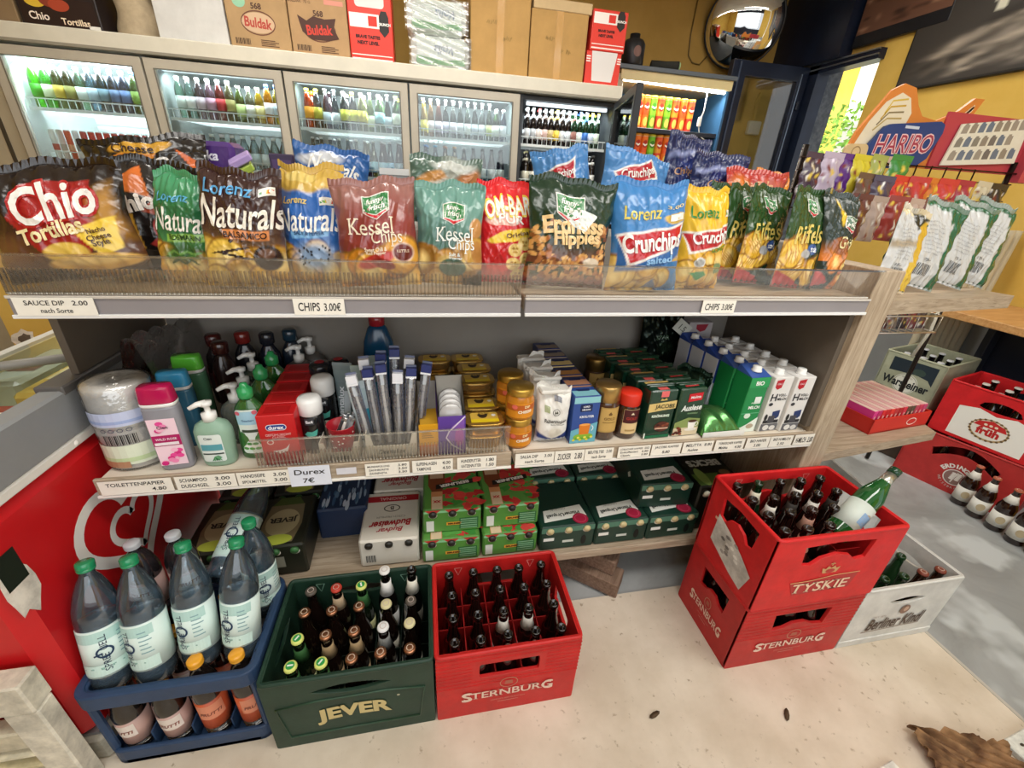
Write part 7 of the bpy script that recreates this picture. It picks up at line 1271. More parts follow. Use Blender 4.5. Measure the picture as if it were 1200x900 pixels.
	b = Bag(.13, .13, .07, 72, wr=.006).start(40, 40).fill('#22382a'); b.ell(.2, .5, .5, .2, '#355040', .2, .8); b.build('foil_pouch', 'dark green foil pouch standing behind the light green one', (.90, 1.19, MZ + .006), (R(-6), R(6), R(-4)), back='#22382a', group=None, cat='pouch', mat='foil')
	# milk cartons
	def milk(lab, x, y, kind, k, z=MZ, w=.072, d=.070, h=.198, rz=3):
		t = thing('milk_carton', lab, 'milk', (x, y, z), (0, 0, R(rz)), 'milk cartons'); base = ['#e6e4e0', '#1f8a4a', '#dfe2ea'][kind]; m = MB(); m.box(-w / 2, w / 2, -d / 2, d / 2, 0, h, base, 'gloss_card', .002)
		if kind: v = [(-w / 2, -d / 2, h), (w / 2, -d / 2, h), (w / 2, d / 2, h), (-w / 2, d / 2, h), (-w / 2 + .004, d / 2 - .004, h + .022), (w / 2 - .004, d / 2 - .004, h + .022)]; m.add(v, [(0, 1, 5, 4), (1, 2, 5), (3, 0, 4), (2, 3, 4, 5)], '#3a5aa4' if kind == 1 else '#2a489a', 'gloss_card')
		m.part('carton', t); m = MB(); cz = h + (.010 if kind else 0); m.lathe([(.016, cz), (.016, cz + .004), (.0135, cz + .005), (.0135, cz + .016), (.012, cz + .018), (0, cz + .018)], 18, '#efeeea', 'smooth_plastic', c=(.0, -.006, 0)); m.part('screw_cap', t); p = MB(); F = lambda o: front(0, -d / 2, 0, o)
		if kind == 0:
			p.decal(*poly([(-.028, h - .010), (.0, h - .006), (-.004, h - .036), (-.018, h - .042), (-.028, h - .034)]), F(.0008), '#b8202c'); p.decal(*text('G&G', w=.018, cx=-.015, cz=h - .022, shear=.2), F(.0014), '#f0e4e4')
			if k < 2: p.decal(*text('H', h=.026, cx=-.019, cz=h - .070, bold=.02), F(.001), '#26242a'); p.decal(*text('VOLL-', w=.032, h=.010, cx=.012, cz=h - .063, bold=.02), F(.001), '#26242a'); p.decal(*text('MILCH', w=.034, h=.010, cx=.013, cz=h - .077, bold=.02), F(.001), '#26242a'); p.decal(*ellipse(-.022, h - .095, .008, .006), F(.001), '#3a3a3e'); p.decal(*poly([(-.004, .075), (.024, .080), (.026, .055), (.018, .048), (.0, .050)]), F(.001), '#2a3a6a'); p.decal(*rect(-.030, .030, .032, .044), F(.0009), '#2a2a2e'); p.decal(*rect(-.014, .012, .034, .060), F(.0013), '#4a4a50'); p.decal(*rect(-.033, .033, .004, .030), F(.0009), '#6a6a6e'); p.decal(*ellipse(-.012, .016, .012, .010), F(.0014), '#e2e0dc'); p.decal(*ellipse(.014, .014, .012, .009), F(.0014), '#d8d6d2'); p.decal(*ellipse(-.024, .055, .006, .012), F(.0012), '#2a2a2a')
			p.decal(*rect(-w / 2 + .006, w / 2 - .006, -d / 2 + .046, -d / 2 + .060), topside(0, 0, h), '#d8d4ce')
		elif kind == 1:
			p.decal(*rect(-w / 2, w / 2, h - .035, h), F(.0008), '#2f9a58'); p.decal(*text('BIO', w=.03, cx=0, cz=h - .02, bold=.04), F(.0014), '#f0f4ee'); p.decal(*rect(.0, .024, .105, .130), F(.001), '#e8eee8'); p.decal(*text('MILCH', w=.042, cx=.006, cz=.092, bold=.04), F(.001), '#f0f4ee'); p.decal(*text('FRISCHE', w=.03, cx=.006, cz=.108, bold=.02), F(.001), '#d8ecd8'); p.decal(*ellipse(-.01, .062, .012, .010), F(.001), '#d8e8d8'); p.decal(*poly([(-w / 2, 0), (w / 2, 0), (w / 2, .055), (.0, .03), (-w / 2, .012)]), F(.0009), '#e6eee4'); p.decal(*ellipse(.012, .022, .014, .009), F(.0014), '#b8a890'); p.decal(*rect(-w / 2, w / 2, .07, .072), F(.0012), '#7ac89a')
		else: p.decal(*rect(-w / 2, w / 2, h * .55, h), F(.0008), '#2a489a')
		p.part('front_print', t)
	for k in range(5): milk(f'white milk carton, {["at the front", "second", "third", "fourth", "last"][k]} of the column beside the end panel', 1.172 - .004 * k, 1.045 + .076 * k, 0, k)
	for k in range(5): milk(f'white milk carton, {["at the front", "second", "third", "fourth", "last"][k]} of the column left of the end panel column', 1.094 - .006 * k, 1.05 + .076 * k, 0, k)
	for k in range(5): milk(f'{"green" if k < 2 else "blue and white"} milk carton, {["at the front", "second", "third", "fourth", "last"][k]} of the green-fronted column', 1.012 - .006 * k, 1.055 + .076 * k, 1 if k < 2 else 2, k)
	for k in range(0): milk(f'{"green" if k < 1 else "blue and white"} milk carton, {["front", "rear"][k]} of the short left column', .938 - .006 * k + .0, 1.265 + .076 * k, 1 if k < 1 else 2, k)
	milk('white milk carton standing alone at the back wall beside the foil bag', 1.085, 1.445, 0, 0, rz=-4, w=.075) if False else None
	t = thing('milk_box', 'tall white milk carton standing alone at the back above the others', 'milk', (1.062, 1.462, MZ), (0, 0, R(-3))); m = MB(); m.box(-.05, .05, -.03, .03, 0, .245, '#b4aeb0', 'gloss_card', .002); m.part('carton', t); p = MB(); F = lambda o: front(0, -.03, 0, o); p.decal(*poly([(-.02, .236), (.03, .238), (.02, .212), (.0, .206), (-.018, .218)]), F(.001), '#9a2838'); p.decal(*text('H', h=.03, cx=-.022, cz=.18, bold=.02), F(.001), '#2a2a2e'); p.decal(*text('VOLLMILCH', w=.05, cx=.015, cz=.172), F(.001), '#3a3a3e'); p.decal(*ellipse(0, .10, .025, .02), F(.001), '#3a3c48'); p.decal(*rect(-.045, .045, .01, .06), F(.001), '#4a464a'); p.part('front_print', t)
foodshelf()
# ------------------------------------------------------------------ beer packs on the bottom board
LZ = LOWZ + .001
def beerpack(name, lab, x, y, z, w, d, h, col, kind, rz=0, capc='#2a2a28', grp=None):
	"""carton lying with its bottles' caps towards the front; top face carries the print upside down"""
	t = thing(name, lab, 'beer pack', (x, y, z), (0, 0, rz), grp)
	m = MB(); m.box(-w / 2, w / 2, 0, d, 0, h, col, 'gloss_card', .006); m.part('carton', t)
	p = MB(); T = lambda o: onface((0, d / 2, h), (-1, 0, 0), (0, -1, 0), o); F = lambda o: front(0, 0, 0, o); hz = h * .84
	if kind == 'bud':
		p.decal(*text('Budweiser', w=w * .74, h=.030, cz=d * .20, shear=.3, bold=.03, rot=.05), T(.0014), '#a82028'); p.decal(*text('Budvar', w=w * .46, h=.020, cz=d * .32, shear=.3, bold=.02, rot=.05), T(.0014), '#a82028'); p.decal(*text('CZECH PREMIUM', w=w * .5, cz=d * .06), T(.001), '#8a8478'); p.decal(*rect(-w / 2 + .004, w / 2 - .004, -d * .40, -d * .27), T(.0008), '#a81c26'); p.decal(*ellipse(0, -d * .12, .028, .018), T(.0011), '#d8d2c6'); p.decal(*ring(0, -d * .12, .028, .018, .004), T(.0014), '#5a564e'); p.decal(*text('B', h=.018, cz=-d * .12, bold=.02), T(.0016), '#5a564e'); p.decal(*text('ORIGINAL', w=w * .5, cz=-d * .33), T(.0014), '#e8c8c0')
		for i in range(8): p.decal(*rect(-w * .40 + .004 * i, -w * .40 + .004 * i + (.0016 if i % 2 else .0028), .02, .05), F(.001), '#4a4a48')
	elif kind == 'ber':
		r = np.random.RandomState(int(abs(x) * 1000))
		for i in range(52): p.decal(*poly([(cx_ + q * math.cos(a_) , cy_ + q * .7 * math.sin(a_)) for cx_, cy_ in [(r.uniform(-.09, .02), r.uniform(-d * .46, d * .46))] for a_, q in [(2 * PI * j / 9, r.uniform(.010, .030)) for j in range(9)]]), T(.0006 + .00002 * i), ['#c23a34', '#d8463e', '#3f8a3a', '#c8403a', '#b02a2c', '#5aa04a'][i % 6])
		p.decal(*poly([(.020, -d * .46), (.078, -d * .46), (.078, -.01), (.064, .03), (.034, .03), (.020, -.01)]), T(.0018), '#7a3f22'); p.decal(*rect(.030, .068, .025, d * .49), T(.0019), '#c98a5a'); p.decal(*rect(.032, .066, d * .22, d * .49), T(.0021), '#d8c0a0'); p.decal(*rect(.026, .072, -d * .46, -d * .2), T(.0022), '#c9a888'); p.decal(*text('XX', w=.026, cx=.049, cz=d * .33, bold=.06), T(.0024), '#c0242a'); p.decal(*poly([(-.078, -.035), (.052, -.01), (.052, .014), (-.078, -.010)]), T(.0024), '#1d1a18'); p.decal(*text('BERLINER', w=.105, h=.015, cx=-.012, cz=-.010, bold=.05, rot=.19), T(.003), '#e8e4dc')
		for i in range(3): p.decal(*poly([(-w / 2 + w * i / 3 + .006, h), (-w / 2 + w * (i + 1) / 3 - .006, h), (-w / 2 + w * (i + .5) / 3, h - .022)]), F(.0008), '#c8403a')
		p.decal(*rect(-w * .45, -w * .32, h * .1, h * .55), F(.001), '#e0e4dc'); p.decal(*rect(w * .12, w * .45, h * .12, h * .6), F(.001), '#2f6a3a')
		for i in range(5): p.decal(*rect(w * .14, w * .43, h * .15 + .009 * i, h * .15 + .009 * i + .004), F(.0014), '#8ab890')
		p.decal(*rect(-.02, .03, h * .32, h * .45), F(.001), '#e8a43a'); p.decal(*text('BERLINER', w=.04, cx=.005, cz=h * .385, bold=.05), F(.0014), '#3a1a14'); p.decal(*rect(-w / 2 + .003, w / 2 - .003, h - .012, h - .003), F(.0006), '#8fd09a')
	elif kind == 'pu':
		p.decal(*poly([(-.07, d * .08), (.074, d * .16), (.082, d * .40), (-.078, d * .32)]), T(.0008), '#dfe0d8'); p.decal(*text('PilsnerUrquell', w=.125, h=.022, cx=.006, cz=d * .255, bold=.03, shear=.05, rot=.09), T(.0014), '#2a342c'); p.decal(*text('ORIGINAL', w=.06, cx=.02, cz=d * .15, rot=.09), T(.0014), '#8a8c84'); p.decal(*ellipse(-.05, d * .38, .028, .026, 20), T(.0018), '#9a1c3a'); p.decal(*ring(-.05, d * .38, .021, .019, .002, 20), T(.0022), '#c24a64')
		p.decal(*rect(-w / 2 + .003, w / 2 - .003, h - .026, h - .003), F(.0006), '#4f7a66'); p.decal(*rect(-w * .44, -w * .25, h * .42, h * .55), F(.0012), '#e4e6e0'); p.decal(*rect(-.018, .022, h * .30, h * .40), F(.001), '#c9cfc6')
		if z > .3: p.decal(*poly([(-.004, 0), (.012, .014), (0, .03), (-.014, .014)]), onface((-w / 2, .10, h * .6), (0, -1, 0), (0, 0, 1)), '#dfe0d8')
		else: p.decal(*ellipse(w * .30, h * .34, .010, .022, 16), F(.001), '#0c100e')
	elif kind == 'beck':
		p.decal(*text("BECK'S", w=.14, h=.040, cz=-d * .05, bold=.05), T(.001), '#c9ccc0'); p.decal(*poly([(-.02, .05), (.09, .05), (.09, d * .48), (.02, d * .48)]), T(.0006), '#5a7a3a'); p.decal(*ellipse(-.05, .05, .022, .016), T(.0012), '#8a6a4a'); p.decal(*ellipse(.055, d * .28, .02, .05), T(.0009), '#8aa85a')
	elif kind == 'jev':
		p.decal(*poly([(-.052, -d * .30), (.052, -d * .30), (.060, d * .1), (.046, d * .44), (-.046, d * .44), (-.060, d * .1)]), T(.0008), '#7a6c50'); p.decal(*ellipse(0, d * .05, .050, d * .26), T(.0011), '#b0a27c'); p.decal(*text('JEVER', w=.085, h=.030, cz=.0, bold=.04), T(.0016), '#2a241c'); p.decal(*ellipse(0, d * .38, .044, .022), T(.0013), '#b8c44a'); p.decal(*poly([(-.03, -d * .46), (.03, -d * .46), (.05, -d * .30), (-.05, -d * .30)]), T(.0010), '#4a5a2a')
		p.decal(*rect(-.05, .02, h * .3, h * .65), F(.001), '#8a8878')
	elif kind == 'blue':
		r = np.random.RandomState(3)
		for i in range(34): p.decal(*ellipse(r.uniform(-w * .45, w * .45), r.uniform(-.03, d * .48), r.uniform(.003, .007), r.uniform(.012, .035), 8), T(.0006 + .00002 * i), ['#8a9cb0', '#5a7490', '#3a5878', '#b0bccb'][i % 4])
	p.part('front_print', t)
	# caps poking through the die-cut front edge
	if kind not in ('blue',):
		for i in range(3):
			xx = -w / 2 + w * (i + .5) / 3; m = MB(); m.lathe([(.0130, 0), (.0130, .004), (.0115, .008), (0, .009)], 18, capc, 'gloss_card')
			V = m.V[-1]; m.V[-1] = np.stack([xx + V[:, 0], -V[:, 2], hz + V[:, 1] * .9], 1); m.lathe([(.0142, 0), (.0142, .001), (.0, .0012)], 16, '#e6e2d4', 'gloss_card'); V = m.V[-1]; m.V[-1] = np.stack([xx + V[:, 0], -V[:, 2] - .0004, hz - .006 + V[:, 1] * .8], 1); m.part('bottle_cap', t)
	return t
def packs():
	a = math.radians
	beerpack('beer_pack', 'white beer carton with red script at the front left of the bottom board', -.148, 1.055, LZ, .188, .235, .112, '#d9d3c6', 'bud', a(-1), '#26241f')
	beerpack('beer_pack', 'white beer carton with red script behind the front white carton', -.125, 1.295, LZ, .188, .20, .112, '#d4cec0', 'bud', a(-1), '#26241f')
	for k, (x, z, lab) in enumerate(((.052, 0, 'red and green camouflage beer carton, lower left of four'), (.252, 0, 'red and green camouflage beer carton, lower right of four'), (.058, .099, 'red and green camouflage beer carton, upper left of four'), (.258, .099, 'red and green camouflage beer carton, upper right of four'))):
		beerpack('beer_pack', lab, x, 1.045 + .030 * (k > 1), LZ + z, .190, .23, .098, '#5a9442', 'ber', a(-1 + k % 2), '#2c2a26', 'red and green beer cartons')
	for k, (x, lab) in enumerate(((.457, 'dark green beer carton with red seal, leftmost on the board'), (.660, 'dark green beer carton with red seal, middle of three on the board'), (.863, 'dark green beer carton with red seal, rightmost on the board'))):
		beerpack('beer_pack', lab, x, 1.040, LZ, .200, .235, .107, '#17372c', 'pu', a(.4 * k), '#c9b98a', 'dark green beer cartons')
	for k, (x, lab) in enumerate(((.46, 'dark green beer carton in the back row behind the leftmost one'), (.665, 'dark green beer carton in the back row behind the middle one'))):
		beerpack('beer_pack', lab, x, 1.285, LZ, .200, .20, .120, '#17372c', 'pu', 0, '#c9b98a', 'dark green beer cartons')
	beerpack('beer_pack', 'dark green beer carton with red seal lying on top of the others', .835, 1.085, LZ + .108, .205, .235, .108, '#17372c', 'pu', a(-2), '#c9b98a', 'dark green beer cartons')
	for k, (x, lab) in enumerate(((1.045, 'black and green beer carton with grey lettering, left of two beside the crate'), (1.165 + .07, 'black and green beer carton with grey lettering, right of two by the end panel'))):
		if k: x = 1.145
		beerpack('beer_pack', lab, x if k == 0 else 1.137, [1.06, 1.31][k], LZ, [.185, .19][k], [.24, .185][k], [.21, .215][k], '#12160f', 'beck', 0, '#d8d4c0', 'black and green beer cartons')
	for k, (x, lab) in enumerate(((-.485, 'dark beer carton with a tan bottle print, right of the pair'), (-.66, 'dark beer carton with a tan bottle print, left of the pair'))):
		beerpack('beer_pack', lab, x, 1.06, LZ, .165, .235, .125, '#23241a', 'jev', a(2), '#3a6a3a', 'dark cartons with bottle prints')
		beerpack('beer_pack', lab.replace('pair', 'rear pair'), x + .01, 1.305, LZ, .165, .19, .130, '#1d1e17', 'jev', a(2), '#3a6a3a', 'dark cartons with bottle prints')
	beerpack('beer_pack', 'dark blue drinks carton set back between the dark and white beer cartons', -.312, 1.20, LZ, .165, .26, .13, '#1a2c4a', 'blue', a(1))
packs()
# ------------------------------------------------------------------ crates and their bottles
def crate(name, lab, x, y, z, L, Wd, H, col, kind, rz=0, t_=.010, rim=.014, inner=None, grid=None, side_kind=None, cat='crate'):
	t = thing(name, lab, cat, (x, y, z), (0, 0, rz)); m = MB(); inner = inner or col
	def hole(w):
		k = w / .40
		if kind == 'stern' or kind == 'sternlow': return [(-.080 * k, H * .60), (.080 * k, H * .60), (.084 * k, H * .63), (.084 * k, H * .78), (.080 * k, H * .80), (-.080 * k, H * .80), (-.084 * k, H * .78), (-.084 * k, H * .63)] if kind == 'stern' else [(-.088 * k, H * .58), (-.05 * k, H * .60), (-.02 * k, H * .66), (.02 * k, H * .66), (.05 * k, H * .60), (.088 * k, H * .58), (.096 * k, H * .84), (-.096 * k, H * .84)]
		if kind == 'jever': return [(-.095 * k + .19 * k * i / 10, H * .79 - .018 * math.sin(PI * i / 10)) for i in range(11)] + [(.095 * k - .19 * k * i / 10, H * .79 + .018 * math.sin(PI * i / 10)) for i in range(1, 10)]
		if kind == 'tyskie': return [(-.10 * k, H * .62), (-.07 * k, H * .60), (-.045 * k, H * .68), (0, H * .72), (.045 * k, H * .68), (.07 * k, H * .60), (.10 * k, H * .62), (.11 * k, H * .86), (.0, H * .885), (-.11 * k, H * .86)]
		if kind == 'kindl': return [(-.075 * k + .15 * k * i / 12, H * .74 - .018 * math.sin(PI * i / 12) ** .6) for i in range(13)] + [(.075 * k - .15 * k * i / 12, H * .74 + .012 * math.sin(PI * i / 12)) for i in range(1, 12)]
		if kind == 'frueh': return [(-.075 * k + .15 * k * i / 12, H * .70 + .02 * math.sin(PI * i / 12) * 0 - .012 * math.sin(PI * i / 12) ** .5) for i in range(13)] + [(.075 * k - .15 * k * i / 12, H * .74 + .028 * math.sin(PI * i / 12) ** .7) for i in range(1, 12)]
		if kind == 'erdinger': return [(-.10 * k + .20 * k * i / 12, H * .58 + .055 * math.sin(PI * i / 12)) for i in range(13)] + [(.11 * k - .22 * k * i / 12, H * .72 + .06 * math.sin(PI * i / 12)) for i in range(0, 13)]
		return None
	def wall(w, ang, dist, sh=None):
		h_ = hole(w) if kind != 'warst' else None
		V, F = plate(rrect(-w / 2, w / 2, .0, H - .002, .006, 2), [h_] if h_ else [], t_, .001)
		k0 = m.mark(); m.add(V + (0, -dist + t_ / 2, 0), F, col, 'crate_plastic'); m.xf(Matrix.Rotation(ang, 4, 'Z'), k0)
	wall(L, 0, Wd / 2); wall(L, PI, Wd / 2); wall(Wd - .004, PI / 2, L / 2); wall(Wd - .004, -PI / 2, L / 2)
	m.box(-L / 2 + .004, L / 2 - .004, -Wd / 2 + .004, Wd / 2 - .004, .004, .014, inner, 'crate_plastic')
	# rolled rim
	r_ = rim; P = [(px_, py_, H - r_ * .35) for px_, py_ in rrect(-L / 2 + .002, L / 2 - .002, -Wd / 2 + .002, Wd / 2 - .002, .012, 4)]
	m.tube(P, r_ * .42, 8, col, 'crate_plastic', closed=True)
	if kind == 'stern' or kind == 'sternlow':
		for i in range(9): z0 = H * .48 + .0155 * i * H / .285; (m.box(-L / 2 - .0008, -.104 if z0 > H * .56 and z0 < H * .86 else L / 2 + .0008, -Wd / 2 - .0012, -Wd / 2 + .002, z0, z0 + .004, col, 'crate_plastic'), m.box(.104, L / 2 + .0008, -Wd / 2 - .0012, -Wd / 2 + .002, z0, z0 + .004, col, 'crate_plastic') if z0 > H * .56 and z0 < H * .86 else None)
	if kind == 'jever':
		k0 = m.mark(); m.tube([(p, -Wd / 2 - .0005, q) for p, q in [(-L * .40, H * .16), (L * .40, H * .16), (L * .44, H * .62), (L * .2, H * .66), (0, H * .655), (-L * .2, H * .66), (-L * .44, H * .62)]], .003, 6, '#2f4a38', 'crate_plastic', closed=True); m.box(-L / 2 - .004, L / 2 + .004, -Wd / 2 - .004, Wd / 2 + .004, H * .70, H * .735, col, 'crate_plastic', .003) if False else None
	if kind == 'kindl': m.box(-L / 2 - .002, L / 2 + .002, -Wd / 2 - .003, -Wd / 2 + .003, .0, .03, col, 'crate_plastic', .002)
	m.part('crate_shell', t)
	# bottle dividers
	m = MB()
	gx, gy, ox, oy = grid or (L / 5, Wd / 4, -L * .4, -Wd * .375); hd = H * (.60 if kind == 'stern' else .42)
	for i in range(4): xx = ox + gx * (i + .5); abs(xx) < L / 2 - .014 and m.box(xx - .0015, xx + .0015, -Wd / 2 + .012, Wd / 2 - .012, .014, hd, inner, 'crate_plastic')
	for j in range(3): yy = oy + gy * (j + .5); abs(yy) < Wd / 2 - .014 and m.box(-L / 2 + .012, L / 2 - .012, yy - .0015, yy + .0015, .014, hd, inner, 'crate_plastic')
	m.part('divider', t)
	# notches inside the back wall
	if kind in ('stern', 'tyskie', 'jever'):
		m = MB(); f = onface((0, Wd / 2 - t_ - .0004, 0), (1, 0, 0), (0, 0, 1), .001)
		for xx in (-L * .30, L * .30): m.decal(*stroke([(xx - .012, H * .93), (xx + .012, H * .93), (xx, H * .82), (xx - .012, H * .93)], .003), f, '#e88a80' if kind != 'jever' else '#8ab09a', 'crate_plastic')
		m.part('moulded_mark', t)
	# writing
	def side(ang, dist): M3 = np.array(Matrix.Rotation(ang, 3, 'Z')); return lambda off: (lambda a_, z_: np.stack([a_, np.full(len(a_), -dist - off), z_], 1) @ M3.T)
	faces = [(side(0, Wd / 2), 1.0, 'front'), (side(-PI / 2, L / 2), Wd / L * .98, 'left')]
	if kind in ('frueh', 'erdinger', 'warst'): faces = [(side(-PI / 2, L / 2), 1, 'left')]
	for fn, k, nm in faces:
		p = MB(); F = lambda o: fn(o)
		if kind in ('stern', 'sternlow'):
			p.decal(*ring(0, H * .47, .026 * k, .022, .0022), F(.0022), '#b88a70'); p.decal(*poly([(-.012 * k, H * .44), (.012 * k, H * .44), (.010 * k, H * .50), (-.010 * k, H * .50)]), F(.0018), '#b0604c'); p.decal(*text('STERNBURG', w=.255 * k, h=.030, cz=H * .325, bold=.012, serif=True), F(.0026), '#e9cbb9'); p.decal(*text('S', w=.03 * k, h=.042, cx=-.118 * k, cz=H * .325, bold=.012, serif=True), F(.0028), '#e9cbb9'); p.decal(*text('G', w=.032 * k, h=.042, cx=.116 * k, cz=H * .325, bold=.012, serif=True), F(.0028), '#e9cbb9'); p.decal(*text('LEIPZIGER BIERTRADITION', w=.10 * k, cz=H * .21), F(.0022), '#c9897a'); p.decal(*rect(-.03 * k, .03 * k, H * .165, H * .172), F(.0022), '#c9897a')
		elif kind == 'jever': p.decal(*text('JEVER', w=.19 * k, h=.066, cz=H * .395, bold=.045, arc=.010), F(.002), '#cdbb82'); p.decal(*ellipse(.115 * k, H * .56, .004, .004, 10), F(.002), '#b8b49a')
		elif kind == 'tyskie':
			if nm == 'front':
				p.decal(*poly([(-.095, H * .17), (.105, H * .185), (.118, H * .40), (.03, H * .40), (-.12, H * .36)]), F(.0008), '#b03030'); p.decal(*text('TYSKIE', w=.20, h=.040, cx=-.005, cz=H * .27, bold=.012, serif=True, shear=.1), F(.002), '#e8cdb0'); p.decal(*stroke([(-.12, H * .365), (-.05, H * .37), (.03, H * .41), (.12, H * .415)], .003), F(.002), '#d8b07a')
				p.decal(*poly([(-.022, H * .46), (.026, H * .46), (.034, H * .54), (.02, H * .52), (.014, H * .56), (.002, H * .53), (-.010, H * .56), (-.016, H * .52), (-.030, H * .54)]), F(.002), '#c89a6a'); p.decal(*stroke([(.002, H * .56), (.002, H * .605)], .004), F(.002), '#c89a6a'); p.decal(*stroke([(-.006, H * .59), (.010, H * .59)], .004), F(.002), '#c89a6a'); p.decal(*ellipse(.002, H * .49, .016, .008), F(.0024), '#b03a34')
			else:
				r = random.Random(5); pts = [(.028 + .082 * k * math.cos(a) * r.uniform(.85, 1.1), H * .36 + .075 * math.sin(a) * r.uniform(.8, 1.1)) for a in [PI / 4 + PI / 2 * i / 4 for i in range(16)]]
				p.decal(*text('T', h=.055, cx=-.10 * k, cz=H * .48, bold=.02, serif=True), F(.002), '#e0c0a0'); p.decal(*poly([(-.075, H * .64), (-.01, H * .56), (.05, H * .46), (.105, H * .34), (.085, H * .08), (.03, H * .12), (-.08, H * .26)]), F(.0022), '#d4d2ce', 'flaky')
				for q in range(12): p.decal(*ellipse(r.uniform(-.03, .05), H * r.uniform(.25, .5), .010, .006, 8), F(.0026 + .0001 * q), ['#a8a4a0', '#efeeea', '#8a8684'][q % 3], 'flaky')
		elif kind == 'kindl':
			if nm == 'front': p.decal(*text('Berliner Kindl', w=.235, h=.058, cx=.0, cz=H * .37, bold=.022, shear=.22, rot=.03), F(.003), '#4a3428'); p.decal(*ellipse(.01, H * .57, .020, .022, 16), F(.003), '#8a6a58'); p.decal(*ellipse(.012, H * .58, .010, .012, 12), F(.0036), '#c9a890'); p.decal(*stroke([(-.13, H * .235), (.115, H * .27)], .003), F(.003), '#6a4a3a'); p.decal(*text('SEIT 1872', w=.05, cx=-.085, cz=H * .50), F(.003), '#9a8478')
		elif kind == 'warst':
			p.decal(*poly([(-.10, H * .90), (.115, H * .90), (.115, H * .52), (.09, H * .62), (.03, H * .66), (-.10, H * .62)]), F(.001), '#23303a'); p.decal(*ellipse(.04, H * .72, .03, .02), F(.0014), '#3a4a44'); p.decal(*poly([(-.13, .012), (.13, .012), (.13, H * .19), (-.13, H * .27)]), F(.001), '#2a3438'); p.decal(*ellipse(0, H * .43, .060, .060), F(.0016), '#dfe0d4'); p.decal(*ring(0, H * .43, .056, .056, .003), F(.002), '#8a9078'); p.decal(*text('Warsteiner', w=.225, h=.050, cz=H * .43, bold=.03), F(.0026), '#20262a'); p.decal(*text('SEIT 1753', w=.05, cz=H * .56), F(.0024), '#7a8070')
		elif kind == 'frueh':
			p.decal(*poly([(-.145, H * .60), (-.07, H * .66), (.0, H * .60), (.07, H * .66), (.145, H * .58), (.145, H * .06), (-.145, H * .06)]), F(.001), '#eceae2'); p.decal(*ellipse(0, H * .34, .075, .058), F(.0016), '#b89a6a'); p.decal(*ellipse(0, H * .345, .068, .050), F(.002), '#e4e0d4'); p.decal(*poly([(-.064, H * .38), (-.05, H * .46), (0, H * .515), (.05, H * .46), (.064, H * .38)]), F(.0024), '#c02a28'); p.decal(*text('früh', w=.088, h=.042, cz=H * .31, bold=.05), F(.003), '#b82424')
			for q in range(22): a = 2 * PI * q / 22; p.decal(*ellipse(.072 * math.cos(a), H * .34 + .055 * math.sin(a), .006, .005, 8), F(.0026), '#6a5436')
			for q in range(3): p.decal(*ellipse(-.02 + .02 * q, H * .43, .007, .006, 10), F(.003), '#e8d8c0')
		elif kind == 'erdinger':
			p.decal(*ellipse(0, H * .33, .046, .046), F(.0014), '#dcd6d0'); p.decal(*ellipse(0, H * .33, .041, .041), F(.0018), '#8a6a64'); p.decal(*stroke([(-.006, H * .22), (.006, H * .44)], .005), F(.0022), '#e4ded8')
			for q in range(5): p.decal(*ellipse(.012 + .001 * q, H * (.30 + .03 * q), .010, .005, 10), F(.0022), '#e4ded8'); p.decal(*ellipse(-.010 + .001 * q, H * (.29 + .03 * q), .010, .005, 10), F(.0022), '#e4ded8')
			for q, ch in enumerate('ERDINGER'): a = math.radians(150 - 120 * q / 7); p.decal(*text(ch, h=.024, cx=.066 * math.cos(a), cz=H * .33 + .066 * math.sin(a), bold=.05, rot=a - PI / 2), F(.002), '#e8e2dc')
			for q, ch in enumerate('WEISSBRÄU'): a = math.radians(205 + 100 * q / 8); p.decal(*text(ch, h=.012, cx=.060 * math.cos(a), cz=H * .33 + .060 * math.sin(a), bold=.02, rot=a + PI / 2), F(.002), '#c8a8a0')
		if p.V: p.part('printed_lettering', t)
	return t

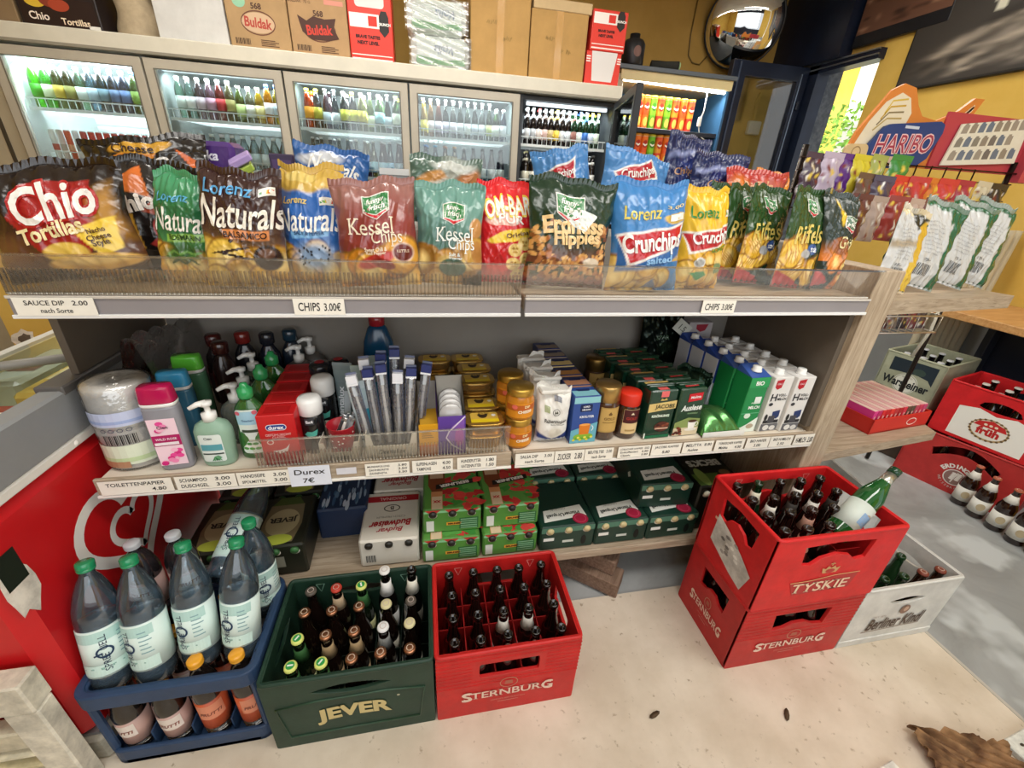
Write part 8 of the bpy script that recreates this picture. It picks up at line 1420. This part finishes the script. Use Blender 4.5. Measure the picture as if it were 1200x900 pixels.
_BT = {}
def bottle_proto(glass='#170d09', cap=None, label=None, neck=None, h=.262, r=.0288, mat='glass_dark', key=None):
	"""one beer bottle with glass, optional label, neck label and crown cap as parts"""
	t = thing('beer_bottle', 'x', 'bottle'); s = h / .262; m = MB()
	pr = [(0, .004), (r * .7, 0), (r * .92, .001), (r, .008), (r, .140 * s), (r * .97, .155 * s), (r * .72, .185 * s), (r * .50, .208 * s), (.0135, .232 * s), (.0132, .248 * s), (.0150, .250 * s), (.0150, .257 * s), (.0138, h - .002)]
	if not cap: pr += [(.0125, h), (.0095, h - .001), (.0090, h - .03)]
	else: pr += [(.0, h - .002)]
	m.lathe(pr, 24, glass, mat); m.part('glass', t)
	if label: m = MB(); m.lathe([(r + .0006, .035 * s), (r + .0006, .118 * s)], 24, label, 'paper'); m.decal(*ellipse(0, .078 * s, .016, .02), round_cyl(r, off=.0012), '#b8a888', 'paper', maxlen=.01); m.part('label', t)
	if neck: m = MB(); m.lathe([(r * .74 + .0006, .184 * s), (r * .52 + .0006, .207 * s), (.0140 + .0012, .226 * s)], 20, neck, 'paper'); m.part('neck_label', t)
	if cap:
		m = MB(); n = 42; a = np.arange(n) * 2 * PI / n; rr = .0158 + .0006 * np.cos(a * 21); v = [(rr[i] * math.cos(a[i]), rr[i] * math.sin(a[i]), h - .006) for i in range(n)] + [(.0150 * math.cos(q), .0150 * math.sin(q), h + .001) for q in a] + [(.0120 * math.cos(q), .0120 * math.sin(q), h + .0022) for q in a] + [(0, 0, h + .0022)]
		f = [(i, (i + 1) % n, n + (i + 1) % n, n + i) for i in range(n)] + [(n + i, n + (i + 1) % n, 2 * n + (i + 1) % n, 2 * n + i) for i in range(n)] + [(2 * n + i, 2 * n + (i + 1) % n, 3 * n) for i in range(n)]
		c1, c2 = cap if isinstance(cap, tuple) else (cap, None); m.add(v, f, c1, 'metal' if c1 == '#b07a5a' else 'gloss_card', True)
		if c2: m.decal(*ellipse(0, 0, .0105, .0105, 18), topside(0, 0, h + .0022, .0004), c2); m.decal(*rect(-.007, .007, -.002, .0025), topside(0, 0, h + .0022, .0008), '#e8efe4')
		else: m.decal(*ring(0, 0, .009, .009, .0018, 18), topside(0, 0, h + .0022, .0004), '#d8c0a8' if c1 == '#b07a5a' else '#c8b8b0')
		m.part('crown_cap', t)
	return t
def place(proto, used, lab, loc, rot, grp):
	if proto.name not in used:
		used.add(proto.name); proto.location = loc; proto.rotation_euler = rot; proto['label'] = lab
		if grp: proto['group'] = grp
		return proto
	return dup(proto, lab, loc, rot, grp)

def crates():
	R = math.radians; used = set()
	# ---------- dark green crate
	L, Wd = .418, .305; cx, cy = -.226, .845
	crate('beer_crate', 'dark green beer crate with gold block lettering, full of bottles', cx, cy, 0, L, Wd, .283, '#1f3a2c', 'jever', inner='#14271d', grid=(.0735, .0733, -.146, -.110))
	K = {'c': bottle_proto(cap='#b07a5a'), 'g': bottle_proto('#0f1a0e', cap=('#d9e07a', '#2f9a4a'), label='#cfcf9a', neck='#3a6a3a'), 'r': bottle_proto(cap='#c04030', neck='#c9b090'), 'w': bottle_proto(cap='#e6e6e4', neck='#8a8c8a', label='#7a7a78'), 'y': bottle_proto(cap='#d8cfa0', label='#c9c4b4'), 'd': bottle_proto(cap='#5a5148'), 'n': bottle_proto(cap='#b07a5a', label='#c4a982', neck='#b49a74')}
	T1 = bottle_proto('#0d0908', cap='#eceae6', label='#cfcfcc', neck='#e8e6e2', h=.315, r=.0292); T2 = bottle_proto('#0e0b09', cap=None, label='#8a8478', neck='#e4dfd0', h=.305, r=.0292)
	nm = {'c': 'copper-capped', 'g': 'green-capped', 'r': 'red-capped', 'w': 'white-capped', 'y': 'cream-capped', 'd': 'dull-capped', 'n': 'tan-labelled copper-capped'}
	rows = ['ggccc', 'gcnTw'[:0] + 'gnnwc', 'cc' + 'cyd', 'drg']
	rows = [list('ggccc'), list('gnnwy'), list('cccyd'), list('drg')]
	for j, row in enumerate(rows):
		for i, k in enumerate(row):
			x = cx - .146 + .0735 * i + .0015 * math.sin(7 * i + 3 * j); y = cy - .110 + .0733 * j + .0015 * math.sin(5 * i + j)
			place(K[k], used, f'{nm[k]} dark bottle, {ORD[i]} from left in the {["front", "second", "third", "back"][j]} row, green crate', (x, y, .015), (R(.4 * math.sin(3 * i + j)), R(.4 * math.cos(2 * i + 3 * j)), i + j), 'bottles in the dark green crate')
	place(T1, used, 'tall dark bottle with white cap and neck label at the back of the green crate', (cx + .0745, cy + .1095, .016), (R(0), R(-.5), .4), 'bottles in the dark green crate')
	place(T2, used, 'tall open dark bottle with cream neck label, back right corner, green crate', (cx + .148, cy + .1095, .016), (R(0), R(.5), .2), 'bottles in the dark green crate')
	# ---------- red crate of empties
	L, Wd = .402, .305; cx, cy = .190, .843
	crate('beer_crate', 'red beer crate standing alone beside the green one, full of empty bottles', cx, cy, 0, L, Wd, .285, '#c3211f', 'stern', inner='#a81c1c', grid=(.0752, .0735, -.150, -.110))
	E0 = bottle_proto('#140a08', None, '#7a2a24'); E1 = bottle_proto('#160c0a', None, '#c9c4bc', '#d8d4cc'); E2 = bottle_proto('#120a08', None, '#b83a2c', None); E3 = bottle_proto('#1a0d0a')
	pr = [[E3, E0, E2, E0, E3], [E2, E0, E1, E1, E0], [E0, E3, E0, E2, E3], [E3, E0, E3, E0, E0]]
	en = {id(E0): 'dull red-labelled', id(E1): 'white-labelled', id(E2): 'bright red-labelled', id(E3): 'bare brown'}
	ids = {E0.name: 'dull red-labelled', E1.name: 'white-labelled', E2.name: 'bright red-labelled', E3.name: 'bare brown'}
	for j in range(4):
		for i in range(5):
			b = pr[j][i]; place(b, used, f'{ids[b.name]} empty bottle, {ORD[i]} from left in the {["front", "second", "third", "back"][j]} row, lone red crate', (cx - .150 + .0752 * i + .001 * math.sin(5 * i + j), cy - .110 + .0735 * j, .015), (R(.4 * math.sin(4 * i + j)), R(.4 * math.cos(3 * i + 2 * j)), i * 1.3 + j), 'empty bottles in the lone red crate')
	# ---------- stack of two red crates
	L, Wd = .432, .282; cx, cy = 1.130, .828
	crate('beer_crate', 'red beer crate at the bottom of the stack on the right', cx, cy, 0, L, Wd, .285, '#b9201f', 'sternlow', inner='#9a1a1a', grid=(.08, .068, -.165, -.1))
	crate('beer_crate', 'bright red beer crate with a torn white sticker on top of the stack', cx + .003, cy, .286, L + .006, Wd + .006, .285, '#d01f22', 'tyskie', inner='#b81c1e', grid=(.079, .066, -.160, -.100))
	for i in range(5): place(E3, used, f'brown bottle, {ORD[i]} from left along the front of the bottom stacked crate', (cx - .165 + .08 * i, cy - .100, .015), (0, 0, i), 'bottles in the bottom stacked crate')
	for j in range(2): place(E3, used, f'brown bottle on the left side of the bottom stacked crate, {["near", "far"][j]} one', (cx - .165, cy - .032 + .068 * j, .015), (0, 0, j), 'bottles in the bottom stacked crate')
	W1 = bottle_proto('#1c0f0b', None, '#d8d2c6', '#e6e0d6'); G1 = bottle_proto('#10301a', None, '#d9d6c4', '#e4dfc8', mat='glass_dark'); P1 = bottle_proto('#2a1410', None, '#a87a6a', '#b88a78'); D1 = bottle_proto('#1a0e0a', None, '#6a2a22', '#3a3430'); ids.update({W1.name: 'white-labelled', G1.name: 'green cream-necked', P1.name: 'pinkish-labelled', D1.name: 'dark-labelled'})
	g = [[E3, P1, E3, D1, E3], [D1, E3, P1, E3, E3], [E3, W1, D1, W1, D1], [D1, G1, E3, W1, E3]]
	for j in range(4):
		for i in range(5):
			if (i, j) in ((4, 0), (4, 1), (3, 0)): continue
			b = g[j][i]; place(b, used, f'{ids[b.name]} bottle, {ORD[i]} from left in the {["front", "second", "third", "back"][j]} row, top stacked crate', (cx - .160 + .079 * i + .001 * math.sin(5 * i + 2 * j), cy - .100 + .066 * j, .301), (R(.4 * math.sin(4 * i + j)), R(.5 * math.cos(3 * i + 2 * j)), i * 1.3 + j), 'bottles in the top stacked crate')
	t = bottle_proto('#1f7a36', None, '#cfd8d0', None, h=.285, r=.036, mat='smooth_plastic'); t['label'] = 'bright green bottle lying across the rim of the top stacked crate'
	for ch in t.children:
		if ch.name.startswith('glass'): ch.data.materials[0] = MAT['green_glass']
	m = MB(); m.lathe([(.0190, .212), (.0152, .262)], 20, '#cfcfc4', 'metal'); m.part('foil_collar', t); m = MB(); m.lathe([(.0162, .262), (.0165, .284), (.010, .287), (0, .287)], 18, '#17402a', 'smooth_plastic'); m.part('stopper_cap', t); m = MB(); m.decal(*rect(-.02, .02, .06, .10), round_cyl(.036, off=.0014), '#8aa8c8', maxlen=.01); m.part('label_print', t)
	t.location = (1.185, .748, .495); d = Vector((.205, .06, .165)).normalized(); t.rotation_euler = Vector((0, 0, 1)).rotation_difference(d).to_euler()
	# ---------- white crate on the right of the stack and the one behind
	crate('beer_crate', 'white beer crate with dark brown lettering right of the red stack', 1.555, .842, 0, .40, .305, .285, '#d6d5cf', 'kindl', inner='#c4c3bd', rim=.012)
	KG = bottle_proto('#1c3a1e', None, None, None, h=.262, mat='smooth_plastic'); KB = bottle_proto('#3a1c10', '#7a3a2a', '#b8b0a0')
	for i, (x, y, k) in enumerate(((1.42, .735, 'g'), (1.475, .732, 'g'), (1.555, .732, 'g'), (1.635, .732, 'b'), (1.711, .732, 'b'), (1.475, .806, 'g'), (1.555, .806, 'g'), (1.635, .806, 'g'))):
		if i == 0: continue
		place(KG if k == 'g' else KB, used, [None, 'green empty bottle at the front left inside the white crate', 'green empty bottle second along the front inside the white crate', 'brown bottle third along the front inside the white crate', 'brown capped bottle at the front right corner inside the white crate', 'green bottle behind the front left one inside the white crate', 'green bottle in the middle of the second row, white crate', 'green bottle leaning at the right of the second row, white crate'][i], (x, y, .015 + .0 * i), (0, 0, i), 'bottles in the white crate')
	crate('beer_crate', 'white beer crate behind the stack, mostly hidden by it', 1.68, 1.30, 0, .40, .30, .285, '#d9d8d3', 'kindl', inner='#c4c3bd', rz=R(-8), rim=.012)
	# ---------- crates by the right wall
	A = R(-14)
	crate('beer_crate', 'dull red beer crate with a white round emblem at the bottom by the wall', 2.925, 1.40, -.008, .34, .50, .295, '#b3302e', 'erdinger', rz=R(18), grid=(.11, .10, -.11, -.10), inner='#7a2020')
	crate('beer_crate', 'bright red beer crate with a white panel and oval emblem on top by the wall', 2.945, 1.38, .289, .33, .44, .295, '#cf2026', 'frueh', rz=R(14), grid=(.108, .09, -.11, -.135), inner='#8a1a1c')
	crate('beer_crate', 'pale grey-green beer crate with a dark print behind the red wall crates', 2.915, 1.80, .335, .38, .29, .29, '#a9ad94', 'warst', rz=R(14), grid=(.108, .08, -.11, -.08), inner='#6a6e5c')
	m = MB(); m.box(-.17, .17, -.13, .13, 0, .342, '#4a4038', 'card', .004); m.solo('dark_box', 'dark box carrying the grey-green crate beside the wall', 'box', (2.92, 1.805, -.008), (0, 0, R(14)))
	CB = bottle_proto('#0f0d12', '#c9ccd0'); CA = bottle_proto('#170d09', '#d8d4cc'); 
	for nmz, b, ox, oy, oz, rz, lab, nn, sx, sy in (('w', CB, 2.915, 1.80, .352, R(14), 'silver-capped bottle, {} from left, {} row of the grey-green crate', (3, 3), .09, .080), ('f', CA, 2.945, 1.38, .306, R(14), 'pale-capped bottle, {} from left in the {} row, upper wall crate', (3, 4), .09, .09)):
		for j in range(nn[0]):
			for i in range(nn[1]):
				lx = -.11 + sx * j * 1.2; ly = (nn[1] - 1) / 2 * sy - sy * i; c, s_ = math.cos(rz), math.sin(rz)
				place(b, used, lab.format(ORD[i], ['front', 'middle', 'back'][j]), (ox + c * lx - s_ * ly, oy + s_ * lx + c * ly, oz), (0, 0, i), 'bottles in the crates by the wall')
	for i, (lx, ly) in enumerate(((-.11, .10), (-.11, 0), (-.11, -.10))): c, s_ = math.cos(R(18)), math.sin(R(18)); place(CA, used, f'bottle inside the lower wall crate, {ORD[i]} from left', (2.925 + c * lx - s_ * ly, 1.40 + s_ * lx + c * ly, .008), (0, 0, i), 'bottles in the lower wall crate')
	DK = bottle_proto('#101520', '#8a929c')
	for i in range(6): place(DK, used, f'dark bottle on the floor under the wall shelf, {ORD[i]} from the back', (3.30, 1.62 - .085 * i if i < 3 else 1.85 - .0 * i, .15) if False else (3.33 + .03 * (i % 2), 1.78 - .09 * i, .0 - .008), (0, 0, i), 'dark bottles under the wall shelf')
	# ---------- amber box and loose bottles in front of it
	t = thing('amber_box', 'amber cardboard box by the right wall behind the loose bottles', 'box', (3.02, .84, -.008), (0, 0, R(6))); m = MB(); w, d, h = .30, .34, .22; c = '#c98a22'
	m.box(-w / 2, w / 2, -d / 2, d / 2, 0, .006, c, 'card'); m.box(-w / 2, -w / 2 + .006, -d / 2, d / 2, 0, h, c, 'card', .001); m.box(w / 2 - .006, w / 2, -d / 2, d / 2, 0, h, c, 'card', .001); m.box(-w / 2, w / 2, -d / 2, -d / 2 + .006, 0, h, c, 'card', .001); m.box(-w / 2, w / 2, d / 2 - .006, d / 2, 0, h, c, 'card', .001); m.part('carton', t); m = MB(); m.decal(*rect(-.10, .06, .05, .14), onface((-w / 2, 0, 0), (0, -1, 0), (0, 0, 1)), '#a86a14'); m.part('side_print', t)
	LB = bottle_proto('#22100a', '#a8583a', '#dddbd2', '#e2ded4', h=.235, r=.036)
	for i, (x, y) in enumerate(((2.735, 1.265), (2.705, 1.175), (2.695, 1.085), (2.685, .998), (2.68, .915), (2.675, .83))): place(LB, used, f'loose white-labelled brown bottle on the floor, {ORD[i]} from the far end', (x, y, -.008), (0, 0, -.9 - .05 * i), 'loose brown bottles on the floor')
	for i, (x, y) in enumerate(((2.97, .86), (3.06, .80))): place(DK, used, f'dark bottle standing in the amber box, {["left", "right"][i]} one', (x, y, 0), (0, 0, i), 'bottles in the amber box')
crates()

def water():
	R = math.radians
	x0, x1, y0, y1, H = -.832, -.448, .722, 1.008, .292; cx, cy = (x0 + x1) / 2, (y0 + y1) / 2; L, Wd = x1 - x0, y1 - y0; B = '#2b4364'
	t = thing('water_crate', 'blue open-sided bottle crate at the lower left against the freezer', 'crate', (cx, cy, 0)); m = MB()
	def frame(m, z0, z1, w_in, out=0, r=.035):
		o = rrect(-L / 2 - out, L / 2 + out, -Wd / 2 - out, Wd / 2 + out, r, 6); i_ = rrect(-L / 2 + w_in, L / 2 - w_in, -Wd / 2 + w_in, Wd / 2 - w_in, max(r - w_in, .008), 6); V, F = plate(o, [i_], z1 - z0, .004); m.add(np.stack([V[:, 0], V[:, 2], (z0 + z1) / 2 - V[:, 1]], 1), F, B, 'crate_plastic')
	frame(m, H - .048, H, .014, .004, .038); frame(m, H - .012, H - .004, .020, 0, .035); m.part('rim', t)
	m = MB(); V, F = plate(rrect(-L / 2, L / 2, -Wd / 2, Wd / 2, .035, 6), [], .02, .004); m.add(np.stack([V[:, 0], V[:, 2], .010 - V[:, 1]], 1), F, B, 'crate_plastic'); frame(m, 0, .055, .012); m.part('base_tray', t)
	for sx in (-1, 1):
		for sy in (-1, 1): MB().box(sx * (L / 2 - .016) - .009, sx * (L / 2 - .016) + .009, sy * (Wd / 2 - .016) - .009, sy * (Wd / 2 - .016) + .009, .05, H - .035, B, 'crate_plastic', .006).part('corner_post', t)
	MB().box(-.012, .012, Wd / 2 - .03, Wd / 2 - .005, .05, H - .03, B, 'crate_plastic', .004).part('rear_post', t)
	m = MB()
	for i in range(1, 4): xx = -.1854 + .0927 * i; m.box(xx - .002, xx + .002, -Wd / 2 + .02, Wd / 2 - .02, .02, .085, B, 'crate_plastic')
	for j in range(1, 3): yy = -.1415 + .0925 * j; m.box(-L / 2 + .02, L / 2 - .02, yy - .002, yy + .002, .02, .085, B, 'crate_plastic')
	m.part('divider', t)
	m = MB()
	for j in range(7): m.decal(*rect(-.006, .006, -.004 + 0, .004), onface((L / 2 - .010, -Wd / 2 + .06 + .028 * j, H - .0035), (1, 0, 0), (0, 1, 0), .0006), '#101c30')
	m.part('vent_slot', t)
	def pet(h, r, body, lab, cap, kind):
		t = thing('water_bottle', 'x', 'bottle'); s = h; m = MB()
		m.lathe([(0, .008), (r * .5, 0), (r * .82, .0), (r * .97, .012), (r, .03), (r * .985, h * .10), (r, h * .16), (r * .985, h * .17), (r * .985, h * .53), (r, h * .54), (r * 1.0, h * .60), (r * .97, h * .66), (r * .78, h * .77), (r * .52, h * .86), (r * .33, h * .905), (.0145, h * .92), (.0145, h * .955)], 32, body, 'pet'); m.part('bottle_body', t)
		m = MB(); m.lathe([(0, .012), (r * .8, .006), (r * .94, .02), (r * .955, h * (.55 if kind else .62)), (r * .95, h * (.555 if kind else .625)), (0, h * (.556 if kind else .626))], 28, '#8fb0c4' if kind else '#2e1a14', 'liquid'); m.part('liquid_fill', t)
		m = MB(); m.lathe([(r * 1.004, h * .155), (r * 1.004, h * .535)], 32, lab, 'gloss_card')
		f = lambda o: round_cyl(r * 1.004, off=o)
		if kind:
			m.decal(*rect(-r * 1.3, r * 1.3, h * .17, h * .26), f(.0006), '#cfe9e0', maxlen=.01); m.decal(*rect(-r * 1.3, r * 1.3, h * .44, h * .52), f(.0006), '#b9dcd6', maxlen=.01); m.decal(*rect(-r * 3, -r * 1.4, h * .16, h * .53), f(.0006), '#bfe0d8', maxlen=.01)
			P, F = text('SPREE', w=.046, h=.013, cx=0, cz=0, bold=.0); Rm = np.array([[0, 1], [-1, 0]]); m.decal(P @ Rm + (.0, h * .275), F, f(.0014), '#2a3c54'); P, F = text('UELL', w=.038, h=.013); m.decal(P @ Rm + (.0, h * .435), F, f(.0014), '#2a3c54'); m.decal(*ring(.0, h * .355, .016, .015, .004), f(.0016), '#1f3a5a', maxlen=.01); m.decal(*stroke([(-.004, h * .35), (-.020, h * .338)], .004), f(.0018), '#1f3a5a')
			for q in range(6): m.decal(*rect(.026, .050 - .004 * (q % 3), h * .30 + .011 * q, h * .30 + .011 * q + .003), f(.0012), '#8ab0b4', maxlen=.01)
			for q in range(3): m.decal(*stroke([(-.05 + .02 * q, h * .225 + .004 * (q % 2)), (-.03 + .02 * q, h * .235), (-.01 + .02 * q, h * .226)], .003), f(.0012), '#8fb8ae')
		else:
			m.decal(*rect(-r * .9, r * .9, h * .30, h * .50), f(.0008), '#e8ddd4' if lab != '#d2623c' else '#e09070', maxlen=.01); m.decal(*text('FRUTTI', w=.05, cz=h * .38, bold=.03, shear=.2), f(.0014), '#8a4a3a')
		m.part('label', t)
		m = MB(); n = 36; a = np.arange(n) * 2 * PI / n; m.lathe([(.0165, h * .935), (.0172, h * .94), (.0172, h * .955)], 24, cap, 'smooth_plastic'); rr = .0172 + .0004 * np.cos(a * 18)
		v = [(rr[i] * math.cos(a[i]), rr[i] * math.sin(a[i]), h * .957) for i in range(n)] + [(rr[i] * math.cos(a[i]), rr[i] * math.sin(a[i]), h - .002) for i in range(n)] + [(.0155 * math.cos(q), .0155 * math.sin(q), h) for q in a]; m.add(v, [(k * n + i, k * n + (i + 1) % n, (k + 1) * n + (i + 1) % n, (k + 1) * n + i) for k in range(2) for i in range(n)] + [[2 * n + i for i in range(n)]], cap, 'smooth_plastic', True); m.part('screw_cap', t)
		return t
	used = set()
	GW = pet(.335, .0435, '#cfe0ea', '#dff2ec', '#1f8a5a', 1); OR = pet(.285, .0342, '#9a8478', '#d2623c', '#e8a32c', 0); PK = pet(.285, .0342, '#8a7a70', '#c8a49a', '#e8a32c', 0); PS = pet(.228, .0342, '#8a7a70', '#c8a49a', '#e8a32c', 0); SV = pet(.235, .037, '#a89aa0', '#c8a49a', '#b9bcc0', 0)
	# lower layer standing in the tray
	for j in range(3):
		for i in range(4):
			x = cx - .139 + .0927 * i; y = cy - .095 + .0925 * j
			if (i, j) == (3, 2): continue
			p = PS if j == 0 and i < 2 else OR if (i > 1 and j == 0) or (i + j) % 2 else PK
			place(p, used, f'{"orange" if p is OR else "pink"}-labelled bottle, {ORD[i]} from left in the {["front", "middle", "back"][j]} row, bottom layer, blue crate', (x, y, .021), (0, 0, .3 * i - .3), 'lower bottles in the blue crate')
	# green-capped water bottles standing on their shoulders
	Z2 = .245
	for k, (x, y, rx, ry, rz, lab) in enumerate(((-.786, .785, -13, -1, .55, 'green-capped water bottle at the left corner of the blue crate'), (-.694, .787, -13, -2, -.45, 'green-capped water bottle, second from left along the front'), (-.602, .812, -14, -1, -.35, 'green-capped water bottle, third from left along the front'), (-.510, .814, -13, 4, -.4, 'green-capped water bottle at the right of the front row'))):
		place(GW, used, lab, (x, y, Z2), (Matrix.Rotation(R(rx), 3, 'X') @ Matrix.Rotation(R(ry), 3, 'Y') @ Matrix.Rotation(rz, 3, 'Z')).to_euler(), 'green-capped water bottles')
	place(GW, used, 'green-capped water bottle standing at the back right of the blue crate', (-.500, .965, .215), (R(-1), R(2), .5), 'green-capped water bottles')
	place(GW, used, 'water bottle tipped over backwards at the back of the blue crate', (-.585, .94, .375), (R(-66), 0, R(-10)), 'green-capped water bottles')
	place(SV, used, 'silver-capped clear bottle standing behind the second water bottle', (-.748, .935, .308), (R(-1), R(0), 0), 'silver-capped bottles'); place(SV, used, 'silver-capped dark bottle standing behind the third water bottle', (-.665, .955, .308), (R(-1), R(0), .5), 'silver-capped bottles')
water()

# ------------------------------------------------------------------ bits on the floor
def floor_bits():
	r = np.random.RandomState(4)
	m = MB()
	pg = np.array([(-.085, .096), (-.04, .075), (.01, .062), (.06, .045), (.10, .028), (.15, .02), (.17, -.03), (.12, -.085), (.02, -.09), (-.07, -.07), (-.115, -.02), (-.10, .03), (-.085, .096)]); ln = np.append(0, np.cumsum(np.hypot(*np.diff(pg, axis=0).T))); ln /= ln[-1]
	def leaf(U, V):
		k = V * (1 + .05 * np.sin(61 * U) * V + .04 * np.sin(113 * U) * V); x = np.interp(U, ln, pg[:, 0]) * k; y = np.interp(U, ln, pg[:, 1]) * k
		return np.stack([x, y, .004 + .030 * V ** 2 * np.abs(np.sin(7 * U + .4)) + .020 * np.abs(np.sin(19 * x / .2 + 23 * y / .2)) * np.clip(V * 1.5, 0, 1) + .010 * (1 - V)], 1)
	def cf(U, V): k = np.clip(.5 + .35 * np.sin(9 * U * PI + 5 * V) + .25 * np.sin(31 * U + 17 * V), 0, 1)[:, None]; return srgb('#94704c') * k + srgb('#5e4028') * (1 - k)
	m.surf(leaf, 110, 22, cf, 'leaf'); m.solo('torn_cardboard', 'torn brown curled scrap on the floor at the lower right', 'scrap', (1.428, .345, .0), (0, 0, 0))
	t = thing('white_plank', 'chipped white board end beside the torn brown scrap', 'board', (1.70, .35, 0), (0, 0, .12)); MB().box(-.10, .14, -.03, .03, .0, .02, '#dcdcd2', 'flaky', .003).part('board', t); m = MB(); m.decal(*ellipse(-.06, .005, .007, .004, 10), topside(0, 0, .02), '#3a342c'); m.part('nail_hole', t); MB().box(-.10, .14, -.075, -.036, 0, .018, '#d4d4ca', 'flaky', .003).part('lower_board', t)
	MB().box(-.09, .06, -.025, .025, 0, .015, '#e2e0d6', 'flaky', .003).solo('white_plank', 'chipped white board end left of the torn brown scrap', 'board', (1.17, .352, 0), (0, 0, .15))
	for k, (x, y, a) in enumerate(((1.02, .535, .9), (.62, .60, .3), (.52, .47, .5))):
		m = MB(); m.lathe([(0, 0), (.008, .002), (.009, .006), (0, .008)], 8, '#5a4632', 'leaf', sx=2.2, sy=.8); m.solo('floor_crumb', ['small brown wood chip on the floor in front of the red stack', 'tiny brown crumb on the floor right of the lone red crate', 'tiny brown crumb near the bottom edge of the floor'][k], 'crumb', (x, y, 0), (0, 0, a))
floor_bits()
# builder leftovers never placed
for o in [o for o in scene.objects if o.get('label') == 'x']:
	for c in list(o.children): bpy.data.objects.remove(c)
	bpy.data.objects.remove(o)
